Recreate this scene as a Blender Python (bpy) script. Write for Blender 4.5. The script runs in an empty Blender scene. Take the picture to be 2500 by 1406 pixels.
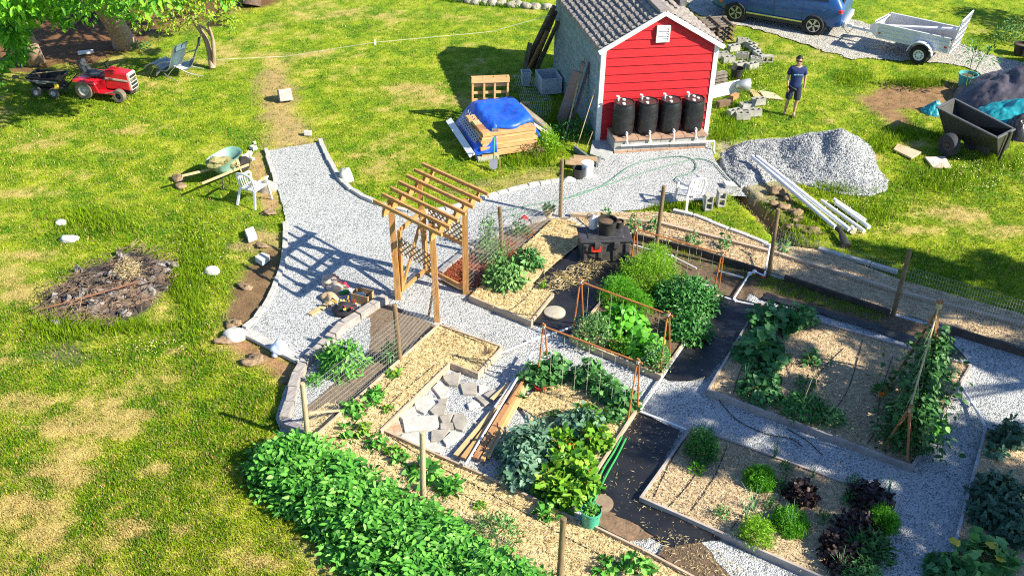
import bpy, bmesh, math, random
import numpy as np
from mathutils import Vector, Matrix

random.seed(7)
RNG = np.random.default_rng(11)
SC = bpy.context.scene
COL = SC.collection
R = math.radians

# ------------------------------------------------------------------ camera
IW, IH = 2500.0, 1406.0
FPX, CAM_H, PITCH = 2700.0, 13.0, R(33.0)
_L = FPX / math.tan(PITCH)
_dx = -120.0
_d = Vector((_dx, -math.sqrt(_L * _L - _dx * _dx), -FPX)).normalized()
_up = -_d
_f = Vector((0, 0, -1))
_y = (_f - _up * _f.dot(_up)).normalized()
_x = _y.cross(_up)
CR = Matrix((_x, _y, _up))                      # camera axes -> world axes
cam_data = bpy.data.cameras.new('camera')
cam = bpy.data.objects.new('camera', cam_data)
COL.objects.link(cam)
cam.matrix_world = Matrix.Translation((0, 0, CAM_H)) @ CR.to_4x4()
cam_data.sensor_width = 36.0
cam_data.lens = FPX / IW * 36.0
cam_data.clip_start = 0.1
cam_data.clip_end = 2000.0
SC.camera = cam

# ------------------------------------------------------------------ sky, sun, exposure
SUN_EL, SUN_AZ = R(35.0), R(-22.0)              # azimuth counted from +x towards +y
SUN_DIR = Vector((math.cos(SUN_EL) * math.cos(SUN_AZ), math.cos(SUN_EL) * math.sin(SUN_AZ), math.sin(SUN_EL)))
world = bpy.data.worlds.new('World')
SC.world = world
world.use_nodes = True
_nt = world.node_tree
_bg = _nt.nodes['Background']
_sky = _nt.nodes.new('ShaderNodeTexSky')
_sky.sky_type = 'NISHITA'
_sky.sun_disc = False
_sky.sun_elevation = SUN_EL
_sky.sun_rotation = math.atan2(SUN_DIR.x, SUN_DIR.y)
_nt.links.new(_sky.outputs[0], _bg.inputs[0])
_sky.dust_density = 0.2
_sky.ozone_density = 6.0
_bg.inputs[1].default_value = 0.09
_sl = bpy.data.lights.new('sun', 'SUN')
_sl.energy = 5.0
_sl.angle = R(0.5)
_sl.color = (1.0, 0.91, 0.74)
sun = bpy.data.objects.new('sun', _sl)
COL.objects.link(sun)
sun.rotation_euler = SUN_DIR.to_track_quat('Z', 'Y').to_euler()
SC.view_settings.view_transform = 'Standard'
SC.view_settings.look = 'None'
SC.view_settings.exposure = 1.22
SC.view_settings.gamma = 1.0
SC.render.engine = 'CYCLES'
SC.cycles.max_bounces = 6
SC.cycles.transparent_max_bounces = 8
SC.cycles.use_denoising = False
SC.cycles.filter_width = 1.15

# ------------------------------------------------------------------ geometry of the place
def ray(px, py):
    return (CR @ Vector((px - IW / 2, IH / 2 - py, -FPX))).normalized()
def G(px, py, z=0.0):
    """point of the place at height z seen at that spot of the photograph"""
    r = ray(px, py)
    return Vector((0, 0, CAM_H)) + r * ((z - CAM_H) / r.z)
def HT(bx, by, tx, ty):
    b = G(bx, by); r = ray(tx, ty)
    return CAM_H + r.z * math.hypot(b.x, b.y) / math.hypot(r.x, r.y)
def GP(pts, z=0.0):
    return [G(p[0], p[1], z) for p in pts]
def GA(pts):
    return np.array([G(p[0], p[1])[:2] for p in pts])

# value noise
_NT = RNG.random((256, 256))
def vnoise(x, y, s=1.0, o=0.0):
    x = np.asarray(x) * s + 37.3 + o * 11.7; y = np.asarray(y) * s + 91.1 + o * 5.3
    xi = np.floor(x).astype(int); yi = np.floor(y).astype(int)
    fx = x - xi; fy = y - yi
    fx = fx * fx * (3 - 2 * fx); fy = fy * fy * (3 - 2 * fy)
    a = _NT[xi % 256, yi % 256]; b = _NT[(xi + 1) % 256, yi % 256]
    c = _NT[xi % 256, (yi + 1) % 256]; d = _NT[(xi + 1) % 256, (yi + 1) % 256]
    return (a * (1 - fx) + b * fx) * (1 - fy) + (c * (1 - fx) + d * fx) * fy
def fbm(x, y, s=1.0, o=0.0, n=4):
    t = 0; a = 1.0; w = 0
    for k in range(n):
        t = t + a * vnoise(x, y, s * 2 ** k, o + k * 3.1); w += a; a *= .55
    return t / w
def sstep(a, b, x):
    t = np.clip((np.asarray(x) - a) / (b - a), 0, 1)
    return t * t * (3 - 2 * t)
def sdist(P, poly):
    """signed distance (inside negative) of points (n,2) to polygon (m,2)"""
    P = np.asarray(P, float); poly = np.asarray(poly, float)
    d = np.full(len(P), 1e9); ins = np.zeros(len(P), bool)
    m = len(poly)
    for i in range(m):
        a = poly[i]; b = poly[(i + 1) % m]
        e = b - a; w = P - a
        t = np.clip((w @ e) / (e @ e + 1e-12), 0, 1)
        d = np.minimum(d, np.hypot(w[:, 0] - t * e[0], w[:, 1] - t * e[1]))
        c = ((a[1] > P[:, 1]) != (b[1] > P[:, 1]))
        if abs(e[1]) > 1e-12:
            c &= P[:, 0] < e[0] * (P[:, 1] - a[1]) / e[1] + a[0]
            ins ^= c
    return np.where(ins, -d, d)
def pdist(P, line):
    P = np.asarray(P, float); d = np.full(len(P), 1e9)
    for a, b in zip(line[:-1], line[1:]):
        a = np.asarray(a, float); b = np.asarray(b, float)
        e = b - a; w = P - a
        t = np.clip((w @ e) / (e @ e + 1e-12), 0, 1)
        d = np.minimum(d, np.hypot(w[:, 0] - t * e[0], w[:, 1] - t * e[1]))
    return d
def scatter(poly, n, pad=0.0):
    """about n random points inside polygon (m,2)"""
    poly = np.asarray(poly); lo = poly.min(0); hi = poly.max(0)
    out = []; got = 0
    for _ in range(40):
        P = lo + RNG.random((n * 2, 2)) * (hi - lo)
        P = P[sdist(P, poly) < -pad]
        out.append(P); got += len(P)
        if got >= n: break
    return np.concatenate(out)[:n]
def catmull(pts, k=8, closed=False):
    pts = [Vector(p) for p in pts]; n = len(pts); out = []
    rng = range(n) if closed else range(n - 1)
    for i in rng:
        p0 = pts[(i - 1) % n] if closed or i > 0 else pts[0]
        p1 = pts[i]; p2 = pts[(i + 1) % n]
        p3 = pts[(i + 2) % n] if closed or i + 2 < n else pts[-1]
        for j in range(k):
            t = j / k
            out.append(0.5 * ((2 * p1) + (p2 - p0) * t + (2 * p0 - 5 * p1 + 4 * p2 - p3) * t * t + (3 * p1 - p0 - 3 * p2 + p3) * t ** 3))
    if not closed: out.append(pts[-1])
    return out

# ------------------------------------------------------------------ materials
MATS = {}
def _new(name):
    m = bpy.data.materials.new(name); m.use_nodes = True
    nt = m.node_tree; b = nt.nodes['Principled BSDF']
    return m, nt, b
def _setin(b, **kw):
    for k, v in kw.items():
        if k in b.inputs: b.inputs[k].default_value = v
def rgb(c): return (c[0], c[1], c[2], 1.0)
def mat(name, c, c2=None, scale=6.0, rough=0.7, metal=0.0, bump=0.0, bscale=None, spec=0.4, coat=0.0, detail=5.0, stretch=None, lo=.35, hi=.65):
    """noise-mottled principled material; stretch gives a grain direction"""
    if name in MATS: return MATS[name]
    m, nt, b = _new(name)
    L = nt.links.new; N = nt.nodes.new
    tc = N('ShaderNodeTexCoord'); mp = N('ShaderNodeMapping')
    L(tc.outputs['Object'], mp.inputs[0])
    if stretch: mp.inputs['Scale'].default_value = stretch
    if c2 is None: c2 = tuple(x * .72 for x in c)
    nz = N('ShaderNodeTexNoise'); nz.inputs['Scale'].default_value = scale; nz.inputs['Detail'].default_value = detail
    nz.inputs['Roughness'].default_value = .65
    L(mp.outputs[0], nz.inputs['Vector'])
    rp = N('ShaderNodeValToRGB')
    rp.color_ramp.elements[0].position = lo; rp.color_ramp.elements[0].color = rgb(c2)
    rp.color_ramp.elements[1].position = hi; rp.color_ramp.elements[1].color = rgb(c)
    L(nz.outputs[0], rp.inputs[0]); L(rp.outputs[0], b.inputs['Base Color'])
    _setin(b, Roughness=rough, Metallic=metal)
    b.inputs['Specular IOR Level'].default_value = spec
    if coat: b.inputs['Coat Weight'].default_value = coat; b.inputs['Coat Roughness'].default_value = .06
    if bump:
        n2 = N('ShaderNodeTexNoise'); n2.inputs['Scale'].default_value = bscale or scale * 3; n2.inputs['Detail'].default_value = 4
        L(mp.outputs[0], n2.inputs['Vector'])
        bp = N('ShaderNodeBump'); bp.inputs['Strength'].default_value = min(1, bump); bp.inputs['Distance'].default_value = .02
        L(n2.outputs[0], bp.inputs['Height']); L(bp.outputs[0], b.inputs['Normal'])
    MATS[name] = m
    return m
def island_mat(name, cols, rough=.6, spec=.3, trans=0.0, metal=0.0, world_noise=0.0, nscale=1.5):
    """every loose piece of the mesh gets its own colour of the ramp"""
    if name in MATS: return MATS[name]
    m, nt, b = _new(name)
    L = nt.links.new; N = nt.nodes.new
    ge = N('ShaderNodeNewGeometry'); rp = N('ShaderNodeValToRGB')
    el = rp.color_ramp.elements
    while len(el) < len(cols): el.new(.5)
    for i, c in enumerate(cols):
        el[i].position = i / max(1, len(cols) - 1); el[i].color = rgb(c)
    src = ge.outputs['Random Per Island']
    if world_noise:
        tc = N('ShaderNodeTexCoord'); nz = N('ShaderNodeTexNoise'); nz.inputs['Scale'].default_value = nscale
        L(tc.outputs['Object'], nz.inputs['Vector'])
        mx = N('ShaderNodeMath'); mx.operation = 'MULTIPLY_ADD'; mx.inputs[1].default_value = world_noise * 2
        ad = N('ShaderNodeMath'); ad.operation = 'SUBTRACT'; ad.inputs[1].default_value = world_noise
        L(nz.outputs[0], mx.inputs[0]); L(src, mx.inputs[2]); L(mx.outputs[0], ad.inputs[0]); src = ad.outputs[0]
    L(src, rp.inputs[0]); L(rp.outputs[0], b.inputs['Base Color'])
    _setin(b, Roughness=rough, Metallic=metal); b.inputs['Specular IOR Level'].default_value = spec
    if trans:
        tr = N('ShaderNodeBsdfTranslucent'); mx = N('ShaderNodeMixShader'); mx.inputs[0].default_value = trans
        L(rp.outputs[0], tr.inputs[0]); L(b.outputs[0], mx.inputs[1]); L(tr.outputs[0], mx.inputs[2])
        L(mx.outputs[0], nt.nodes['Material Output'].inputs[0])
    MATS[name] = m
    return m
def attr_mat(name, rough=.8, trans=0.0, spec=.2, bump=0.0, bscale=40.0, noise=0.0, nscale=30.0):
    """colour of the thing from its own colour attribute 'col'"""
    m, nt, b = _new(name)
    L = nt.links.new; N = nt.nodes.new
    at = N('ShaderNodeAttribute'); at.attribute_name = 'col'
    out = at.outputs['Color']
    tc = N('ShaderNodeTexCoord')
    if noise:
        nz = N('ShaderNodeTexNoise'); nz.inputs['Scale'].default_value = nscale; nz.inputs['Detail'].default_value = 4
        L(tc.outputs['Object'], nz.inputs['Vector'])
        mr = N('ShaderNodeMapRange'); mr.inputs[1].default_value = .3; mr.inputs[2].default_value = .7
        mr.inputs[3].default_value = 1 - noise; mr.inputs[4].default_value = 1 + noise
        L(nz.outputs[0], mr.inputs[0])
        mx = N('ShaderNodeVectorMath'); mx.operation = 'SCALE'
        L(out, mx.inputs[0]); L(mr.outputs[0], mx.inputs['Scale']); out = mx.outputs[0]
    L(out, b.inputs['Base Color'])
    _setin(b, Roughness=rough); b.inputs['Specular IOR Level'].default_value = spec
    if bump:
        n2 = N('ShaderNodeTexNoise'); n2.inputs['Scale'].default_value = bscale; n2.inputs['Detail'].default_value = 4
        L(tc.outputs['Object'], n2.inputs['Vector'])
        bp = N('ShaderNodeBump'); bp.inputs['Strength'].default_value = bump; bp.inputs['Distance'].default_value = .03
        L(n2.outputs[0], bp.inputs['Height']); L(bp.outputs[0], b.inputs['Normal'])
    if trans:
        tr = N('ShaderNodeBsdfTranslucent'); mx = N('ShaderNodeMixShader'); mx.inputs[0].default_value = trans
        L(out, tr.inputs[0]); L(b.outputs[0], mx.inputs[1]); L(tr.outputs[0], mx.inputs[2])
        L(mx.outputs[0], nt.nodes['Material Output'].inputs[0])
    return m

# ------------------------------------------------------------------ objects
XF = {}                                         # world matrix of every Empty
def tag(o, label=None, cat=None, group=None, kind=None):
    if label: o['label'] = label
    if cat: o['category'] = cat
    if group: o['group'] = group
    if kind: o['kind'] = kind
    return o
def thing(name, label, cat, loc=(0, 0, 0), rz=0.0, group=None, rot=None):
    o = bpy.data.objects.new(name, None); COL.objects.link(o)
    o.empty_display_size = .2
    o.location = loc
    o.rotation_euler = rot if rot else (0, 0, rz)
    XF[o] = Matrix.Translation(Vector(loc)) @ o.rotation_euler.to_matrix().to_4x4()
    return tag(o, label, cat, group)
def place(o, loc, rz=0.0, rot=None):
    o.location = loc; o.rotation_euler = rot if rot else (0, 0, rz)
def copy_tree(o, parent=None):
    kids = [c for c in bpy.data.objects if c.parent == o]
    c = o.copy(); COL.objects.link(c)
    if parent: c.parent = parent
    for k in kids: copy_tree(k, c)
    return c
def dup(o, loc, rz, label=None, group=None, rot=None, scale=None):
    c = copy_tree(o); place(c, loc, rz, rot)
    if scale: c.scale = (scale,) * 3 if isinstance(scale, (int, float)) else scale
    if label: c['label'] = label
    if group: c['group'] = group
    return c
def mesh_np(name, V, F, mats, parent=None, smooth=False, col=None, world=True):
    """V (n,3) array, F (m,3|4) int array -> object; col = per-vertex colours"""
    V = np.asarray(V, float); F = np.asarray(F, np.int32)
    if parent is not None and world:
        iv = XF.get(parent)
        if iv is not None:
            A = np.array(iv.inverted()); V = V @ A[:3, :3].T + A[:3, 3]
    me = bpy.data.meshes.new(name)
    k = F.shape[1]; m = len(F)
    me.vertices.add(len(V)); me.vertices.foreach_set('co', V.astype(np.float32).ravel())
    me.loops.add(m * k); me.loops.foreach_set('vertex_index', F.ravel())
    me.polygons.add(m)
    me.polygons.foreach_set('loop_start', np.arange(0, m * k, k, dtype=np.int32))
    if smooth: me.polygons.foreach_set('use_smooth', np.ones(m, bool))
    me.update(calc_edges=True)
    if col is not None:
        a = me.color_attributes.new('col', 'FLOAT_COLOR', 'POINT')
        c4 = np.ones((len(V), 4), np.float32); c4[:, :3] = col
        a.data.foreach_set('color', c4.ravel())
    me.materials.append(mats)
    o = bpy.data.objects.new(name, me); COL.objects.link(o)
    if parent is not None: o.parent = parent
    return o
class MB:
    """collects boxes, beams, tubes, prisms, lathes; build() links them as ONE mesh object"""
    def __init__(s, M=None): s.v = []; s.f = []; s.M = M
    def add(s, vs, fs):
        o = len(s.v)
        for p in vs:
            p = Vector(p)
            s.v.append(s.M @ p if s.M is not None else p)
        for f in fs: s.f.append(tuple(i + o for i in f))
        return s
    def hexa(s, a, b):
        """two quads (bottom, top), same winding ccw seen from outside top"""
        return s.add(list(a) + list(b), [(3, 2, 1, 0), (4, 5, 6, 7), (0, 1, 5, 4), (1, 2, 6, 5), (2, 3, 7, 6), (3, 0, 4, 7)])
    def box(s, c, size, rz=0.0, M=None, taper=1.0):
        x, y, z = (k / 2 for k in size)
        q = [(-x, -y), (x, -y), (x, y), (-x, y)]
        T = Matrix.Translation(Vector(c)) @ (M.to_4x4() if M is not None else Matrix.Rotation(rz, 4, 'Z'))
        return s.hexa([T @ Vector((p[0], p[1], -z)) for p in q], [T @ Vector((p[0] * taper, p[1] * taper, z)) for p in q])
    def beam(s, p0, p1, w, h, up=(0, 0, 1), ext=0.0):
        p0 = Vector(p0); p1 = Vector(p1); d = (p1 - p0).normalized()
        p0 = p0 - d * ext; p1 = p1 + d * ext
        up = Vector(up)
        sd = d.cross(up)
        if sd.length < 1e-4: sd = d.cross(Vector((1, 0, 0)))
        sd.normalize(); u = sd.cross(d).normalized()
        def q(p): return [p - sd * w / 2 - u * h / 2, p + sd * w / 2 - u * h / 2, p + sd * w / 2 + u * h / 2, p - sd * w / 2 + u * h / 2]
        return s.hexa(q(p1), q(p0)) if False else s.add(q(p0) + q(p1), [(3, 2, 1, 0), (4, 5, 6, 7), (0, 1, 5, 4), (1, 2, 6, 5), (2, 3, 7, 6), (3, 0, 4, 7)])
    def tube(s, pts, r, n=8, caps=True, flat=1.0):
        pts = [Vector(p) for p in pts]; m = len(pts)
        rs = [r] * m if isinstance(r, (int, float)) else list(r)
        vs = []; ref = Vector((0, 0, 1)); prev = None
        for i in range(m):
            d = (pts[min(i + 1, m - 1)] - pts[max(i - 1, 0)])
            d = d.normalized() if d.length > 1e-9 else Vector((0, 0, 1))
            if prev is None:
                a = d.cross(ref)
                if a.length < .05: a = d.cross(Vector((1, 0, 0)))
            else:
                a = prev - d * prev.dot(d)
            a.normalize(); prev = a; b = d.cross(a)
            for k in range(n):
                t = 2 * math.pi * k / n
                vs.append(pts[i] + a * math.cos(t) * rs[i] + b * math.sin(t) * rs[i] * flat)
        fs = []
        for i in range(m - 1):
            for k in range(n):
                k2 = (k + 1) % n
                fs.append((i * n + k, i * n + k2, (i + 1) * n + k2, (i + 1) * n + k))
        if caps: fs.append(tuple(range(n - 1, -1, -1))); fs.append(tuple(range((m - 1) * n, m * n)))
        return s.add(vs, fs)
    def prism(s, poly, z0, z1):
        n = len(poly)
        ar = sum(poly[i][0] * poly[(i + 1) % n][1] - poly[(i + 1) % n][0] * poly[i][1] for i in range(n))
        if ar < 0: poly = list(poly)[::-1]
        zt = z1 if hasattr(z1, '__len__') else [z1] * n
        vs = [(p[0], p[1], z0) for p in poly] + [(p[0], p[1], zt[i]) for i, p in enumerate(poly)]
        return s.add(vs, [tuple(range(n - 1, -1, -1)), tuple(range(n, 2 * n))] + [(i, (i + 1) % n, n + (i + 1) % n, n + i) for i in range(n)])
    def extrude(s, poly3, off):
        """planar 3-D polygon pushed along off"""
        n = len(poly3); off = Vector(off)
        P = [Vector(p) for p in poly3]
        nr = Vector((0, 0, 0))
        for i in range(n): nr += P[i].cross(P[(i + 1) % n])
        if nr.dot(off) < 0: P = P[::-1]
        vs = P + [p + off for p in P]
        return s.add(vs, [tuple(range(n - 1, -1, -1)), tuple(range(n, 2 * n))] + [(i, (i + 1) % n, n + (i + 1) % n, n + i) for i in range(n)])
    def lathe(s, prof, n=20, c=(0, 0, 0), M=None, cap=True):
        """prof: list of (radius, z) bottom to top"""
        T = Matrix.Translation(Vector(c)) @ (M.to_4x4() if M is not None else Matrix.Identity(4))
        vs = [T @ Vector((r * math.cos(2 * math.pi * k / n), r * math.sin(2 * math.pi * k / n), z)) for r, z in prof for k in range(n)]
        fs = [(i * n + k, i * n + (k + 1) % n, (i + 1) * n + (k + 1) % n, (i + 1) * n + k) for i in range(len(prof) - 1) for k in range(n)]
        if cap: fs.append(tuple(range(n - 1, -1, -1))); fs.append(tuple(range((len(prof) - 1) * n, len(prof) * n)))
        return s.add(vs, fs)
    def blob(s, c, r, sub=2, rough=.15, seed=0, flat=None):
        bm = bmesh.new(); bmesh.ops.create_icosphere(bm, subdivisions=sub, radius=1)
        rr = random.Random(seed); ph = [rr.uniform(0, 9) for _ in range(6)]
        vs = []
        rx, ry, rz = (r, r, r) if isinstance(r, (int, float)) else r
        for v in bm.verts:
            p = v.co
            k = 1 + rough * (math.sin(p.x * 2.7 + ph[0]) * math.cos(p.y * 3.1 + ph[1]) + .6 * math.sin(p.z * 4.3 + ph[2] + p.x * 2.1) + .5 * math.sin(p.y * 6.1 + ph[3]) * math.cos(p.z * 5.3 + ph[4])) + rr.uniform(-.25, .25) * rough
            z = p.z * k
            if flat is not None: z = max(z, flat)
            vs.append((c[0] + p.x * k * rx, c[1] + p.y * k * ry, c[2] + z * rz))
        fs = [tuple(v.index for v in f.verts) for f in bm.faces]
        bm.free()
        return s.add(vs, fs)
    def build(s, name, m, parent=None, world=False, smooth=False, bevel=0.0, solid=0.0, subsurf=0):
        vs = s.v
        if parent is not None and world and parent in XF:
            iv = XF[parent].inverted(); vs = [iv @ v for v in vs]
        me = bpy.data.meshes.new(name); me.from_pydata([tuple(v) for v in vs], [], s.f); me.update()
        if smooth: me.polygons.foreach_set('use_smooth', [True] * len(me.polygons))
        me.materials.append(m)
        o = bpy.data.objects.new(name, me); COL.objects.link(o)
        if parent is not None: o.parent = parent
        if solid:
            md = o.modifiers.new('solid', 'SOLIDIFY'); md.thickness = solid
        if bevel:
            md = o.modifiers.new('bevel', 'BEVEL'); md.width = bevel; md.segments = 2; md.limit_method = 'ANGLE'
        if subsurf:
            md = o.modifiers.new('sub', 'SUBSURF'); md.levels = subsurf; md.render_levels = subsurf
        if smooth == 'auto' and len(me.polygons):
            me.polygons.foreach_set('use_smooth', [True] * len(me.polygons))
            try: me.set_sharp_from_angle(angle=R(40))
            except Exception: pass
        return o
def single(mb, name, m, label, cat, group=None, kind=None, **kw):
    return tag(mb.build(name, m, **kw), label, cat, group, kind)

# ------------------------------------------------------------------ foliage
LEAF = {
    'ovate': (np.array([(0, 0, 0), (-.42, .32, .07), (-.34, .68, .05), (0, 1, -.12), (.34, .68, .05), (.42, .32, .07), (0, .5, -.03)]),
              np.array([(6, 0, 5), (6, 5, 4), (6, 4, 3), (6, 3, 2), (6, 2, 1), (6, 1, 0)])),
    'round': (np.array([(0, .5, .05)] + [(.5 * math.sin(k * math.pi / 3.5), .5 - .5 * math.cos(k * math.pi / 3.5), -.04 + .05 * (k % 2)) for k in range(7)]),
              np.array([(0, 1 + k, 1 + (k + 1) % 7) for k in range(7)])),
    'diamond': (np.array([(0, 0, 0), (-.4, .45, .06), (0, 1, -.05), (.4, .45, .06)]), np.array([(0, 3, 2), (0, 2, 1)])),
    'blade': (np.array([(-.5, 0, 0), (.5, 0, 0), (0, 1, 0)]), np.array([(0, 1, 2)])),
    'lobed': (np.array([(0, 0, 0), (-.5, .15, .05), (-.32, .4, .0), (-.48, .7, .04), (0, 1, -.1), (.48, .7, .04), (.32, .4, 0), (.5, .15, .05), (0, .45, -.05)]),
              np.array([(8, 0, 7), (8, 7, 6), (8, 6, 5), (8, 5, 4), (8, 4, 3), (8, 3, 2), (8, 2, 1), (8, 1, 0)])),
}
def nrm(a): return a / (np.linalg.norm(a, axis=1, keepdims=True) + 1e-9)
def leaves(name, m, P, N, D, L, W, shape='ovate', parent=None, col=None, world=True):
    """one leaf at each P: N its face normal, D its direction, L length, W width"""
    T, Fc = LEAF[shape]
    P = np.asarray(P, float); n = len(P)
    D = nrm(D); S = np.cross(D, N); bad = np.linalg.norm(S, axis=1) < 1e-3
    S[bad] = np.cross(D[bad], np.array([0.3, .9, .2])); S = nrm(S); Nn = np.cross(S, D)
    L = np.broadcast_to(L, n)[:, None, None]; W = np.broadcast_to(W, n)[:, None, None]
    V = P[:, None, :] + T[None, :, 0:1] * W * S[:, None, :] + T[None, :, 1:2] * L * D[:, None, :] + T[None, :, 2:3] * L * Nn[:, None, :]
    k = len(T)
    F = (Fc[None] + (np.arange(n) * k)[:, None, None]).reshape(-1, 3)
    c = None if col is None else np.repeat(col, k, axis=0)
    return mesh_np(name, V.reshape(-1, 3), F, m, parent, True, c, world)
def rsph(n):
    v = RNG.normal(size=(n, 3)); return nrm(v)
# ================================================================== the ground
PATH = [(648,368),(700,360),(760,351),(783,345),(800,385),(825,430),(850,463),(890,487),(935,505),(985,517),(1050,517),(1100,507),(1170,487),(1240,466),(1300,452),(1360,444),(1400,432),(1440,402),(1478,385),(1500,372),(1735,345),(1742,385),(1775,430),(1808,462),(1765,478),(1720,488),(1650,492),(1560,512),(1500,516),(1640,524),(1760,560),(1878,606),(1950,640),(2100,690),(2300,745),(2480,800),(2800,900),(2900,1600),(1500,1600),(1420,1480),(1300,1360),(1100,1230),(930,1110),(800,1090),(740,1082),(690,1062),(672,1020),(690,960),(712,915),(735,885),(600,812),(590,800),(610,790),(640,760),(660,720),(675,690),(690,640),(697,600),(697,540),(690,500),(680,470),(665,425),(658,400)]
DRIVE = [(1600,-120),(1690,30),(1850,72),(1960,105),(2060,140),(2230,150),(2350,160),(2440,205),(2650,260),(2800,230),(2600,175),(2480,150),(2400,128),(2330,100),(2130,62),(1960,10),(1800,-120)]
DIRT = [  # (polygon, softness, colour, strength)
 ([(-300,215),(40,180),(130,160),(210,165),(300,130),(330,112),(430,72),(520,40),(600,25),(680,8),(760,-60),(-300,-80)], .5, (.15,.075,.035), 1.0),
 ([(625,190),(690,150),(715,220),(745,300),(768,350),(655,366),(650,310),(640,260)], .35, (.36,.235,.12), .8),
 ([(585,670),(640,600),(692,590),(694,650),(640,770),(600,805),(545,835),(550,740)], .16, (.15,.095,.05), 1.0),
 ([(530,815),(600,815),(660,850),(735,890),(712,950),(690,940),(620,885),(560,860)], .16, (.26,.15,.075), 1.0),
 ([(598,385),(645,368),(660,420),(690,500),(650,520),(620,465)], .2, (.33,.21,.11), .9),
 ([(2085,240),(2150,205),(2260,192),(2360,198),(2370,240),(2300,290),(2210,265),(2230,320),(2180,310),(2130,270)], .3, (.23,.13,.07), .95),
 ([(85,765),(125,705),(200,660),(325,612),(415,635),(425,685),(375,745),(275,795),(170,790)], .12, (.11,.085,.065), 1.0),
 ([(100,860),(150,830),(215,825),(205,870),(130,890)], .25, (.10,.085,.06), .7),
 ([(1100,470),(1250,420),(1350,400),(1370,440),(1250,462)], .3, (.30,.20,.11), .6),
 ([(1840,470),(1930,455),(1960,520),(2020,600),(1960,640),(1890,560)], .2, (.25,.155,.085), .45),
 ([(1740,345),(1850,345),(1960,470),(1830,500),(1770,430)], .25, (.30,.25,.2), .8),
 ([(560,600),(640,560),(690,570),(690,600),(630,620)], .2, (.34,.22,.12), .75),
 ([(700,1290),(800,1330),(900,1406),(980,1480),(860,1480),(760,1400),(660,1290)], .25, (.36,.24,.13), .6),
]
DRY = [(280,370,60,14,.8),(780,130,120,10,.5),(100,470,90,10,.7),(60,620,90,14,.6),(40,700,40,40,.6),(300,320,60,8,.6),(400,310,40,6,.6),(640,330,40,10,.5),(430,855,28,9,1),
 (130,1150,110,35,1),(60,1230,70,25,1),(190,1105,60,25,.9),(330,1285,55,32,1),(110,1300,50,20,.9),(220,1370,16,12,1),(30,870,60,20,.7),(70,980,60,22,.8),(370,1140,60,18,.6),(370,1010,50,18,.6),(440,1290,40,20,.6),(640,1370,40,16,.8),(400,985,20,8,.8),(560,940,30,10,.5),(520,1110,40,16,.5),(160,1040,90,20,.7),(300,1050,90,20,.5),
 (2330,520,130,28,1),(2440,560,90,24,.9),(2230,560,100,14,.8),(2460,410,40,14,.7),(2020,295,20,8,.8),(2230,350,30,9,.9),(2130,380,30,9,.8),(1760,325,40,16,.8),(1660,75,60,10,.5),(1900,135,120,12,.4),(940,40,130,14,.4),(1000,210,60,10,.5),(900,380,80,14,.35),(1200,110,60,10,.4),(640,60,60,8,.5),(2250,60,100,10,.3),(560,230,60,9,.5),(430,220,50,8,.35),(150,420,120,12,.5),(700,420,0,0,0)]
LUSH = [(230,560,120,45,1),(480,640,80,110,.9),(150,800,110,60,.8),(480,860,120,50,.7),(330,850,160,35,.6),(1330,350,45,45,1),(1840,230,80,90,.8),(2230,205,70,14,1),(2080,185,60,30,.7),(2330,420,130,45,1),(2160,260,70,40,.8),(2040,500,110,40,.7),(2200,300,60,40,.8),(1740,560,90,35,.6),(2250,650,220,50,.7),(550,1100,110,110,.5),(600,960,70,60,.6),(470,520,160,60,.5),(260,250,160,30,.6),(860,60,120,14,.5),(620,350,20,14,.8),(1250,400,90,20,.9),(700,1290,60,60,.4)]
FLAT_POLYS = [GA(PATH), GA(DRIVE)]
DIRT_W = [(GA(p), s, c, k) for p, s, c, k in DIRT]
TRENCH = GA([(1748,395),(1775,440),(1815,478),(1855,510),(1895,552),(1925,590),(1985,615)])
def ellw(P, e):
    """smooth blob weight of a flat ellipse given in the photograph, laid on the ground"""
    c = G(e[0], e[1]); ex = G(e[0] + max(e[2], 1), e[1]); ey = G(e[0], e[1] - max(e[3], 1))
    a = np.array([ex.x - c.x, ex.y - c.y]); b = np.array([ey.x - c.x, ey.y - c.y])
    Mi = np.linalg.inv(np.array([a, b]).T)
    q = (P - np.array([c.x, c.y])) @ Mi.T
    return np.exp(-(q ** 2).sum(1) * .9) * e[4]
def ground_masks(P):
    x, y = P[:, 0], P[:, 1]
    n1 = fbm(x, y, .55, 1); n2 = fbm(x, y, 2.3, 2); n3 = fbm(x, y, 7.0, 3)
    dry = np.zeros(len(P)); lush = np.zeros(len(P))
    for e in DRY: dry = np.maximum(dry, ellw(P, e))
    for e in LUSH: lush = np.maximum(lush, ellw(P, e))
    streak = fbm(x * .35 + y * .25, y * 1.2 - x * .9, 1.1, 9)
    left = sstep(2, -6, x) * .12 + sstep(18, 12, y) * sstep(0, -4, x) * .12
    dry = sstep(.34, 1.05, dry * .75 + (n1 - .5) * .9 + (n2 - .5) * 1.1 + (n3 - .5) * .8 + (streak - .5) * .6 + .22 + left - lush * .55)
    dw = np.zeros(len(P)); dc = np.zeros((len(P), 3)); ws = np.zeros(len(P)) + 1e-6
    for poly, s, c, k in DIRT_W:
        w = k * sstep(s, -s, sdist(P, poly) + (n2 - .5) * 2.2 * s + (n3 - .5) * .9 * s)
        dw = np.maximum(dw, w); dc += w[:, None] * np.array(c); ws += w
    dc /= ws[:, None]
    for l in (TRENCH,):
        w = sstep(.30, .16, pdist(P, l) + (n3 - .5) * .1)
        dc = dc * (1 - w[:, None]) + w[:, None] * np.array((.20, .12, .065)); dw = np.maximum(dw, w)
    return dry, lush, dw, dc, n2, n3
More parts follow.
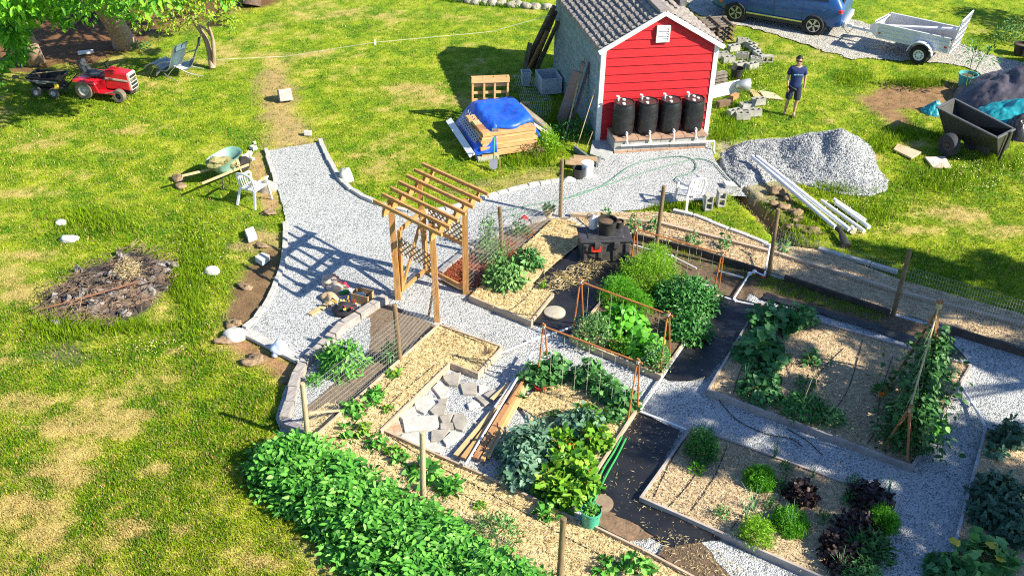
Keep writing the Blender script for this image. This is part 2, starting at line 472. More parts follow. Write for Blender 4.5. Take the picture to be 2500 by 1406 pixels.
GREEN = np.array((.098, .222, .006)); YEL = np.array((.315, .385, .016)); STRAW = np.array((.46, .345, .13))
def lawn_colour(P):
    dry, lush, dw, dc, n2, n3 = ground_masks(P)
    g = np.clip((n2 - .5) * 1.6 + .52 - lush * .35 + (n3 - .5) * .8, 0, 1)[:, None]
    c = GREEN * (1 - g) + YEL * g
    c = c * (1 - dry[:, None] * .85) + STRAW * dry[:, None] * .85
    return c, dry, lush, dw, dc, n2, n3
# one sheet, dense where the photograph looks and reaching far out
def _axis(lo, hi, step, far):
    a = np.arange(lo, hi, step); t = np.geomspace(1, far, 14)
    return np.concatenate([(lo - t)[::-1], a, a[-1] + t])
gx = _axis(-21, 22, .11, 400); gy = _axis(9, 44, .11, 500)
GX, GY = np.meshgrid(gx, gy, indexing='ij')
PP = np.stack([GX.ravel(), GY.ravel()], 1)
_c, _dry, _lush, _dw, _dc, _n2, _n3 = lawn_colour(PP)
_soil = _dc * (.62 + .85 * _n3[:, None])
_gc = _c * (.62 + .5 * _n3[:, None])
_gc = _gc * (1 - _dw[:, None]) + _soil * _dw[:, None]
_z = -.03 + .03 * (_n2 - .5) + .02 * (_n3 - .5)
_z += _dw * (_n3 - .45) * .07
for pl in FLAT_POLYS: _z = np.where(sdist(PP, pl) < .05, np.minimum(_z, -.02), _z)
_td = pdist(PP, TRENCH); _tw = sstep(.30, .13, _td)
_z = _z - _tw * .28 + np.exp(-((_td - .36) / .1) ** 2) * .05 * _n3
_fp = sdist(PP, DIRT_W[6][0])
_burn = sstep(.12, -.25, _fp + (_n2 - .5) * .9 + (_n3 - .5) * .5)
_gc = _gc * (1 - _burn[:, None]) + (np.array((.045, .040, .038)) + sstep(.56, .74, _n3)[:, None] * np.array((.22, .19, .165)) + sstep(.38, .6, _n2)[:, None] * np.array((.15, .09, .05))) * _burn[:, None]
_z += _burn * (.02 + .13 * (_n3 - .4))
V = np.stack([PP[:, 0], PP[:, 1], np.clip(_z, -.4, .25)], 1)
ni, nj = len(gx), len(gy)
ii, jj = np.meshgrid(np.arange(ni - 1), np.arange(nj - 1), indexing='ij')
q = (ii * nj + jj).ravel()
F = np.stack([q, q + nj, q + nj + 1, q + 1], 1)
lawn = mesh_np('lawn', V, F, attr_mat('lawn soil and thatch', .95, noise=.45, nscale=34, bump=.5, bscale=55), None, True, np.clip(_gc, 0, 1))
tag(lawn, kind='structure')

# ------------------------------------------------------------------ gravel
def gravel_mat(name, scale=42.0, c0=(.14,.15,.16), c1=(.34,.36,.37), c2=(.50,.51,.51), tint=None):
    m, nt, b = _new(name); L = nt.links.new; N = nt.nodes.new
    tc = N('ShaderNodeTexCoord')
    vo = N('ShaderNodeTexVoronoi'); vo.inputs['Scale'].default_value = scale
    nz = N('ShaderNodeTexNoise'); nz.inputs['Scale'].default_value = 1.3; nz.inputs['Detail'].default_value = 3
    L(tc.outputs['Object'], vo.inputs['Vector']); L(tc.outputs['Object'], nz.inputs['Vector'])
    bw = N('ShaderNodeRGBToBW'); L(vo.outputs['Color'], bw.inputs[0])
    mx = N('ShaderNodeMath'); mx.operation = 'MULTIPLY_ADD'; mx.inputs[1].default_value = .35; L(nz.outputs[0], mx.inputs[0]); L(bw.outputs[0], mx.inputs[2])
    rp = N('ShaderNodeValToRGB'); el = rp.color_ramp.elements
    el[0].position = .34; el[0].color = rgb(c0); el[1].position = .85; el[1].color = rgb(c2)
    e = el.new(.52); e.color = rgb(c1)
    L(mx.outputs[0], rp.inputs[0]); L(rp.outputs[0], b.inputs['Base Color'])
    bp = N('ShaderNodeBump'); bp.inputs['Strength'].default_value = .9; bp.inputs['Distance'].default_value = .02; bp.invert = True
    L(vo.outputs['Distance'], bp.inputs['Height']); L(bp.outputs[0], b.inputs['Normal'])
    _setin(b, Roughness=.9); b.inputs['Specular IOR Level'].default_value = .2
    return m
MGRAV = gravel_mat('crushed gravel')
MDRIVE = gravel_mat('driveway gravel', 30, (.16,.15,.12), (.34,.32,.27), (.48,.46,.40))
MCHIP = island_mat('gravel chip', [(.16,.17,.18), (.31,.325,.335), (.39,.405,.41), (.46,.47,.47), (.58,.59,.58)], .9, .2)
from mathutils.geometry import tessellate_polygon
def ragged(poly, amp, step=.12, seed=0.0):
    P = [Vector((p[0], p[1], 0)) for p in poly]; out = []
    for i in range(len(P)):
        a = P[i]; b = P[(i + 1) % len(P)]; k = max(1, int((b - a).length / step))
        nr = Vector((-(b - a).y, (b - a).x, 0)).normalized()
        for j in range(k):
            p = a.lerp(b, j / k)
            out.append(p + nr * amp * (float(fbm(p.x, p.y, 3.5, seed)) - .5) * 2 if amp else p)
    return out
def sheet(name, poly, z, m, amp=0.0, kind=None, relief=0.0, seed=0.0):
    """a thin sheet lying on the ground, poly in world xy"""
    out = ragged(poly, amp, .12, seed)
    tri = tessellate_polygon([out])
    V = np.array([(p.x, p.y, z) for p in out])
    F = np.array([t for t in tri])
    a = V[F[:, 0]]; nz_ = np.cross(V[F[:, 1]] - a, V[F[:, 2]] - a)[:, 2]
    F[nz_ < 0] = F[nz_ < 0][:, ::-1]
    return mesh_np(name, V, F, m, None, False)
def sheet_px(name, pts, z, m, amp=0.0, seed=0.0): return sheet(name, [G(p[0], p[1], z)[:2] for p in pts], z, m, amp, seed=seed)
tag(sheet_px('gravel_path', PATH, .010, MGRAV, .03), kind='structure')
tag(sheet_px('driveway', DRIVE, .004, MDRIVE, .25), kind='structure')
def chips(P, z, size, name, lab, m=MCHIP):
    """angular stones lying loose"""
    n = len(P); s = size * (.55 + .9 * RNG.random(n) ** 2)
    T = np.array([(1, 0, -.2), (-.5, .87, -.2), (-.5, -.87, -.2), (.1, 0, .75), (-.3, .35, .5)])
    Fc = np.array([(0, 1, 3), (1, 4, 3), (1, 2, 4), (2, 3, 4), (2, 0, 3)])
    a = RNG.random(n) * 6.28; ca, sa = np.cos(a), np.sin(a)
    J = T[None] * (.7 + .6 * RNG.random((n, 5, 3)))
    X = J[:, :, 0] * ca[:, None] - J[:, :, 1] * sa[:, None]; Y = J[:, :, 0] * sa[:, None] + J[:, :, 1] * ca[:, None]
    V = np.stack([P[:, 0:1] + X * s[:, None], P[:, 1:2] + Y * s[:, None], np.broadcast_to(np.asarray(z), n)[:, None] + J[:, :, 2] * s[:, None]], 2)
    F = (Fc[None] + (np.arange(n) * 5)[:, None, None]).reshape(-1, 3)
    o = mesh_np(name, V.reshape(-1, 3), F, m)
    return tag(o, lab, 'gravel', kind='stuff')
_pp = np.concatenate([scatter(GA(PATH), 95000), ])
_pp = _pp[(_pp[:, 1] < 31) & (np.abs(_pp[:, 0]) < 12)]
chips(_pp, .012, .0115, 'gravel', 'loose pale grey crushed stone over the garden paths')
_pd = scatter(GA(DRIVE), 16000)
chips(_pd, .006, .022, 'gravel', 'loose dusty grey stone over the driveway', MCHIP)

# ------------------------------------------------------------------ grass
def grass_blades(P, h, w, col, name, lab, lean=.7, cat='grass'):
    n = len(P); a = RNG.random(n) * 6.28; l = lean * RNG.random(n)
    D = np.stack([np.cos(a) * l, np.sin(a) * l, np.ones(n)], 1); D /= np.linalg.norm(D, axis=1)[:, None]
    b = RNG.random(n) * 6.28; S = np.stack([np.cos(b), np.sin(b), np.zeros(n)], 1)
    B = np.stack([P[:, 0], P[:, 1], np.full(n, -.03)], 1)
    V = np.stack([B - S * w[:, None] / 2, B + S * w[:, None] / 2, B + D * h[:, None]], 1).reshape(-1, 3)
    F = np.arange(3 * n).reshape(-1, 3)
    o = mesh_np(name, V, F, MGRASS, None, False, np.repeat(np.clip(col, 0, 1), 3, axis=0))
    return tag(o, lab, cat, kind='stuff')
MGRASS = attr_mat('grass blade', .75, trans=.3, spec=.15)
def lawn_points(n):
    u = RNG.random((n, 2))
    px = -60 + u[:, 0] * 2620; py = -60 + (u[:, 1] ** .85) * 1520          # even on the picture, so far grass is sparser
    c = np.stack([px - IW / 2, IH / 2 - py, np.full(n, -FPX)], 1) @ np.array(CR).T
    t = -CAM_H / c[:, 2]
    return (c * t[:, None])[:, :2]
P = lawn_points(620000)
NOGRASS = []
d = sdist(P, FLAT_POLYS[0]); P = P[d > -.03]
d = sdist(P, FLAT_POLYS[1]); nn = fbm(P[:, 0], P[:, 1], 1.7, 4); P = P[(d > -.35 * nn) | ((nn > .62) & (RNG.random(len(P)) < .25))]
c, dry, lush, dw, dc, n2, n3 = lawn_colour(P)
keep = RNG.random(len(P)) < (1 - dw * .96) * (1 - dry * .35)
keep &= ~(sdist(P, DIRT_W[6][0]) + (n2 - .5) * .9 + (n3 - .5) * .5 < -.05)
P, c, dry, lush, n2 = P[keep], c[keep], dry[keep], lush[keep], n2[keep]
r = RNG.random(len(P))
strawy = (r < .20 + dry * .45)[:, None]
c = np.where(strawy, STRAW * (.7 + .6 * RNG.random((len(P), 1))), c) * (.65 + .75 * RNG.random((len(P), 1)))
c[:, 0] *= .85 + .3 * RNG.random(len(P))
h = (.022 + .026 * RNG.random(len(P))) * (1 + 1.0 * lush) * (1 - .35 * dry) + .012
w = .014 + .012 * RNG.random(len(P)) + .006 * (P[:, 1] > 24)
grass_blades(P, h, w, c, 'grass', 'short mown lawn grass with dry yellow patches')
# tall tufts where the mower does not reach
TALL = [(2240,203,60,10,500),(1332,350,26,40,900),(1350,300,24,30,300),(2080,190,40,18,250),(1830,180,60,50,500),(150,800,70,30,500),(230,540,90,26,600),(480,620,40,70,700),(470,740,30,60,350),(2150,350,40,20,250),(2210,330,40,20,250),(2300,440,80,26,600),(1750,130,30,60,350),(1290,385,60,16,400),(1780,300,30,30,300),(2050,460,60,16,350),(300,800,120,14,400),(440,690,16,40,260),(2330,330,60,14,300),(1650,505,70,7,200),(700,500,6,30,120),(1760,330,30,16,200),(2440,395,50,20,400),(1970,560,40,30,250),(2130,520,70,30,350)]
pts = []
for (x, y, rx, ry, n) in TALL:
    cc = G(x, y); ex = G(x + rx, y); ey = G(x, y - ry)
    qn = RNG.normal(size=(n, 2)) * .6
    pts.append(np.stack([cc.x + qn[:, 0] * (ex.x - cc.x) + qn[:, 1] * (ey.x - cc.x), cc.y + qn[:, 0] * (ex.y - cc.y) + qn[:, 1] * (ey.y - cc.y)], 1))
P = np.concatenate(pts); P = np.repeat(P, 3, axis=0) + RNG.normal(size=(len(P) * 3, 2)) * .02
k = sdist(P, FLAT_POLYS[0]) > .0
P = P[k]
c = (GREEN * 1.1)[None] * (1 - RNG.random((len(P), 1)) * .6) + (YEL * RNG.random((len(P), 1)) * .75)
grass_blades(P, .09 + .16 * RNG.random(len(P)), .014 + .010 * RNG.random(len(P)), c, 'tall_grass', 'long unmown grass in tufts around the yard', .8)
# clover flowers and buttercups by the blocks
pts = []
for (x, y, rx, ry, n) in [(1840,210,70,60,260),(1800,150,70,40,130),(2350,430,90,30,200),(2440,400,60,20,100),(2060,500,80,26,100),(480,600,60,60,120),(350,850,90,20,70),(2080,560,60,26,80)]:
    cc = G(x, y); ex = G(x + rx, y); ey = G(x, y - ry); qn = RNG.normal(size=(n, 2)) * .6
    pts.append(np.stack([cc.x + qn[:, 0] * (ex.x - cc.x) + qn[:, 1] * (ey.x - cc.x), cc.y + qn[:, 0] * (ex.y - cc.y) + qn[:, 1] * (ey.y - cc.y)], 1))
P = np.concatenate(pts); P = P[sdist(P, FLAT_POLYS[0]) > 0]
MFLOW = island_mat('clover flower', [(.75,.72,.10), (.80,.78,.30), (.8,.8,.72)], .8)
tag(chips(P, .055, .014, 'clover_flower', 'tiny yellow and white clover flowers in the grass', MFLOW), cat='flowers')
# ================================================================== red shed
BL = G(1454, 344); BR = G(1725, 328)
SW = (BR - BL).length; SU = (BR - BL).normalized()
SV = Vector((-SU.y, SU.x, 0)); SV = (Matrix.Rotation(R(2.5), 3, 'Z') @ SV).normalized()
SHED_D = 4.6
def sp(a, b, z=0.0): return BL + SU * a + SV * b + Vector((0, 0, z))
def spl(a, b, z=0.0): return SU * a + SV * b + Vector((0, 0, z))
EAVE, PEAK = 2.58, 3.50
shed = thing('shed', 'red lap-sided shed with white trim, grey block side wall and brown tile roof', 'shed', BL)
M_RED = mat('red painted siding', (.58,.013,.022), (.40,.008,.014), 2.2, .6, stretch=(1, 1, 7), bump=.2, bscale=30, detail=9)
M_TRIM = mat('white painted trim', (.82,.82,.80), (.74,.74,.72), 4, .5)
def roofz(a): return EAVE + (PEAK - EAVE) * (1 - abs(a - SW / 2) / (SW / 2))
def span(z):
    if z <= EAVE: return 0.0, SW
    k = (z - EAVE) / (PEAK - EAVE) * SW / 2
    return k, SW - k
m = MB(); nrow = 15; z0 = .0; hs = .235
for i in range(nrow):
    za, zb = i * hs + .02, min((i + 1) * hs + .045, PEAK + .01)
    if za >= PEAK - .06: break
    cuts = [za, zb] if not (za < EAVE < zb) else [za, EAVE, zb]
    for c0, c1 in zip(cuts[:-1], cuts[1:]):
        l0, r0 = span(c0); l1, r1 = span(c1)
        o0 = -.004 - .034 * (1 - (c0 - za) / (zb - za)); o1 = -.004 - .034 * (1 - (c1 - za) / (zb - za))
        if r1 - l1 < .02: l1, r1 = SW / 2 - .005, SW / 2 + .005
        m.hexa([spl(l0, o0, c0), spl(r0, o0, c0), spl(r0, .02, c0), spl(l0, .02, c0)], [spl(l1, o1, c1), spl(r1, o1, c1), spl(r1, .02, c1), spl(l1, .02, c1)])
m.build('siding', M_RED, shed)
# block side wall (left), right wall, rear wall
def block_mat(name, c, c2, mort):
    mt, nt, b = _new(name); L = nt.links.new; N = nt.nodes.new
    tc = N('ShaderNodeTexCoord'); mp = N('ShaderNodeMapping'); mp.inputs['Rotation'].default_value = (R(90), 0, R(90))
    sep = N('ShaderNodeSeparateXYZ'); cmb = N('ShaderNodeCombineXYZ')
    L(tc.outputs['Object'], sep.inputs[0]); L(sep.outputs['Y'], cmb.inputs['X']); L(sep.outputs['Z'], cmb.inputs['Y'])
    br = N('ShaderNodeTexBrick'); br.inputs['Scale'].default_value = 1.0
    br.inputs['Brick Width'].default_value = .40; br.inputs['Row Height'].default_value = .20; br.inputs['Mortar Size'].default_value = .008
    br.inputs['Color1'].default_value = rgb(c); br.inputs['Color2'].default_value = rgb(c2); br.inputs['Mortar'].default_value = rgb(mort)
    L(cmb.outputs[0], br.inputs['Vector'])
    nz = N('ShaderNodeTexNoise'); nz.inputs['Scale'].default_value = 7; nz.inputs['Detail'].default_value = 6; L(tc.outputs['Object'], nz.inputs['Vector'])
    mx = N('ShaderNodeMix'); mx.data_type = 'RGBA'; mx.blend_type = 'MULTIPLY'; mx.inputs[0].default_value = .8
    rp = N('ShaderNodeValToRGB'); rp.color_ramp.elements[0].position = .3; rp.color_ramp.elements[0].color = (.5, .5, .5, 1); rp.color_ramp.elements[1].position = .7
    L(nz.outputs[0], rp.inputs[0]); L(br.outputs[0], mx.inputs[6]); L(rp.outputs[0], mx.inputs[7]); L(mx.outputs[2], b.inputs['Base Color'])
    bp = N('ShaderNodeBump'); bp.inputs['Strength'].default_value = .8; bp.inputs['Distance'].default_value = .03
    n2 = N('ShaderNodeTexNoise'); n2.inputs['Scale'].default_value = 22; n2.inputs['Detail'].default_value = 5; L(tc.outputs['Object'], n2.inputs['Vector'])
    sb = N('ShaderNodeMath'); sb.operation = 'SUBTRACT'; L(n2.outputs[0], sb.inputs[0]); L(br.outputs['Fac'], sb.inputs[1])
    L(sb.outputs[0], bp.inputs['Height']); L(bp.outputs[0], b.inputs['Normal']); _setin(b, Roughness=.9)
    return mt
M_BLOCKW = block_mat('painted blockwork', (.33,.43,.43), (.25,.35,.35), (.22,.30,.30))
m = MB(); m.hexa([spl(.0, .022), spl(.12, .022), spl(.12, SHED_D), spl(.0, SHED_D)], [p + Vector((0, 0, EAVE + .0)) for p in (spl(.0, .022), spl(.12, .022), spl(.12, SHED_D), spl(.0, SHED_D))])
m.build('side_wall', M_BLOCKW, shed)
m = MB(); q = [spl(SW - .12, .022), spl(SW, .022), spl(SW, SHED_D), spl(SW - .12, SHED_D)]
m.hexa(q, [p + Vector((0, 0, EAVE)) for p in q]); m.build('side_wall', M_BLOCKW, shed)
m = MB(); m.extrude([spl(.121, SHED_D - .12), spl(SW - .121, SHED_D - .12), spl(SW - .121, SHED_D - .12, EAVE), spl(SW / 2, SHED_D - .12, PEAK - .03), spl(.121, SHED_D - .12, EAVE)], SV * .11)
m.build('rear_wall', M_BLOCKW, shed)
for a in (0.045, SW - .045):
    m = MB(); q = [spl(a - .062, -.048), spl(a + .062, -.048), spl(a + .062, .02), spl(a - .062, .02)]
    m.hexa(q, [p + Vector((0, 0, EAVE + .03)) for p in q]); m.build('corner_trim', M_TRIM, shed)
# roof
M_ROOF = mat('brown tile roof', (.36,.32,.29), (.17,.15,.135), 9, .8, bump=.6, bscale=60)
M_RIDGE = mat('roof ridge felt', (.30,.26,.24), (.2,.17,.16), 6, .85)
SL = (PEAK - EAVE) / (SW / 2)
OV = .10; FO = -.10
def slope(side, name):
    m = MB(); nr = 12; half = SW / 2
    for i in range(nr):
        t0 = -OV + (half + OV) * i / nr; t1 = -OV + (half + OV) * (i + 1.0) / nr + .03
        if i == nr - 1: t1 = half
        def pt(t, b, dz):
            a = t if side < 0 else SW - t
            return spl(a, b, EAVE + .05 + SL * t + dz)
        nb = 46; bs = np.linspace(FO, SHED_D + .1, nb)
        vs = []; fs = []
        for k, b in enumerate(bs):
            wv = .018 * math.sin(k * 2.1) + random.uniform(-.008, .008)
            vs += [pt(t0, b, .020), pt(t0 - .0, b, .100 + wv * 1.6), pt((t0 + t1) / 2, b, .075 + wv), pt(t1, b, .012)]
        for k in range(nb - 1):
            for j in range(3):
                A = k * 4 + j; fs.append((A, A + 4, A + 5, A + 1) if side > 0 else (A, A + 1, A + 5, A + 4))
        m.add(vs, fs)
    # underside deck
    q0 = [(-OV, FO), (half, FO), (half, SHED_D + .1), (-OV, SHED_D + .1)]
    def pp(t, b, dz): return spl(t if side < 0 else SW - t, b, EAVE + .05 + SL * t + dz)
    m.hexa([pp(t, b, -.045) for t, b in q0], [pp(t, b, .015) for t, b in q0])
    return m.build(name, M_ROOF, shed)
slope(-1, 'roof'); slope(1, 'roof')
m = MB(); m.beam(spl(SW / 2, FO - .01, PEAK + .095), spl(SW / 2, SHED_D + .1, PEAK + .095), .30, .05)
m.build('ridge_cap', M_RIDGE, shed)
for s in (-1, 1):
    m = MB()
    e = SW / 2 + (SW / 2 + OV + .02) * s
    m.beam(spl(e, FO - .035, EAVE + .05 - SL * (OV + .02) + .0), spl(SW / 2 - .0 * s, FO - .035, PEAK + .05), .045, .115)
    m.build('fascia', M_TRIM, shed)
# dark gutter and lean-to boards behind the right slope
M_GUT = mat('dark gutter', (.16,.16,.17), (.08,.08,.09), 6, .45)
m = MB()
m.beam(spl(SW * .80, 1.15, 3.42), spl(SW * .80, SHED_D + .1, 3.42), .20, .30)
m.beam(spl(SW * .80 + .14, 1.15, 3.56), spl(SW * .80 + .14, SHED_D + .1, 3.56), .05, .07)
m.build('gutter', M_GUT, shed)
# louvred gable vent
m = MB(); m.box(spl(SW * .5, -.035, 2.98), (.36, .045, .44), math.atan2(SU.y, SU.x))
vent = m.build('vent', mat('vent shadow', (.30,.30,.31), (.24,.24,.25), 5, .6), shed)
m = MB()
for da, w_, h_ in ((-.165, .03, .44), (.165, .03, .44)): m.box(spl(SW * .5 + da, -.075, 2.98), (w_, .06, h_), math.atan2(SU.y, SU.x))
for dz in (-.205, .205): m.box(spl(SW * .5, -.076, 2.98 + dz), (.30, .06, .03), math.atan2(SU.y, SU.x))
m.build('vent_frame', M_TRIM, vent)
m = MB()
for k in range(6):
    zz = 2.80 + k * .066
    m.hexa([spl(SW * .5 - .15, -.105, zz), spl(SW * .5 + .15, -.105, zz), spl(SW * .5 + .15, -.055, zz), spl(SW * .5 - .15, -.055, zz)],
           [spl(SW * .5 - .15, -.062, zz + .038), spl(SW * .5 + .15, -.062, zz + .038), spl(SW * .5 + .15, -.05, zz + .038), spl(SW * .5 - .15, -.05, zz + .038)])
m.build('slats', M_TRIM, vent)
# concrete footing
M_CONC = mat('weathered concrete', (.42,.43,.42), (.28,.30,.30), 5, .9, bump=.3, bscale=50)
m = MB()
q = [spl(-.10, -.10), spl(SW + .05, -.10), spl(SW + .05, .0), spl(-.10, .0)]
m.hexa([p + Vector((0, 0, -.05)) for p in q], [p + Vector((0, 0, .03)) for p in q])
m.build('footing', M_CONC, shed)
ap = [G(*p) for p in [(1446, 350), (1490, 343), (1498, 372), (1478, 392), (1440, 378)]]
single(MB().prism([(p.x, p.y) for p in ap], -.05, .035), 'concrete_slab', M_CONC, 'grey concrete slab at the front left corner of the red shed', 'slab')
single(MB().beam(G(1402, 362, .06), G(1458, 404, .06), .05, .16).beam(G(1458, 404, .06), G(1466, 385, .06), .05, .12), 'concrete_kerb', mat('dark concrete', (.20,.22,.23), (.13,.15,.16), 5, .9), 'dark concrete kerb running from the weeds past the white bucket', 'kerb')

# ------------------------------------------------------------------ barrel stand, barrels, manifold
M_CMU = mat('concrete block', (.42,.41,.37), (.28,.275,.245), 7, .92, bump=.35, bscale=60)
M_BRICK = mat('brown cap brick', (.42,.26,.17), (.27,.17,.12), 6, .85, bump=.2)
stand = thing('block_stand', 'low stand of concrete blocks capped with brown pavers under the black barrels', 'stand', sp(.25, -.80))
fr = Vector(G(1494, 374)) ; fl = Vector(G(1715, 365))
a0 = .26; a1 = 2.83; bf = -.80; bb = -.12
def row(mb, n, z0, z1, b0, b1, gap=.012, inset=0.0):
    for i in range(n):
        x0 = a0 + inset + (a1 - a0 - 2 * inset) * i / n + gap / 2; x1 = a0 + inset + (a1 - a0 - 2 * inset) * (i + 1) / n - gap / 2
        q = [spl(x0, b0), spl(x1, b0), spl(x1, b1), spl(x0, b1)]
        mb.hexa([BL + p + Vector((0, 0, z0)) for p in q], [BL + p + Vector((0, 0, z1)) for p in q])
m = MB(); row(m, 7, -.02, .05, bf - .05, bb + .04); m.build('base_course', M_BRICK, stand, world=True)
m = MB(); row(m, 5, .052, .20, bf, bb); row(m, 6, .203, .345, bf + .01, bb); m.build('block_course', M_CMU, stand, world=True)
m = MB(); row(m, 8, .348, .41, bf - .04, bb + .03); m.build('cap_course', M_BRICK, stand, world=True)
M_BLACKP = mat('black barrel plastic', (.022,.024,.026), (.010,.011,.012), 9, .38, spec=.5, bump=.05)
M_LID = mat('barrel lid plastic', (.055,.045,.045), (.03,.026,.026), 9, .35)
M_PVC = mat('white pvc', (.80,.80,.80), (.70,.71,.72), 8, .4)
def barrel():
    t = thing('rain_barrel', 'black plastic rain barrel', 'barrel', (0, 0, 0))
    pr = [(.245, 0), (.268, .015), (.278, .05), (.285, .14), (.292, .28), (.290, .292), (.293, .30), (.296, .44), (.293, .58), (.290, .588), (.292, .60), (.284, .74), (.272, .82), (.262, .845), (.277, .855), (.278, .885), (.262, .892), (.250, .872)]
    MB().lathe(pr, 32, cap=False).build('drum', M_BLACKP, t, smooth='auto')
    l = MB().lathe([(.25, .858), (.25, .866), (.1, .868), (0.001, .868)], 28).build('lid', M_LID, t)
    MB().lathe([(.045, .866), (.045, .90), (.03, .905)], 12, (-.06, -.13, 0)).build('bung', M_PVC, l)
    MB().lathe([(.045, .866), (.045, .89), (.03, .895)], 12, (.02, .15, 0)).build('bung', M_PVC, l)
    MB().tube([(-.14, .13, .86), (-.14, .13, 1.0)], .024, 8).tube([(-.14, .13, .99), (-.20, .13, 1.0)], .022, 8).build('overflow_pipe', M_PVC, l)
    s = MB().tube([(.02, -.25, .10), (.02, -.37, .09), (.02, -.395, .06), (.02, -.40, -.10)], .020, 8)
    s.box((.02, -.36, .125), (.055, .055, .055)); s.box((.02, -.36, .16), (.03, .09, .018))
    s.build('spigot', M_PVC, t)
    return t
b0 = barrel()
bl = ['black rain barrel nearest the left corner of the red shed wall', 'second black rain barrel from the left on the block stand', 'third black rain barrel from the left on the block stand', 'black rain barrel at the right end with three white caps on its lid']
for i in range(4):
    p = sp(.58 + i * .645, -.43, .412); rz = math.atan2(SU.y, SU.x)
    if i == 0:
        o = b0; place(o, p, rz); o['label'] = bl[0]; o['group'] = 'rain barrels on the block stand'
    else: o = dup(b0, p, rz + random.uniform(-.05, .05), bl[i], 'rain barrels on the block stand')
lid4 = [c for c in o.children if c.name.startswith('lid')][0]
MB().lathe([(.045, .866), (.045, .885), (.03, .89)], 12, (.10, .02, 0)).build('bung', M_PVC, lid4)
b0['group'] = 'rain barrels on the block stand'
man = MB(); man.tube([sp(.42, -.87, .235), sp(3.0, -.92, .235)], .026, 8); man.tube([sp(3.0, -.92, .25), sp(3.0, -.92, .235), sp(2.98, -1.02, .0), sp(2.96, -1.2, -.05)], .026, 8)
for i in range(4): man.tube([sp(.60 + i * .645, -.835, .34), sp(.60 + i * .645, -.87, .225)], .022, 8)
single(man, 'drain_pipe', M_PVC, 'white plastic pipe joining the spigots of the black barrels', 'pipe', smooth='auto')
# ================================================================== arbour with gate
M_CEDAR = mat('new cedar', (.52,.28,.09), (.30,.145,.045), 2.4, .65, stretch=(16, 16, 1.3), bump=.25)
M_CEDARH = mat('new cedar rail', (.54,.30,.10), (.36,.18,.06), 2.4, .65, stretch=(3, 3, 12), bump=.2)
PA = G(973, 731); PB = G(1137, 717); PN = G(1068, 785); PD = PA + (PB - PN)      # left front, right, near, far
arb = thing('garden_arbour', 'orange-brown timber garden arbour with slatted top, lattice panels and open gate', 'arbour', PA)
HP = 2.30
for p, q in ((PA, (953, 488)), (PB, (1135, 488)), (PN, (1054, 545)), (PD, (1023, 445))):
    tp = G(q[0], q[1], HP)
    if (tp - p).to_2d().length > .28: tp = p + (tp - p).normalized() * 0; tp = Vector((p.x, p.y, HP))
    tp.z = HP
    MB().beam(p + Vector((0, 0, -.1)), tp, .115, .115, (0, 1, 0)).build('post', M_CEDAR, arb, world=True)
TA, TB, TN, TD = (Vector((p.x, p.y, HP)) for p in (PA, PB, PN, PD))
axu = (TD - TA).normalized(); axw = (TN - TA).normalized()
for p0, p1, sg in ((TA, TD, 1), (TN, TB, -1)):
    MB().beam(p0 - axu * .35 + Vector((0, 0, -.10)) - axw * .085 * sg, p1 + axu * .42 + Vector((0, 0, -.10)) - axw * .085 * sg, .045, .14).build('beam', M_CEDARH, arb, world=True)
for k in range(7):
    c = TA - axu * .30 + axu * (((TD - TA).length + .68) * k / 6)
    e = (TN - TA)
    m = MB().beam(c - axw * .38 + Vector((0, 0, .065)), c + e + axw * .38 + Vector((0, 0, .065)), .05, .07)
    for w_ in (c - axw * .085, c + e + axw * .085): m.beam(w_ + Vector((0, 0, -.032)), w_ + Vector((0, 0, .029)), .055, .05, (0, 1, 0))
    m.build('rafter', M_CEDARH, arb, world=True)
M_LATT = mat('grey brown lattice', (.36,.24,.12), (.22,.15,.08), 4, .7)
def lattice(p0, p1, z0, z1, name='lattice', bow=0.0, m_=M_LATT):
    p0 = Vector(p0); p1 = Vector(p1); d = p1 - p0; L_ = d.length; d.normalize(); nr = Vector((-d.y, d.x, 0)); h = z1 - z0
    m = MB(); st = .135
    k = -h
    while k < L_:
        for sgn in (1, -1):
            s0 = k; s1 = k + h
            za, zb = (z0, z1) if sgn > 0 else (z1, z0)
            if s0 < 0: za = za + (zb - za) * (-s0 / h); s0 = 0
            if s1 > L_: zb = za + (zb - za) * ((L_ - s0) / (s1 - s0)); s1 = L_
            if s1 - s0 > .02:
                m.beam(p0 + d * s0 + Vector((0, 0, za)) + nr * .008 * sgn, p0 + d * s1 + Vector((0, 0, zb)) + nr * .008 * sgn, .03, .009, nr)
        k += st
    return m
g0 = TA.copy(); g0.z = 0
lattice(Vector((PA.x, PA.y, 0)) + axw * .06, Vector((PN.x, PN.y, 0)) - axw * .06, 1.18, 1.55).build('lattice', M_LATT, arb, world=True)
lattice(Vector((PD.x, PD.y, 0)) + axw * .06, Vector((PB.x, PB.y, 0)) - axw * .06, 1.25, 1.70).build('lattice', M_LATT, arb, world=True)
m = MB(); m.beam(PD + axw * .06 + Vector((0, 0, 1.2)), PB - axw * .06 + Vector((0, 0, 1.2)), .04, .09); m.build('rail', M_CEDARH, arb, world=True)
m = MB(); m.beam(PD + axw * .06 + Vector((0, 0, .12)), PB - axw * .06 + Vector((0, 0, .12)), .04, .10); m.build('rail', M_CEDARH, arb, world=True)
m = MB(); m.beam(PN - axw * .04 + Vector((0, 0, 1.08)), PN - axw * .26 + Vector((0, 0, .0)), .05, .04, (0, 1, 0)); m.build('brace', M_CEDAR, arb, world=True)
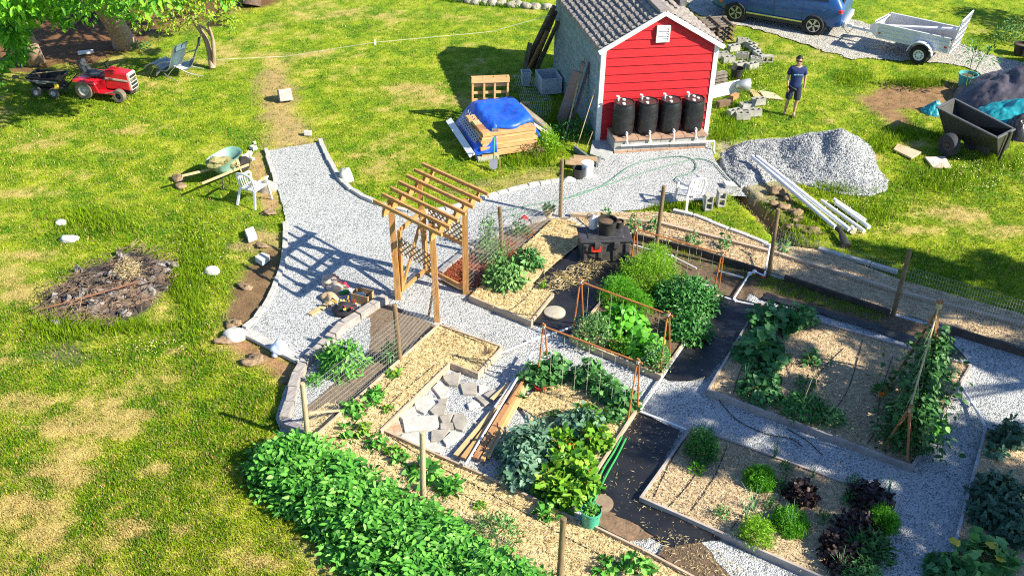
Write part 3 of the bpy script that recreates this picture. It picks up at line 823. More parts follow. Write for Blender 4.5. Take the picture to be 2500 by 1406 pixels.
# the gate, swung open on the left post
ga = PA + axu * .08 ; gd = (G(1050, 690) - G(985, 640)); gd.z = 0; gd = (PD - PA).normalized()
gl = (PD - PA).length - .13; gt = thing('gate', '', '', ga)
del_keys = [gt.pop(k) if False else None for k in ()]
gt.parent = arb; gt.location = ga - PA; gt.name = 'gate'
XF[gt] = Matrix.Translation(ga)
w0, w1 = ga + Vector((0, 0, .14)), ga + Vector((0, 0, 1.62))
m = MB(); m.beam(w0 + gd * .05, w1 + gd * .05, .05, .085, axw); m.beam(w0 + gd * (gl - .05), w1 + gd * (gl - .05), .05, .085, axw)
m.beam(w0 + gd * .0925, w0 + gd * (gl - .0925), .045, .09); m.beam(w1 + gd * .0925, w1 + gd * (gl - .0925), .045, .09)
m.beam(w0 + gd * .1 + Vector((0, 0, .08)), w1 + gd * (gl - .1) - Vector((0, 0, .08)), .04, .08)
m.build('gate_frame', M_CEDAR, gt, world=True)
M_WIRE = mat('galvanised wire', (.55,.55,.52), (.42,.42,.40), 5, .45, metal=.6)
def wires(m, p0, p1, z0, z1, dx=.052, dz=.10, r=.0021, sag=0.0):
    p0 = Vector(p0); p1 = Vector(p1); n = max(2, int((p1 - p0).length / dx)); k = max(2, int((z1 - z0) / dz))
    for i in range(n + 1):
        p = p0.lerp(p1, i / n); m.tube([p + Vector((0, 0, z0)), p + Vector((0, 0, z1))], r, 3, False)
    for j in range(k + 1):
        z = z0 + (z1 - z0) * j / k
        m.tube([p0 + Vector((0, 0, z)), p0.lerp(p1, .5) + Vector((0, 0, z - sag)), p1 + Vector((0, 0, z))], r, 3, False)
    return m
wires(MB(), w0 * 1 + gd * .05 - Vector((0, 0, w0.z)), w0 + gd * (gl - .05) - Vector((0, 0, w0.z)), .16, 1.6).build('wire_mesh', M_WIRE, gt, world=True)

# ------------------------------------------------------------------ wire fences on round posts
M_POST = mat('weathered round post', (.24,.165,.085), (.13,.09,.05), 4, .85, stretch=(8, 8, 1), bump=.3)
M_POSTL = mat('pale round post', (.50,.40,.25), (.36,.27,.16), 4, .85, stretch=(8, 8, 1), bump=.3)
def fpost(parent, base, top, m=M_POST, h=None):
    b = G(*base); hh = h or HT(base[0], base[1], top[0], top[1])
    t = G(top[0], top[1], hh); t = Vector((b.x + max(-.12, min(.12, t.x - b.x)), b.y + max(-.1, min(.1, t.y - b.y)), hh))
    MB().tube([b - Vector((0, 0, .2)), b.lerp(t, .5), t - Vector((0, 0, .006)), t], [.050, .048, .046, .040], 12).build('post', m, parent, world=True, smooth='auto')
    return b
def fence(name, label, posts, runs, lo=.05, hi=1.22):
    f = thing(name, label, 'fence', G(*posts[0][0]))
    for p in posts: fpost(f, *p)
    for a, b, z1 in runs:
        wires(MB(), a, b, lo, z1).build('wire_mesh', M_WIRE, f, world=True)
    return f
P1, P2, P3, P4, P5, P6, P7, P8, P9 = (G(*b) for b in ((1368,530),(1227,635),(1601,610),(1876,675),(2180,770),(978,890),(752,1075),(1033,1221),(1364,1440)))
fa = fence('wire_fence', 'wire mesh fence on round posts left of the arbour with a propped timber brace', [((978,890),(963,743),M_POST), ((752,1075),(738,935),M_POSTL)], [(P7, P6, 1.12), (P6, PN, 1.12)])
MB().beam(G(742, 1000, .0) * 0 + P7 + Vector((.05, .02, .62)), G(850, 1000, .03), .045, .03).build('brace', mat('grey lath', (.48,.38,.24), (.36,.28,.18), 5, .8), fa, world=True)
fence('wire_fence', 'wire mesh fence on dark round posts right of the arbour beside the red mulch', [((1227,635),(1220,505)), ((1368,530),(1372,390))], [(PB, P2, 1.15), (P2, P1, 1.15)])
PX = P5 + (P5 - P4) * 2.2
fence('wire_fence', 'long wire mesh fence on dark posts along the back garden bed', [((1601,610),(1621,454)), ((1876,675),(1900,510)), ((2180,770),(2222,610))], [(P4, P5, 1.22), (P5, PX, 1.22)])
fence('wire_fence', 'low wire fence on two round posts in front of the straw covered strip', [((1033,1221),(1031,1054),M_POSTL), ((1364,1440),(1376,1264),M_POST)], [(P8, P9, .34), (P7 + (P8 - P7) * .75, P8, .2)], .02)
# ================================================================== beds, mulch, fabric, edging
M_STRAWB = mat('straw mulch base', (.74,.60,.33), (.46,.34,.17), 9, .95, bump=.8, bscale=60, detail=8)
M_CHIPB = mat('wood chip mulch base', (.60,.46,.28), (.36,.26,.15), 10, .95, bump=.8, bscale=60, detail=8)
M_SOIL = mat('dark garden soil', (.17,.115,.07), (.075,.05,.032), 12, .98, bump=.9, bscale=45, detail=7)
M_SOILG = mat('grey brown garden soil', (.23,.175,.12), (.13,.095,.065), 14, .98, bump=.9, bscale=50, detail=7)
M_REDM = mat('red bark mulch base', (.26,.07,.032), (.10,.03,.018), 14, .95, bump=.8, bscale=40)
M_FABRIC = mat('black weed fabric', (.013,.0135,.016), (.006,.006,.008), 3.5, .5, bump=.5, bscale=7, spec=.6)
M_BOARD = mat('weathered bed board', (.50,.40,.29), (.33,.25,.175), 3, .85, stretch=(1, 1, 6), bump=.2)
M_BOARDG = mat('grey bed board', (.44,.38,.34), (.27,.23,.21), 3, .85, bump=.2)
M_BOARDD = mat('dark old board', (.10,.075,.06), (.05,.04,.035), 4, .9)
STRAWC = [(.46,.33,.15), (.72,.58,.29), (.82,.70,.40), (.88,.79,.54)]
M_STRAND = island_mat('straw strand', STRAWC, .75, .3, .15)
M_CHIPS = island_mat('wood chip', [(.28,.19,.10), (.50,.38,.22), (.66,.53,.33), (.76,.65,.46)], .85, .2)
M_REDC = island_mat('red bark chip', [(.16,.04,.02), (.34,.085,.035), (.46,.14,.06)], .85, .2)
def strands(P, z, L, W, m, name, lab, cat='mulch', tilt=.25, zr=.02):
    n = len(P); a = RNG.random(n) * 6.28
    D = np.stack([np.cos(a), np.sin(a), RNG.normal(size=n) * tilt], 1); N_ = np.stack([RNG.normal(size=n) * .35, RNG.normal(size=n) * .35, np.ones(n)], 1)
    Q = np.stack([P[:, 0], P[:, 1], np.broadcast_to(z, n) + RNG.random(n) * zr], 1)
    o = leaves(name, m, Q, N_, D, L * (.5 + RNG.random(n)), W * (.6 + .8 * RNG.random(n)), 'diamond')
    return tag(o, lab, cat, kind='stuff')
def W2(pts): return [tuple(G(*p)[:2]) for p in pts]
def mulch(pts, z, m, name, lab, dens, mm=None, L=.09, W=.012, world=None, amp=.03, holes=None):
    poly = world if world is not None else W2(pts)
    o = sheet(name, poly, z, m, amp); tag(o, kind='structure')
    A = np.array(poly); ar = abs(sum(A[i][0] * A[(i + 1) % len(A)][1] - A[(i + 1) % len(A)][0] * A[i][1] for i in range(len(A)))) / 2
    P = scatter(A, int(ar * dens), .02)
    nn = fbm(P[:, 0], P[:, 1], 3.0, 6); P = P[RNG.random(len(P)) < .35 + 1.1 * nn]
    strands(P, z + .002, L, W, mm or M_STRAND, 'mulch', lab)
    return poly
def boards(name, label, pts, z0, z1, th=.04, m=None, closed=False, segs=None):
    """timber frame of a bed: one board per side"""
    m = m or M_BOARD
    t = thing(name, label, 'raised bed', (pts[0][0], pts[0][1], 0))
    n = len(pts)
    for i in range(n if closed else n - 1):
        a = Vector((*pts[i][:2], (z0 + z1) / 2)); b = Vector((*pts[(i + 1) % n][:2], (z0 + z1) / 2))
        d = (b - a).normalized()
        MB().beam(a + d * (th * .52 if (i % 2 or not closed) else -th * .5), b - d * (th * .52 if i % 2 else -th * .5), th, z1 - z0).build('board', m, t, world=True, bevel=.004)
    return t
BZ = .155
def corners(a, b, d):
    A, B, D = G(*a), G(*b), G(*d)
    return [A, B, D + (B - A), D]
# top edges in the photograph sit BZ above the ground
def C4(a, b, d):
    A, B, D = G(a[0], a[1], BZ), G(b[0], b[1], BZ), G(d[0], d[1], BZ)
    return [tuple(p[:2]) for p in (A, B, D + (B - A), D)]
# -- mid right bed, front right bed
BF = [tuple(G(x, y, BZ)[:2]) for x, y in ((1729,950), (2228,1135), (2370,890), (1852,742))]
BG = [tuple(G(x, y, BZ)[:2]) for x, y in ((1565,1212), (2120,1455), (2192,1222), (1689,1040))]
BC = [tuple(G(x, y, BZ)[:2]) for x, y in ((1393,822), (1613,914), (1752,718), (1556,632))]
BD = [tuple(G(x, y, BZ)[:2]) for x, y in ((1128,1135), (1398,1236), (1563,983), (1386,905))]
BB = [tuple(G(x, y, BZ)[:2]) for x, y in ((1145,720), (1296,783), (1352,714))]
BBI = [tuple(G(x, y, BZ)[:2]) for x, y in ((1145,720), (1296,783), (1352,714), (1300,688), (1366,630), (1408,597), (1440,562), (1400,535), (1352,530))]
BL_ = [tuple(G(x, y, BZ)[:2]) for x, y in ((762,1068), (1072,790), (1226,845), (1166,910), (1099,884), (930,1048))]
BH = [tuple(G(x, y, BZ)[:2]) for x, y in ((2318,1380), (2408,1040), (2700,1150), (2640,1480))]
boards('raised_bed', 'large grey board bed in the shade holding squash, onions and the bean frame', BF, .0, BZ, .045, M_BOARDG, True)
boards('raised_bed', 'grey board bed with round parsley clumps and dark red lettuce', BG, .0, BZ, .045, M_BOARDG, True)
boards('raised_bed', 'board bed packed with carrot tops and nasturtiums behind two string frames', BC, .0, BZ, .045, M_BOARD, True)
boards('raised_bed', 'board bed of chard, kale and climbing cucumbers', BD[1:], .0, BZ, .045, M_BOARD)
boards('raised_bed', 'narrow board bed corner with two broad leaved clumps beside the arbour', BB, .0, BZ, .045, M_BOARD)
boards('raised_bed', 'L shaped straw covered bed around the flagstones', BL_ , .0, BZ, .04, M_BOARD)
boards('raised_bed', 'shaded bed with blue grey boards at the right edge, full of dark kale', BH[:3], .0, BZ, .05, mat('blue grey board', (.40,.41,.44), (.27,.28,.31), 3, .8))
def inset(poly, d):
    c = Vector((sum(p[0] for p in poly) / len(poly), sum(p[1] for p in poly) / len(poly)))
    return [tuple(Vector(p) + (c - Vector(p)).normalized() * d) for p in poly]
FZ = .115
mulch(None, FZ, M_STRAWB, 'bed_mulch', 'pale straw mulch filling the L shaped bed', 1500, world=BL_, amp=0)
mulch(None, FZ, M_STRAWB, 'bed_mulch', 'pale straw mulch around the broad leaved clumps', 1500, world=BBI, amp=0)
mulch(None, FZ, M_CHIPB, 'bed_mulch', 'tan wood chips filling the large shaded bed', 1300, M_CHIPS, .06, .014, world=BF, amp=0)
mulch(None, FZ, M_CHIPB, 'bed_mulch', 'tan wood chips around the parsley clumps', 1500, M_CHIPS, .06, .014, world=BG, amp=0)
tag(sheet('bed_soil', BC, FZ, M_SOIL), kind='structure')
mulch(None, FZ - .03, M_STRAWB, 'bed_mulch', 'straw mulch between the cucumbers and the chard', 1500, world=[tuple(G(*p, .09)[:2]) for p in ((1255,985), (1300,1010), (1250,1130), (1398,1232), (1560,985), (1388,908))], amp=0)
mulch(None, FZ, M_CHIPB, 'bed_mulch', 'wood chips in the shaded right edge bed', 1000, M_CHIPS, .06, .014, world=BH, amp=0)
# -- straw strip in front, ending under the leafy row
mulch([(735,1085), (762,1070), (928,1052), (1010,1092), (1120,1140), (1250,1195), (1340,1240), (1450,1292), (1560,1345), (1700,1420), (1760,1470), (1500,1560), (1330,1440), (1150,1370), (960,1230), (820,1120)], .028, M_STRAWB, 'straw_strip', 'pale straw mulch on the strip in front of the beds', 1500)
# boards of the front edge
fe = thing('edge_boards', 'weathered boards edging the front of the garden above the straw strip', 'edging', G(930, 1052))
for a, b in (((930,1050),(1062,1110)), ((1064,1111),(1240,1188)), ((1246,1192),(1400,1268)), ((1425,1275),(1570,1345)), ((1574,1347),(1720,1425))):
    MB().beam(G(*a, .05), G(*b, .05), .04, .09).build('board', M_BOARD, fe, world=True)
# -- back bed along the fence
mulch([(1392,522), (1620,520), (1700,535), (1880,605), (1868,665), (1700,612), (1545,575), (1440,560)], .030, M_CHIPB, 'back_bed_mulch', 'wood chip mulch of the back bed', 1300, M_CHIPS, .07, .014)
mulch([(1885,600), (2000,612), (2210,690), (2500,770), (2700,830), (2700,900), (2330,805), (2175,762), (1915,678), (1868,663)], .030, M_CHIPB, 'back_bed_mulch', 'dull wood chip mulch of the shaded end of the back bed', 1000, M_CHIPS, .07, .014)
tag(sheet_px('bed_soil', [(1545,580), (1868,668), (1800,760), (1745,720), (1750,700), (1560,640), (1530,615)], .022, M_SOIL, .03), kind='structure')
tag(sheet_px('weedy_soil', [(1868,670), (1915,684), (2175,768), (2330,812), (2330,850), (2200,810), (1860,730), (1800,700)], .026, M_SOIL, .03), kind='structure')
bt = thing('landscape_timber', 'long pale landscape timber lying along the back bed', 'timber', G(1393, 524))
MB().beam(G(1393, 524, .06), G(1605, 545, .06), .10, .10).build('timber', M_BOARD, bt, world=True)
MB().beam(G(1607, 545, .06), G(1900, 620, .06), .10, .10).build('timber', M_BOARD, bt, world=True)
MB().beam(G(1902, 621, .06), G(2200, 715, .06), .10, .10).build('timber', M_BOARD, bt, world=True)
MB().beam(G(2203, 716, .06), G(2600, 820, .06), .10, .10).build('timber', M_BOARD, bt, world=True)
bt2 = thing('edge_boards', 'dark old boards edging the front of the back bed', 'edging', G(1542, 576))
for a, b in (((1542,577),(1700,614)), ((1702,615),(1868,668)), ((1915,680),(2172,765)), ((2320,806),(2640,905))):
    MB().beam(G(*a, .09), G(*b, .09), .05, .19).build('board', M_BOARDD, bt2, world=True)
# weeds along the shaded boards
P = np.concatenate([scatter(GA([(1870,672), (2170,768), (2150,790), (1840,705)]), 1400), scatter(GA([(1560,585), (1860,675), (1840,695), (1540,600)]), 260)])
P = np.repeat(P, 3, axis=0) + RNG.normal(size=(len(P) * 3, 2)) * .02
c = (GREEN * 1.0)[None] * (.6 + .8 * RNG.random((len(P), 1))) + YEL * .3
grass_blades(P, .05 + .12 * RNG.random(len(P)), .014 + .008 * RNG.random(len(P)), c, 'weeds', 'low weeds along the dark boards of the back bed', .9)
# -- red mulch bed behind the arbour
tag(sheet_px('mulch_bed', [(1075,690), (1090,650), (1160,600), (1240,562), (1330,535), (1392,530), (1310,590), (1230,650), (1146,722)], .024, M_SOILG, .03), kind='structure')
rm = [(1080,680), (1090,650), (1150,625), (1200,640), (1260,610), (1250,650), (1200,690), (1143,705), (1100,690)]
tag(sheet_px('red_mulch', rm, .034, M_REDM, .05), kind='structure')
strands(scatter(GA(rm), 2600), .036, .055, .018, M_REDC, 'red_mulch', 'red bark mulch behind the arbour', tilt=.5, zr=.03)
for k, (x, y, w_) in enumerate([(1240,600,26), (1290,575,22), (1180,640,26)]):
    pp = scatter(GA([(x - w_, y), (x, y - w_ * .6), (x + w_, y), (x, y + w_ * .6)]), 220)
    strands(pp, .03, .05, .016, M_REDC, 'red_mulch', 'thin scatter of red bark mulch on the flower strip', tilt=.5)
# -- left corner bed inside the block wall
tag(sheet_px('bed_soil', [(822,830), (905,765), (950,742), (1066,795), (985,880), (870,985), (770,1062), (742,1020), (752,960), (780,900)], .022, M_SOILG, .04), kind='structure')
tag(sheet_px('gravel_patch', [(790,880), (830,815), (880,775), (900,775), (905,800), (900,860), (860,900), (740,1000), (700,1030), (720,960)], .027, MGRAV, .05), kind='structure')
mulch([(742,1020), (800,985), (830,990), (800,1040), (762,1066), (735,1060)], .030, M_STRAWB, 'straw_patch', 'straw in the corner of the block wall', 1200)
# -- black weed fabric
F1 = [(1296,790), (1352,722), (1302,692), (1366,634), (1410,600), (1530,620), (1556,645), (1470,730), (1394,828), (1350,812)]
F2 = [(1614,920), (1752,722), (1850,748), (1800,830), (1728,925), (1690,935), (1640,932)]
F3 = [(1560,1010), (1600,1030), (1660,1058), (1568,1215), (1580,1235), (1760,1320), (1640,1340), (1560,1290), (1445,1240), (1400,1240)]
F4 = [(2180,812), (2330,850), (2360,885), (2210,838), (2000,770), (1860,735), (1870,720)]
for k, f in enumerate((F1, F2, F3, F4)):
    poly = np.array(W2(f)); lo, hi = poly.min(0) - .05, poly.max(0) + .05
    out = ragged([tuple(p) for p in poly], .04, .15, k)
    bm = bmesh.new(); fs = tessellate_polygon([out]); vs = [bm.verts.new((p.x, p.y, .03)) for p in out]
    for t in fs:
        try: bm.faces.new([vs[i] for i in t])
        except ValueError: pass
    bmesh.ops.subdivide_edges(bm, edges=[e for e in bm.edges if e.calc_length() > .12], cuts=6, use_grid_fill=True)
    bmesh.ops.triangulate(bm, faces=bm.faces)
    bmesh.ops.recalc_face_normals(bm, faces=bm.faces)
    for v in bm.verts:
        s = v.co.x * .8 + v.co.y * .6
        v.co.z = .018 + .075 * float(fbm(s * 1.0, v.co.x * .6 - v.co.y * .8 + 0, 2.2, 3 + k)) ** 1.0 + .02 * float(vnoise(v.co.x * 3.2 + v.co.y * 2.2, v.co.y * .7 - v.co.x * .5, 1.8, 8))
    me = bpy.data.meshes.new('weed_fabric'); bm.to_mesh(me); bm.free()
    if sum(p.normal.z for p in me.polygons) < 0: me.flip_normals()
    me.polygons.foreach_set('use_smooth', [True] * len(me.polygons)); me.materials.append(M_FABRIC)
    o = bpy.data.objects.new('weed_fabric', me); COL.objects.link(o)
    tag(o, ['wrinkled black weed fabric under the storage tote', 'black weed fabric between the carrot bed and the shaded bed', 'black weed fabric beside the hoses and the potted plant, strewn with straw', 'black weed fabric strip behind the shaded bed'][k], 'weed fabric')
strands(scatter(GA([(1310,690), (1400,660), (1440,625), (1480,640), (1440,690), (1360,720)]), 700), .065, .16, .012, M_STRAND, 'loose_straw', 'loose straw blown over the fabric by the tote', tilt=.2, zr=.03)
strands(scatter(GA(F3), 300), .06, .07, .009, M_STRAND, 'loose_straw', 'loose straw on the fabric beside the hoses', tilt=.2)
strands(scatter(GA(F2), 60), .06, .06, .008, M_STRAND, 'loose_straw', 'bits of straw on the fabric between the beds', tilt=.2)
tag(sheet_px('soil_patch', [(1450,1215), (1500,1205), (1570,1260), (1600,1310), (1540,1320), (1440,1270)], .060, mat('dusty soil', (.26,.165,.10), (.12,.08,.05), 8, .95, bump=.6), .06), kind='structure')
tag(sheet_px('soil_patch', [(1640,1300), (1730,1320), (1850,1390), (1800,1440), (1700,1420), (1600,1350)], .05, M_SOIL, .08), kind='structure')
strands(scatter(GA([(1560,1280), (1660,1300), (1850,1400), (1760,1440), (1600,1350)]), 420), .055, .08, .009, M_STRAND, 'loose_straw', 'loose straw on the dark soil below the grey bed', tilt=.2)
tag(sheet_px('gravel_patch', [(1700,1310), (1760,1320), (1960,1420), (1900,1470), (1800,1420)], .055, MGRAV, .10), kind='structure')

# ------------------------------------------------------------------ block edgings: every block its own piece
M_PAVER = mat('pale edging paver', (.50,.49,.46), (.34,.335,.32), 7, .9, bump=.25, bscale=50)
M_WALLB = mat('pinkish grey wall block', (.40,.365,.335), (.27,.245,.225), 6, .9, bump=.3, bscale=50)
def run_blocks(line, name, label, group, m, ln=.40, w=.09, h=.07, z=.0, gap=.012, cat='edging block', k=6, jit=.015, tilt=0.0):
    pts = catmull([G(*p) for p in line], k); acc = 0; i = 0; out = []
    cum = [0.0]
    for a, b in zip(pts[:-1], pts[1:]): cum.append(cum[-1] + (b - a).length)
    def at(s):
        s = min(max(s, 0), cum[-1])
        for j in range(len(cum) - 1):
            if s <= cum[j + 1]: return pts[j].lerp(pts[j + 1], (s - cum[j]) / max(1e-6, cum[j + 1] - cum[j]))
        return pts[-1]
    n = max(1, int(cum[-1] / ln))
    me = None
    for j in range(n):
        a, b = at(j * cum[-1] / n), at((j + 1) * cum[-1] / n); d = b - a
        if me is None:
            o = MB().box((0, 0, h / 2), (d.length - gap, w, h), taper=.96).build(name, m, bevel=.008); me = o
        else:
            o = me.copy(); COL.objects.link(o); o.scale = (d.length / me['_l'], 1, 1)
        if j == 0: l0 = d.length; me['_l'] = l0
        c = (a + b) / 2
        o.location = (c.x + random.uniform(-jit, jit), c.y + random.uniform(-jit, jit), z + random.uniform(-.006, .006))
        o.rotation_euler = (random.uniform(-tilt, tilt), random.uniform(-.02, .02), math.atan2(d.y, d.x) + random.uniform(-.03, .03))
        tag(o, label, cat, group); out.append(o)
    for o in out:
        if '_l' in o: del o['_l']
    return out
run_blocks([(781,344), (803,395), (833,442), (868,474), (915,497)], 'edging_paver', 'pale paver in the row edging the right side of the gravel path', 'pavers along the right path edge', M_PAVER, .40, .12, .10, -.01)
run_blocks([(915,497), (985,516), (1050,518), (1100,509), (1170,488), (1240,467), (1300,453), (1370,442)], 'edging_paver', 'pale paver in the curved row between lawn and gravel behind the arbour', 'pavers along the path behind the arbour', M_PAVER, .30, .12, .08, -.01)
run_blocks([(648,366), (662,412), (672,445)], 'edging_paver', 'pale paver at the upper left start of the gravel path', 'pavers at the start of the path', M_PAVER, .40, .10, .08, -.01)
run_blocks([(695,545), (697,600), (690,645), (675,692), (655,735), (625,780), (595,803)], 'edging_paver', 'pale paver curving along the left edge of the gravel path below the white chair', 'pavers along the left path edge', M_PAVER, .38, .12, .07, -.01)
run_blocks([(597,812), (655,842), (735,884)], 'edging_slab', 'long pale slab across the lower end of the gravel path', 'slabs across the path end', M_PAVER, .85, .22, .07, -.01)
run_blocks([(942,737), (905,760), (868,785), (838,803), (812,830), (780,862), (752,886)], 'wall_block', 'pinkish grey wall block in the straight upper row of the low curved wall', 'blocks of the upper wall row', M_WALLB, .42, .18, .20, -.02, jit=.02)
run_blocks([(748,890), (727,925), (716,962), (705,1005), (694,1035)], 'wall_block', 'pinkish grey wall block in the curved lower row of the low wall', 'blocks of the lower wall row', M_WALLB, .42, .18, .20, -.02, jit=.02)
run_blocks([(694,1038), (700,1058), (722,1070), (745,1076)], 'wall_block', 'dark wall block at the rounded front corner of the low wall', 'blocks of the wall corner', mat('dark wall block', (.30,.27,.29), (.18,.16,.18), 6, .9), .34, .18, .18, -.02)
run_blocks([(1075,672), (1110,640), (1160,603), (1240,563), (1330,536)], 'edging_block', 'dark grey block edging the flower strip behind the arbour', 'blocks edging the flower strip', mat('grey block', (.33,.32,.32), (.2,.2,.2), 6, .9), .42, .14, .11, -.01)
run_blocks([(1640,517), (1690,528), (1760,556), (1820,578), (1872,600)], 'edging_paver', 'pale paver edging the back bed in the sun near the white chair', 'sunlit pavers of the back bed', M_PAVER, .45, .12, .09, -.01)
run_blocks([(1995,610), (2050,626), (2110,644), (2190,668)], 'edging_paver', 'pale paver edging the shaded part of the back bed', 'shaded pavers of the back bed', M_PAVER, .48, .12, .09, -.01)
# ================================================================== things in the garden
M_COPPER = mat('copper stained pole', (.55,.20,.055), (.36,.12,.035), 4, .55)
M_STRING = mat('pale string', (.62,.58,.45), (.5,.46,.36), 5, .8)
def aframe(name, label, top0, top1, f0, f1, H=1.35, m=M_COPPER, r=.017, nstr=7):
    """two crossed leg pairs with a ridge pole; f0, f1 feet mid points"""
    A, B = G(*f0), G(*f1)
    t = thing(name, label, 'plant trellis', A)
    ta, tb = G(top0[0], top0[1], H), G(top1[0], top1[1], H)
    ax = (tb - ta).normalized(); sd = Vector((-ax.y, ax.x, 0)).normalized()
    MB().tube([ta - ax * .07, tb + ax * .09], r * 1.05, 8).build('ridge_pole', m, t, world=True, smooth='auto')
    for p, g, s in ((ta, A, 1), (tb, B, -1)):
        for q in (-1, 1):
            foot = Vector((p.x, p.y, .1)) + sd * .20 * q + (Vector((g.x, g.y, 0)) - Vector((p.x, p.y, 0))) * .5
            top = p + (p - foot).normalized() * .07 + ax * .02 * q
            MB().tube([foot, top], r * .95, 8).build('leg', m, t, world=True, smooth='auto')
        MB().tube([p + Vector((0, 0, -.03)), p + Vector((0, 0, .03))], r * 2.2, 8).build('lashing', M_STRING, t, world=True)
    m_ = MB()
    for k in range(nstr):
        p = ta.lerp(tb, (k + .7) / (nstr + .4)); m_.tube([p, Vector((p.x, p.y, .12))], .003, 3, False)
    m_.build('string', M_STRING, t, world=True)
    return t
aframe('string_trellis', 'copper coloured pole frame hung with string over the cucumbers, nearest the camera', (1328,797), (1558,883), (1328,915), (1545,1020))
aframe('string_trellis', 'copper coloured pole frame hung with string across the front of the carrot bed', (1418,688), (1632,768), (1413,800), (1628,900), 1.3)
aframe('string_trellis', 'copper coloured pole frame hung with string behind the carrot bed', (1553,560), (1764,620), (1550,650), (1745,710), 1.2)
# bean frame of bamboo with wooden tripods
bfm = thing('bean_trellis', 'bean trellis of brown timber legs and a sloping bamboo ridge in the shaded bed', 'plant trellis', G(2180, 1110))
M_OLDW = mat('rusty brown timber', (.34,.15,.06), (.2,.09,.04), 4, .7); M_BAMB = mat('bamboo', (.52,.42,.22), (.36,.28,.13), 5, .6)
n_top = G(2222, 995, 1.25); f_top = G(2293, 745, 1.95)
for foot in ((2155,1095), (2215,1130)):
    MB().beam(G(foot[0], foot[1], .1), n_top + (n_top - G(foot[0], foot[1], .1)).normalized() * .06, .06, .035).build('leg', M_OLDW, bfm, world=True)
FB = Vector((f_top.x, f_top.y, 0))
for dx_, dy_ in ((-.45, .1), (.40, .15), (.05, -.35)):
    MB().beam(FB + Vector((dx_, dy_, .1)), f_top + Vector((-dx_ * .12, 0, .10)), .05, .035).build('leg', M_OLDW, bfm, world=True)
MB().tube([n_top + (n_top - f_top).normalized() * .1, n_top.lerp(f_top, .5) + Vector((0, 0, -.04)), f_top + (f_top - n_top).normalized() * .12], .016, 8).build('ridge_pole', M_BAMB, bfm, world=True)
m = MB()
for k in range(9):
    p = n_top.lerp(f_top, (k + .6) / 9.2); m.tube([p, Vector((p.x + .25 * (-1) ** k, p.y, .12))], .003, 3, False)
m.build('string', M_STRING, bfm, world=True)
MB().tube([f_top + Vector((0, 0, -.06)), f_top + Vector((0, 0, .05))], .06, 8).build('lashing', M_BAMB, bfm, world=True)
# small tripod of canes
ct = thing('cane_tripod', 'small tripod of thin canes in the shaded bed', 'plant support', G(1990, 1010))
tp = G(1990, 905, .9)
for f in ((1945,1022), (2000,1000), (2030,985)): MB().tube([G(*f, .1), tp + (tp - G(*f, .1)).normalized() * .08], .008, 5).build('cane', M_BAMB, ct, world=True)

# ------------------------------------------------------------------ white irrigation pipes
def pipe(label, pts, r=.021, m=M_PVC, name='irrigation_pipe', z=.10):
    P = [G(p[0], p[1], p[2] if len(p) > 2 else z) for p in pts]
    mb = MB()
    for a, b in zip(P[:-1], P[1:]): mb.tube([a, b], r, 8)
    for p in P[1:-1]: mb.box(p, (r * 3.1, r * 3.1, r * 2.9), .5)
    return single(mb, name, m, label, 'pipe', smooth='auto')
pipe('long white pipe running along the right side of the carrot bed', [(1562,1002), (1748,725)])
pipe('white pipe crossing from the carrot bed corner to the shaded bed', [(1747,718), (1795,735), (1846,745)], z=.07)
pipe('white pipe with elbows climbing towards the back bed', [(1790,731), (1830,668), (1842,663, .12), (1868,674, .12)])
pipe('white pipe with a red valve rising beside the dark fence post', [(1866,672, .12), (1880,600, .35), (1862,592, .35)])
pipe('white pipe running from the L shaped bed to the carrot bed', [(1206,868, .10), (1300,830), (1402,797)])
pipe('white pipe reaching from the cucumber bed to the grey bed corner', [(1560,1003), (1676,1048)])
pipe('white pipe lying behind the carrot bed', [(1548,598), (1640,625), (1700,655)], .018)
pipe('white pipe joining the back bed and the shaded elbows', [(1756,662), (1815,678)], .02)
pipe('blue grey pipe angling down to the shaded right edge bed', [(2338,930), (2375,985), (2405,1040, .16)], .025, mat('bluish pvc', (.62,.66,.72), (.5,.54,.6), 6, .4))
single(MB().tube([G(1864,676,.13), G(1864,676,.19)], .02, 6).box(G(1864,676,.2), (.09,.025,.02)), 'valve_handle', mat('red handle', (.6,.03,.02), (.45,.02,.02), 6, .5), 'small red valve handle on the white pipe by the dark post', 'valve')
single(MB().tube([G(1853,742,.10), G(1853,742,.22)], .02, 6).box(G(1853,742,.23), (.09,.025,.03)), 'valve_handle', MATS['red handle'], 'small red valve handle at the top left corner of the shaded bed', 'valve')
# hoses
M_HOSE = mat('green hose', (.06,.22,.14), (.035,.14,.09), 8, .5)
def hose(pts, label, r=.011, m=M_HOSE, z=.035, name='garden_hose', cat='hose', k=8):
    return single(MB().tube(catmull([G(p[0], p[1], p[2] if len(p) > 2 else z) for p in pts], k), r, 6), name, m, label, cat, smooth='auto')
hose([(1200,520), (1300,500), (1400,480), (1450,462), (1490,440), (1540,405), (1600,388), (1660,382), (1690,390), (1700,405), (1690,420), (1655,432), (1650,443), (1680,454)], 'green hose looping over the gravel in front of the shed to the white chair')
hose([(1230,530), (1330,505), (1420,470), (1480,452), (1560,425), (1640,402), (1700,388), (1740,398), (1770,430), (1800,460)], 'green hose running straight over the gravel towards the trench')
hose([(1518,1065), (1500,1100), (1470,1150), (1440,1225)], 'bright green hose lying along the cucumber bed, left of a pair', .016, mat('bright green hose', (.05,.40,.10), (.03,.28,.07), 8, .45), .12)
hose([(1528,1070), (1508,1110), (1480,1160), (1446,1232)], 'bright green hose lying along the cucumber bed, right of a pair', .016, MATS['bright green hose'], .12)
M_DRIP = mat('black drip line', (.03,.027,.025), (.018,.016,.015), 8, .6)
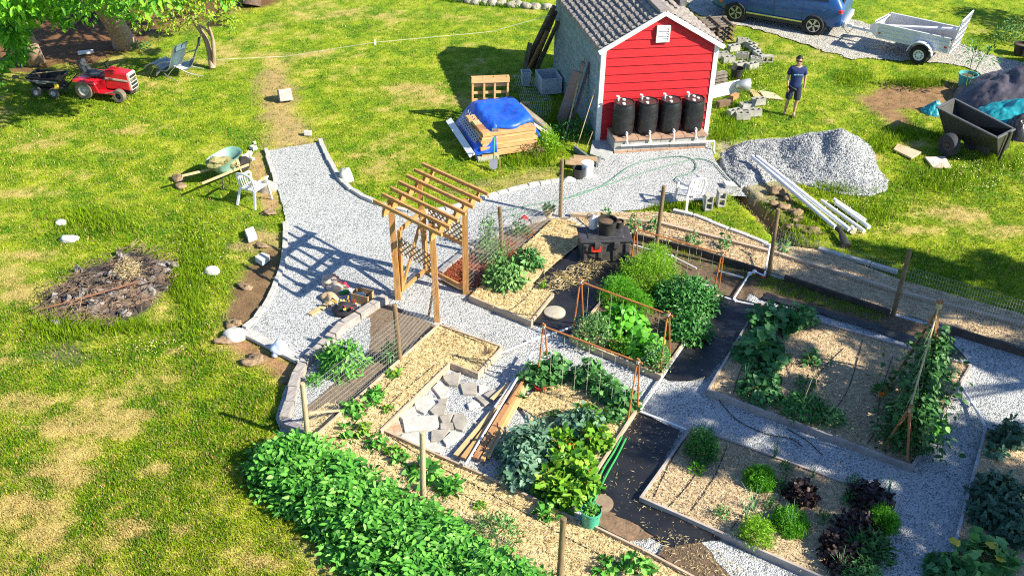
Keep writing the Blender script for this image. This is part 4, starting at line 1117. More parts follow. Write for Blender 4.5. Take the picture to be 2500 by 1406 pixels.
def drip(pts, label, z=.13): return hose(pts, label, .008, M_DRIP, z, 'drip_line', 'drip line', 6)
drip([(1870,770), (1810,900), (1790,960)], 'black drip line under the squash in the shaded bed')
drip([(2060,850), (2010,900), (1975,960)], 'black drip line by the onions in the shaded bed')
drip([(2106,830), (2090,890), (2070,950), (2030,1015)], 'black drip line through the middle of the shaded bed')
drip([(2180,870), (2150,960), (2140,1040), (2118,1082)], 'black drip line left of the bean trellis')
drip([(1752,972), (1800,1025), (1870,1058), (1930,1070), (1960,1090)], 'black hose lying loose on the gravel by the shaded bed', .03)
drip([(1920,1045), (1970,1075), (2008,1110)], 'short black hose on the shaded gravel', .03)
drip([(1676,1068), (1640,1120), (1597,1212)], 'leftmost black drip line in the grey bed')
drip([(1735,1090), (1690,1170), (1635,1235)], 'second black drip line in the grey bed')
drip([(1776,1088), (1740,1170), (1685,1250)], 'third black drip line in the grey bed')
drip([(1880,1150), (1840,1220), (1785,1290)], 'black drip line past the parsley clumps')
drip([(1920,1160), (1900,1230), (1875,1290)], 'black drip line right of the parsley clumps')
drip([(1000,880), (930,960), (860,1040)], 'thin drip line along the straw of the L shaped bed')
drip([(1062,890), (980,960), (930,1010)], 'drip line close to the flagstones')
drip([(820,1060), (900,1095), (960,1120), (1090,1190), (1180,1230)], 'long drip line in the front straw strip', .035)
drip([(930,1052), (1050,1125), (1180,1195), (1300,1262), (1400,1320), (1560,1400)], 'thick dark supply line along the front straw strip', .04)
drip([(1080,790), (1120,815), (1180,840), (1190,860)], 'drip line along the top of the L shaped bed')
drip([(1430,480), (1430,480)] if 0 else [(1290,640), (1250,690), (1230,730)], 'drip line beside the broad leaved clump')
drip([(1330,660), (1290,720), (1250,755)], 'drip line in the narrow bed corner')

# ------------------------------------------------------------------ flagstones: each its own stone
M_FLAG = mat('grey flagstone', (.37,.34,.295), (.25,.23,.20), 4, .85, bump=.25, bscale=30)
M_FLAGL = mat('pale flagstone', (.52,.50,.46), (.38,.37,.34), 4, .85, bump=.25, bscale=30)
FL = [([(1081,915), (1125,908), (1118,940), (1096,938), (1084,926)], 0, 'upright grey flagstone at the top corner of the flagstones'),
 ([(1056,945), (1072,930), (1098,950), (1092,965), (1075,970)], 1, 'pale flagstone second from the top along the left board'),
 ([(1010,975), (1050,960), (1062,985), (1035,1008), (1015,998)], 1, 'mottled pale flagstone left of the middle'),
 ([(1068,975), (1095,970), (1090,985), (1072,985)], 0, 'small sliver of flagstone in the middle'),
 ([(1048,1000), (1070,982), (1090,990), (1085,1010), (1060,1012)], 0, 'grey pentagon flagstone in the middle'),
 ([(970,1010), (1012,990), (1018,1010), (985,1025)], 1, 'pale flagstone along the left board above the brown stain'),
 ([(983,1025), (1010,1015), (1068,1012), (1072,1040), (1045,1048), (988,1052)], 1, 'largest white flagstone near the front'),
 ([(1072,1015), (1108,1005), (1098,1028), (1080,1030)], 0, 'grey flagstone right of the large white one'),
 ([(1110,1010), (1130,1006), (1145,1030), (1130,1050), (1112,1045), (1104,1025)], 0, 'grey hexagonal flagstone nearest the lumber'),
 ([(1075,1032), (1105,1030), (1108,1045), (1075,1045)], 0, 'narrow grey flagstone below the large white one'),
 ([(1053,1050), (1100,1045), (1080,1072), (1052,1075)], 0, 'grey flagstone near the pale front post'),
 ([(1080,1072), (1104,1050), (1135,1058), (1090,1086)], 1, 'flat pale flagstone in front of the lumber'),
 ([(985,1058), (1025,1052), (1050,1075), (1020,1085), (975,1066)], 1, 'white flagstone behind the pale front post'),
 ([(1030,1085), (1060,1078), (1085,1090), (1075,1105), (1045,1098)], 1, 'white flagstone at the front board'),
 ([(945,1040), (975,1028), (982,1050), (965,1062), (942,1055)], 2, 'brown stained flagstone in the left corner'),
 ([(1123,935), (1164,933), (1164,962), (1130,960)], 0, 'square grey flagstone propped near the board corner'),
 ([(1168,938), (1185,938), (1190,948), (1170,955)], 1, 'small flagstone right of the square one'),
 ([(1180,962), (1200,950), (1222,952), (1225,962), (1195,972)], 0, 'wedge shaped flagstone beside the lumber'),
 ([(1160,968), (1172,964), (1195,982), (1183,988)], 0, 'narrow tilted flagstone near the lumber'),
 ([(1140,985), (1158,975), (1172,985), (1145,995)], 1, 'small pale flagstone alone on the gravel'),
 ([(1275,1000), (1285,990), (1345,1020), (1335,1035), (1300,1035)], 0, 'flagstone between the lumber and the kale')]
M_FLAGB = mat('brown stained stone', (.36,.20,.08), (.45,.41,.36), 9, .85)
for i, (p, k, lab) in enumerate(FL):
    z1 = random.uniform(.05, .075); q = [G(x, y, z1) for x, y in p]
    single(MB().prism([(a.x, a.y) for a in q], .0, z1), 'flagstone', (M_FLAG, M_FLAGL, M_FLAGB)[k], lab, 'flagstone', 'flagstones', bevel=.008)
fl_ = [G(*p, .05) for p in ((1160,1030), (1210,1030), (1250,1060), (1245,1090), (1200,1095), (1165,1085))]
single(MB().prism([(a.x, a.y) for a in fl_], .0, .05), 'paving_slab', mat('peach slab', (.56,.40,.28), (.44,.31,.21), 5, .85), 'peach coloured slab under the lumber', 'slab')
# lumber and pipes lying in a bundle, each its own piece
def plank(name, label, a, b, w, h, m, za=.12, zb=.12, group=None, cat='lumber'):
    return single(MB().beam(G(a[0], a[1], za), G(b[0], b[1], zb), w, h), name, m, label, cat, group, bevel=.003)
M_LUM = [mat('fresh lumber', (.56,.34,.15), (.42,.23,.09), 3, .7, bump=.1), mat('red lumber', (.42,.22,.10), (.28,.13,.055), 3, .7), mat('tan lumber', (.62,.44,.23), (.48,.32,.15), 3, .7)]
plank('lumber', 'leftmost plank of the lumber bundle, splayed to the left', (1112,1112), (1245,955), .09, .04, M_LUM[2], .09, .09)
plank('lumber', 'short splayed plank next to the leftmost one', (1130,1118), (1222,1000), .09, .04, M_LUM[0], .14, .12)
plank('lumber', 'wide reddish plank in the middle of the lumber bundle', (1160,1118), (1268,940), .10, .035, M_LUM[1], .16, .16)
plank('lumber', 'plank with peeling label in the lumber bundle', (1178,1122), (1282,930), .07, .06, M_LUM[0], .12, .12)
plank('lumber', 'tan rightmost plank of the lumber bundle', (1192,1116), (1292,930), .07, .05, M_LUM[2], .10, .10)
plank('lumber', 'thin red brown stick on top of the bundle', (1240,985), (1300,895), .04, .04, M_LUM[1], .20, .18)
plank('lumber', 'short plank left of the white pipe near the board corner', (1200,975), (1245,935), .08, .03, M_LUM[2], .10, .10)
pipe('white pipe on the lumber bundle reaching far to the upper right', [(1135,1135, .16), (1302,858, .25)], .020)
pipe('blue grey pipe beside the lumber bundle', [(1207,995, .16), (1262,918, .18)], .024, MATS['bluish pvc'])

# ------------------------------------------------------------------ storage tote with pots
tote = thing('storage_tote', 'big black storage tote with a red label on the weed fabric', 'storage tote', G(1475, 640))
M_TOTE = mat('black tote plastic', (.085,.082,.078), (.045,.044,.043), 7, .5, bump=.1)
T0 = G(1420, 645); T1 = G(1533, 642); tu = (T1 - T0).normalized(); tv = Vector((-tu.y, tu.x, 0)); tw = (T1 - T0).length + .06; td = .62; th_ = .55
def tt(a, b, z): return T0 + tu * (a - .03) + tv * b + Vector((0, 0, z))
m = MB()
m.hexa([tt(.02, .02, .03), tt(tw - .02, .02, .03), tt(tw - .02, td - .02, .03), tt(.02, td - .02, .03)], [tt(0, 0, th_), tt(tw, 0, th_), tt(tw, td, th_), tt(0, td, th_)])
for a in (.03, .36, tw - .42, tw - .14):
    m.hexa([tt(a + .03, -.01, .03), tt(a + .11, -.01, .03), tt(a + .11, .04, .03), tt(a + .03, .04, .03)], [tt(a, -.032, th_ - .03), tt(a + .12, -.032, th_ - .03), tt(a + .12, .01, th_ - .03), tt(a, .01, th_ - .03)])
m.build('tub', M_TOTE, tote, world=True, bevel=.015)
l = MB().hexa([tt(-.035, -.035, th_), tt(tw + .035, -.035, th_), tt(tw + .035, td + .03, th_), tt(-.035, td + .03, th_)], [tt(-.03, -.03, th_ + .06), tt(tw + .03, -.03, th_ + .06), tt(tw + .03, td, th_ + .06), tt(-.03, td, th_ + .06)])
l.hexa([tt(.14, .08, th_ + .06), tt(tw - .14, .08, th_ + .06), tt(tw - .14, td - .1, th_ + .06), tt(.14, td - .1, th_ + .06)], [tt(.16, .1, th_ + .085), tt(tw - .16, .1, th_ + .085), tt(tw - .16, td - .12, th_ + .085), tt(.16, td - .12, th_ + .085)])
lid = l.build('lid', mat('tote lid', (.06,.06,.065), (.03,.03,.034), 6, .42), tote, world=True, bevel=.02)
for a in (.30, tw - .38): MB().box(tt(a + .05, -.055, th_ - .05), (.13, .04, .16), math.atan2(tu.y, tu.x)).build('latch', M_TOTE, tote, world=True, bevel=.01)
lb = MB().box(tt(.33, -.042, .40), (.22, .012, .13), math.atan2(tu.y, tu.x)).build('label', mat('red label', (.70,.05,.03), (.62,.04,.02), 8, .5), tote, world=True)
MB().extrude([tt(.25, -.049, .365), tt(.41, -.049, .365), tt(.41, -.049, .405), tt(.36, -.049, .425), tt(.25, -.049, .405)], -tv * .004).build('label_print', mat('peach print', (.75,.45,.32), (.68,.38,.25), 8, .5), lb, world=False)
M_POT = mat('black nursery pot', (.040,.038,.036), (.02,.019,.018), 8, .55)
def pot(name, label, loc, r0, r1, h, m=M_POT, soil=M_SOIL, cat='plant pot', fill=.8):
    t = thing(name, label, cat, loc)
    MB().lathe([(r0, 0), (r1 * .97, h * .9), (r1 * 1.04, h * .9), (r1 * 1.04, h), (r1 * .95, h), (r1 * .88, h * .5)], 26, cap=False).lathe([(r0, .002), (.001, .002)], 20, cap=False).build('pot_wall', m, t, smooth='auto')
    if soil: MB().lathe([(r1 * .93, h * fill - .01), (r1 * .6, h * fill + .01), (.001, h * fill + .02)], 20, cap=False).build('soil', soil, t, smooth='auto')
    return t
pz = th_ + .087
pot('plant_pot', 'large black pot of soil standing on the black tote', tt(.60, .28, pz), .17, .215, .34)
pot('plant_pot', 'small black pot with a twig on the right end of the tote', tt(tw - .20, .50, pz - .02), .075, .10, .19)
jug = thing('milk_jug', 'white plastic jug cut open, standing at the back of the tote', 'jug', tt(.32, .52, pz - .02))
M_JUG = mat('milky plastic', (.80,.79,.78), (.70,.68,.68), 6, .35)
MB().lathe([(.085, 0), (.095, .02), (.098, .20), (.085, .25), (.03, .33), (.025, .37)], 16, cap=False).build('body', M_JUG, jug, smooth='auto')
MB().tube([(.05, .03, .30), (.10, .03, .27), (.11, .03, .18), (.085, .03, .13)], .016, 8).build('handle', M_JUG, jug, smooth='auto')
# round stepping stone, green pot, red pot
single(MB().lathe([(.215, 0), (.225, .02), (.225, .055), (.21, .065), (.001, .067)], 32, tuple(G(1354, 766, .045)), cap=False), 'stepping_stone', mat('round concrete', (.45,.41,.33), (.33,.30,.24), 8, .9, bump=.3), 'round concrete stepping stone on the black fabric', 'stepping stone', smooth='auto')
single(MB().lathe([(.21, 0), (.215, .03), (.001, .032)], 32, tuple(G(1466, 1230, .055)), cap=False), 'stepping_stone', mat('brown disc', (.28,.21,.14), (.2,.15,.1), 8, .9), 'brown round stone behind the green pot', 'stepping stone')
M_GPOT = mat('green bucket', (.07,.42,.27), (.05,.32,.21), 5, .45)
gp = pot('bucket_planter', 'green plastic bucket planted with leafy seedlings on the straw edge', G(1441, 1281), .135, .165, .34, M_GPOT)
MB().tube([(.17 * math.cos(a), .17 * math.sin(a), .30 - .18 * math.sin(a)) for a in [k * math.pi / 10 for k in range(11)]], .004, 5).build('handle', M_POT, gp)
pot('plant_pot', 'red pot half hidden under the cucumber leaves', G(1318, 955), .09, .12, .16, mat('red pot', (.72,.04,.035), (.6,.03,.03), 6, .45))
# white stones and plugs
# ================================================================== plants
def lm(name, cols, trans=.22, rough=.5, spec=.35): return island_mat(name, cols, rough, spec, trans)
L_POT = lm('potato leaf', [(.03,.14,.016), (.06,.25,.028), (.10,.36,.04), (.16,.44,.06), (.26,.52,.13)], .22, .62, .25)
L_KALE = lm('blue green kale leaf', [(.05,.13,.07), (.09,.21,.12), (.16,.30,.19), (.26,.40,.29)])
L_CHARD = lm('chard leaf', [(.035,.14,.012), (.09,.26,.015), (.17,.37,.022), (.28,.46,.04)])
L_CUKE = lm('cucumber leaf', [(.035,.13,.03), (.06,.20,.045), (.10,.28,.07), (.17,.36,.11)])
L_NAST = lm('nasturtium leaf', [(.05,.24,.012), (.08,.36,.018), (.13,.46,.03), (.20,.54,.05)], .3)
L_CARR = lm('carrot frond', [(.06,.26,.010), (.11,.38,.015), (.18,.47,.02)], .3)
L_DILL = lm('yellow green frond', [(.14,.36,.012), (.22,.46,.02), (.32,.54,.03)], .3)
L_TOM = lm('dark carrot leaf', [(.025,.12,.02), (.05,.20,.035), (.085,.29,.055)], .15)
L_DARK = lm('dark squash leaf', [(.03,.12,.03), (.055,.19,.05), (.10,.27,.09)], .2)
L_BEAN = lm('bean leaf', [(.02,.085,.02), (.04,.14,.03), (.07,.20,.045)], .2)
L_PURP = lm('dark red lettuce leaf', [(.018,.012,.014), (.035,.018,.02), (.05,.03,.02)], .1)
L_YEL = lm('yellow leaf', [(.55,.42,.03), (.65,.5,.05)], .3)
L_ONION = lm('onion leaf', [(.07,.20,.08), (.12,.29,.12), (.18,.36,.16)], .15)
L_SAGE = lm('sage green leaf', [(.06,.17,.04), (.10,.25,.06), (.16,.34,.09), (.24,.42,.14)])
M_STEM = mat('green stem', (.12,.24,.05), (.08,.16,.035), 6, .6)
M_REDST = mat('red chard stalk', (.62,.06,.02), (.7,.20,.03), 5, .5)
M_FLR = mat('red flower', (.75,.01,.03), (.6,.01,.02), 6, .6); M_FLO = mat('orange flower', (.85,.22,.01), (.8,.15,.01), 6, .6)
def dome(c, rx, ry, h, n, fill=.55, rz=0.0):
    """points in a domed clump with outward normals"""
    v = rsph(n); v[:, 2] = np.abs(v[:, 2]) * .95 + .02
    r = (fill + (1 - fill) * RNG.random(n) ** .6) * (.86 + .28 * RNG.random(n))
    X, Y = v[:, 0] * r * rx, v[:, 1] * r * ry
    ca, sa = math.cos(rz), math.sin(rz)
    P = np.stack([c[0] + X * ca - Y * sa, c[1] + X * sa + Y * ca, c[2] + v[:, 2] * r * h], 1)
    Nn = np.stack([v[:, 0] * ca - v[:, 1] * sa, v[:, 0] * sa + v[:, 1] * ca, v[:, 2] + .55], 1)
    return P, nrm(Nn), v
def clump(name, label, cat, c, rx, ry, h, n, L, W, m, shape='ovate', droop=.2, up=.35, rz=0.0, group=None, stems=5, sm=None, fill=.5, jit=.5, kind=None):
    c = Vector(c); t = thing(name, label, cat, c, 0, group)
    if kind: t['kind'] = kind
    P, Nn, v = dome(c, rx, ry, h, n, fill, rz)
    D = np.stack([Nn[:, 0], Nn[:, 1], np.full(n, up) - droop], 1) + RNG.normal(size=(n, 3)) * jit
    leaves('leaves', m, P, Nn + RNG.normal(size=(n, 3)) * .35, D, L * (.6 + .7 * RNG.random(n)), W * (.6 + .7 * RNG.random(n)), shape, t)
    if stems:
        b = MB()
        for k in range(stems):
            a = 6.28 * k / stems + random.random(); r = random.uniform(.35, .75)
            b.tube([c, c + Vector((math.cos(a) * rx * r * .5, math.sin(a) * ry * r * .5, h * .45)), c + Vector((math.cos(a) * rx * r, math.sin(a) * ry * r, h * .8))], [.009, .007, .004], 5)
        b.build('stem', sm or M_STEM, t, world=True)
    return t
def feathery(name, label, cat, c, rx, ry, h, n, m, L=.16, group=None, rz=0.0):
    """fronds cut into many thin segments"""
    c = Vector(c); t = thing(name, label, cat, c, 0, group)
    P, Nn, v = dome(c, rx, ry, h, n, .45, rz)
    k = 9
    D = nrm(np.stack([Nn[:, 0], Nn[:, 1], np.full(n, .25)], 1) + RNG.normal(size=(n, 3)) * .45)
    PP_ = np.repeat(P, k, axis=0) + np.repeat(D, k, axis=0) * (RNG.random((n * k, 1)) * L * .9) + RNG.normal(size=(n * k, 3)) * .012
    DD = np.repeat(D, k, axis=0) + RNG.normal(size=(n * k, 3)) * .7
    leaves('fronds', m, PP_, RNG.normal(size=(n * k, 3)) + np.array([0, 0, 1.2]), DD, .05 * (.5 + RNG.random(n * k)), .014, 'diamond', t)
    return t
def straps(name, label, cat, c, n, h, w, m, spread=.5, group=None, curve=.25):
    c = Vector(c); t = thing(name, label, cat, c, 0, group); V_ = []; F_ = []
    for k in range(n):
        a = random.uniform(0, 6.28); s = random.uniform(.1, 1) * spread; hh = h * random.uniform(.6, 1.05)
        d = Vector((math.cos(a), math.sin(a), 0)); sd = Vector((-d.y, d.x, 0)); b = c + d * .02 * random.random(); o = len(V_)
        for i in range(5):
            q = i / 4; p = b + d * (s * hh * (q ** (1.5))) + Vector((0, 0, hh * q * (1 - curve * s * q)))
            ww = w * (1 - q * .85) / 2
            V_ += [p - sd * ww, p + sd * ww + d * .0]
        for i in range(4): F_.append((o + 2 * i, o + 2 * i + 1, o + 2 * i + 3, o + 2 * i + 2))
    mesh_np('leaves', np.array(V_), np.array(F_), m, t, True)
    return t
def pz(x, y, z=.115): return G(x, y, z)
# -- the big leafy row in front (potato plants that read as one mass)
ROW = [(600,1150), (640,1098), (700,1088), (790,1095), (850,1128), (930,1190), (1020,1235), (1085,1265), (1150,1330), (1240,1372), (1310,1420), (1400,1480), (1000,1560), (900,1440), (780,1330), (690,1250), (620,1200)]
RW = GA(ROW)
rowt = thing('potato_row', 'dense bright green potato plants along the lower edge of the garden', 'potato plants', G(900, 1260)); rowt['kind'] = 'stuff'
P = scatter(RW, 1500, .02); d = -sdist(P, RW)
x, y = P[:, 0], P[:, 1]
ht = .43 * sstep(0, .40, d) * (.45 + 1.0 * fbm(x, y, 2.6, 12)) + .10
zz = ht * (1 - .55 * RNG.random(len(P)) ** 2.2)
k = 7
ang = RNG.random(len(P)) * 6.28
rd = nrm(np.stack([np.cos(ang), np.sin(ang), .25 - .5 * RNG.random(len(P))], 1))
up = nrm(np.stack([.35 * np.cos(ang), .35 * np.sin(ang), np.ones(len(P))], 1) + RNG.normal(size=(len(P), 3)) * .25)
sdv = np.cross(rd, up)
PL, DL, NL = [], [], []
for j in range(k):
    q = (j // 2) * .085; sg = (1 if j % 2 else -1)
    base = np.stack([x, y, zz], 1) + rd * q - np.array([0, 0, 1])[None] * q * q * 1.2
    dd = rd * .55 + sdv * sg * 1.0 if j < 6 else rd
    PL.append(base); DL.append(dd + RNG.normal(size=(len(P), 3)) * .18); NL.append(up + RNG.normal(size=(len(P), 3)) * .25)
PL, DL, NL = (np.concatenate(a) for a in (PL, DL, NL))
leaves('leaves', L_POT, PL, NL, DL, .125 * (.5 + .85 * RNG.random(len(PL))), .078 * (.7 + .5 * RNG.random(len(PL))), 'ovate', rowt)
b = MB()
for i in range(0, len(P), 6):
    if d[i] > .12: b.tube([Vector((x[i], y[i], 0)), Vector((x[i] + .03, y[i], ht[i] * .9))], .008, 4, False)
b.build('stem', M_STEM, rowt, world=True)
clump('potato_plant', 'sparse feathery leaved plant beside the tall leafy row on the straw', 'plant', G(1210, 1310, .03), .42, .36, .45, 420, .085, .035, L_SAGE, 'ovate', group=None)
# -- nasturtium, carrots, dill, peas in the carrot bed
feathery('carrot_tops', 'bright yellow green feathery mass at the back of the carrot bed', 'fennel', pz(1585, 690), .62, .50, .62, 1500, L_DILL, .2)
feathery('carrot_tops', 'bright green feathery mass left of the nasturtium leaves', 'fennel', pz(1508, 735), .34, .34, .55, 700, L_CARR, .18)
feathery('carrot_tops', 'small bright feathery clump between nasturtium and the dark foliage', 'fennel', pz(1555, 760), .26, .26, .46, 420, L_CARR, .16)
feathery('carrot_tops', 'pale feathery sprays at the far corner of the carrot bed', 'fennel', pz(1600, 648), .30, .24, .55, 420, L_DILL, .18)
clump('nasturtium', 'bright green round leaved nasturtium in the middle of the carrot bed', 'nasturtium', pz(1520, 800), .46, .42, .50, 330, .15, .15, L_NAST, 'round', .3, .1, stems=9)
clump('nasturtium', 'bright green round leaved nasturtium near the front of the carrot bed', 'nasturtium', pz(1575, 860), .40, .30, .38, 230, .15, .15, L_NAST, 'round', .3, .1, stems=9)
clump('carrot_foliage', 'broad dark green cut leaved mass on the right of the carrot bed', 'carrot foliage', pz(1675, 740), .72, .62, .58, 2600, .085, .045, L_TOM, 'lobed', .3, .2, stems=12)
clump('carrot_foliage', 'dark green cut leaved foliage hanging over the right board of the carrot bed', 'carrot foliage', pz(1680, 815), .48, .42, .46, 1300, .085, .045, L_TOM, 'lobed', .4, .1, stems=8)
clump('pea_plant', 'pale green pea plants at the front left of the carrot bed', 'pea plant', pz(1445, 830), .42, .40, .62, 900, .055, .038, L_SAGE, 'ovate', .1, .5, stems=14)
clump('pea_plant', 'pale green pea plants climbing the strings at the front right of the carrot bed', 'pea plant', pz(1600, 895), .30, .26, .60, 560, .055, .034, L_SAGE, 'ovate', .1, .6, stems=10)
clump('lettuce', 'yellowing low leaves between the peas and the nasturtium', 'lettuce', pz(1522, 855), .30, .22, .26, 260, .075, .06, L_CHARD, 'ovate')
# -- broad leaved clumps of the narrow bed
clump('broad_leaf_clump', 'large broad leaved sage green clump behind the narrow bed corner', 'leafy plant', pz(1230, 690), .43, .40, .58, 520, .15, .075, L_SAGE, 'ovate', .45, .3, stems=10)
clump('broad_leaf_clump', 'smaller broad leaved clump in front of the tote', 'leafy plant', pz(1290, 645), .30, .28, .40, 280, .15, .08, L_CUKE, 'ovate', .45, .3, stems=8)
straps('low_grass_plant', 'low yellow green plant at the corner of the narrow bed', 'leafy plant', pz(1325, 705), 40, .20, .03, L_DILL, .9)
straps('low_grass_plant', 'small reddish green plant beside the large clump', 'leafy plant', pz(1290, 690), 16, .16, .03, L_CHARD, .9)
# -- tall plants of the flower strip behind the arbour
clump('tall_herb', 'tall narrow leafy herb behind the arbour', 'herb', G(1190, 605, .02), .22, .2, .95, 420, .08, .03, L_SAGE, 'ovate', .1, .6, stems=8, fill=.2)
clump('tall_herb', 'bushy herb in the red mulch behind the fence', 'herb', G(1210, 640, .02), .36, .30, .62, 480, .07, .028, L_SAGE, 'ovate', .1, .5, stems=9, fill=.3)
rz_ = thing('red_flower', 'single bright red rose on a leafy stem by the fence', 'flower', G(1277, 575, .02))
MB().tube([G(1277, 575, .0), G(1277, 575, .0) + Vector((.02, 0, .42))], .008, 6).build('stem', M_STEM, rz_, world=True)
fc = G(1277, 575, 0) + Vector((.02, 0, .44)); P_, N_, v_ = dome(fc, .06, .06, .06, 40); leaves('petals', M_FLR, P_, N_, N_ + RNG.normal(size=(40, 3)) * .4, .05, .05, 'round', rz_)
P_, N_, v_ = dome(G(1277, 575, .02), .16, .16, .32, 60, .3); leaves('leaves', L_CUKE, P_, N_, N_, .07, .045, 'ovate', rz_)
clump('rose_bush', 'thin leafy plant left of the red rose', 'plant', G(1262, 572, .02), .12, .12, .55, 60, .09, .05, L_CUKE, 'ovate', stems=4)
pt = pot('potted_plant', 'small tan pot of green leaves standing on the path edge by the fence post', G(1338, 530, .02), .08, .10, .16, mat('tan pot', (.55,.42,.26), (.45,.33,.2), 5, .8))
P_, N_, v_ = dome(G(1338, 530) + Vector((0, 0, .15)), .14, .14, .16, 60, .3); leaves('leaves', L_CUKE, P_, N_, N_, .09, .06, 'ovate', pt)
# -- left corner bed
clump('squash_plant', 'large drooping green plant inside the curved block wall', 'leafy plant', G(838, 900, .03), .46, .40, .66, 620, .15, .06, L_POT, 'ovate', .75, .3, stems=12)
clump('squash_plant', 'small green plant at the foot of the large drooping one', 'leafy plant', G(768, 935, .03), .16, .15, .22, 120, .07, .04, L_POT, 'ovate', .4)
clump('squash_plant', 'narrow green plant behind the brown round post', 'leafy plant', G(957, 880, .03), .16, .16, .50, 190, .10, .035, L_CUKE, 'ovate', .5)
# -- cucumbers on the frame
for (x, y, rx, ry, h, n, lab) in [(1312,930,.34,.26,.42,170,'leftmost cucumber plant under the string frame'), (1352,920,.28,.22,.58,170,'cucumber plant left of the middle with a tall shoot'), (1440,935,.30,.24,.55,200,'cucumber plant in the middle of the frame'), (1480,965,.28,.22,.45,180,'cucumber plant right of the middle of the frame'), (1520,990,.26,.22,.42,160,'cucumber plant at the right foot of the frame'), (1497,1020,.18,.16,.22,70,'low cucumber plant at the right board')]:
    clump('cucumber_plant', lab, 'cucumber plant', pz(x, y, .09), rx, ry, h, n, .13, .12, L_CUKE, 'lobed', .5, .2, group='cucumber plants under the string frame')
straps('leek_tuft', 'dark strappy tuft left of the cucumber straw', 'leek', G(1280, 975, .05), 30, .22, .03, L_TOM, 1.0)
clump('weed_tuft', 'small dark tuft behind the chard', 'weed', pz(1358, 1020, .09), .18, .15, .16, 90, .07, .03, L_TOM, 'ovate')
# -- kale and chard
clump('kale_plant', 'large blue green kale at the left end of the chard bed', 'kale', G(1290, 1120, .06), .50, .46, .66, 620, .14, .085, L_KALE, 'lobed', .5, .25, stems=10)
clump('kale_plant', 'blue green kale hanging over the front board', 'kale', G(1275, 1165, .06), .36, .34, .50, 330, .14, .08, L_KALE, 'lobed', .6, .2, stems=8)
clump('kale_plant', 'upright dark kale behind the large one', 'kale', G(1310, 1085, .06), .26, .24, .52, 150, .17, .07, L_KALE, 'ovate', .3, .4, stems=6)
clump('kale_plant', 'blue green kale right of the middle near the cucumber straw', 'kale', G(1415, 1055, .09), .40, .34, .55, 380, .13, .08, L_KALE, 'lobed', .5, .3, stems=9)
for (x, y, rx, h, n, lab) in [(1390,1150,.42,.50,260,'big yellow green chard in the middle of the front of the bed'), (1450,1090,.30,.45,170,'yellow green chard with red stalks at the right board'), (1430,1040,.26,.48,120,'yellow green chard behind the right kale'), (1350,1195,.32,.38,170,'yellow green chard leaning over the front edge'), (1420,1190,.28,.40,150,'yellow green chard at the front right corner of the bed'), (1385,1225,.22,.34,110,'lowest yellow green chard spilling onto the straw strip'), (1365,1100,.26,.5,120,'chard between the two kale clumps')]:
    t = clump('chard_plant', lab, 'chard', G(x, y, .07), rx, rx * .85, h, int(n * 1.7), .15, .10, L_CHARD, 'lobed', .5, .45, group='chard plants', stems=0, fill=.4)
    b = MB()
    for k in range(8):
        a = random.uniform(0, 6.28); r = rx * .7; p = G(x, y, .07)
        b.tube([p, p + Vector((math.cos(a) * r * .4, math.sin(a) * r * .4, h * .5)), p + Vector((math.cos(a) * r, math.sin(a) * r, h * .75))], [.013, .011, .006], 5)
    b.build('stalk', M_REDST, t, world=True)
clump('bucket_seedling', 'leafy seedlings growing in the green bucket', 'seedling', G(1441, 1281) + Vector((0, 0, .27)), .13, .13, .18, 110, .07, .045, L_POT, 'ovate', .2)
# -- seedlings in the straw
SEED = [(905,980,'in the L shaped bed near the brown post',.16), (920,965,'just above another in the L shaped bed',.14), (868,1010,'beside the propped brace',.16), (850,1060,'at the lower end of the L shaped bed',.18), (858,1000,'close to the fence in the L shaped bed',.14), (960,915,'by the brown post foot',.12), (945,1000,'nearest the flagstone board',.10), (975,1120,'on the straw below the flagstone corner',.15), (918,1085,'on the straw left of the flagstone corner',.17), (1035,1160,'tall and leafy behind the pale front post',.24), (1098,1195,'right of the pale front post',.20), (1085,1200,'close beside the pale front post',.14), (1170,1235,'alone on the front straw strip',.09), (1480,1385,'at the very bottom of the picture',.17), (1555,1390,'at the bottom right of the straw strip',.22), (960,1105,'just above the leafy row',.12), (1340,1255,'below the chard on the straw strip',.18), (885,1050,'between the two lower drip lines',.12)]
for x, y, lab, s in SEED:
    clump('seedling', 'young leafy seedling ' + lab, 'seedling', G(x, y, .115 if y < 1052 and x < 965 else .03), s, s, s * 1.05, int(26 + s * 150), s * .75, s * .6, L_POT if s > .13 else L_CHARD, 'ovate', .3, .3, group='seedlings in the straw', stems=3)
for x, y, lab in [(1480,545,'near the timber left of the white jug'), (1595,560,'behind the tall dark post of the sunny back bed'), (1770,605,'right of the string frame in the back bed'), (1690,595,'in the middle of the sunny back bed'), (1910,615,'at the foot of the fence post in the shade'), (1545,560,'next to the tote in the back bed')]:
    clump('pepper_plant', 'young staked plant ' + lab, 'pepper plant', G(x, y, .03), .15, .15, .42, 40, .12, .065, L_CUKE, 'ovate', .5, .3, group='young plants of the back bed', stems=3)
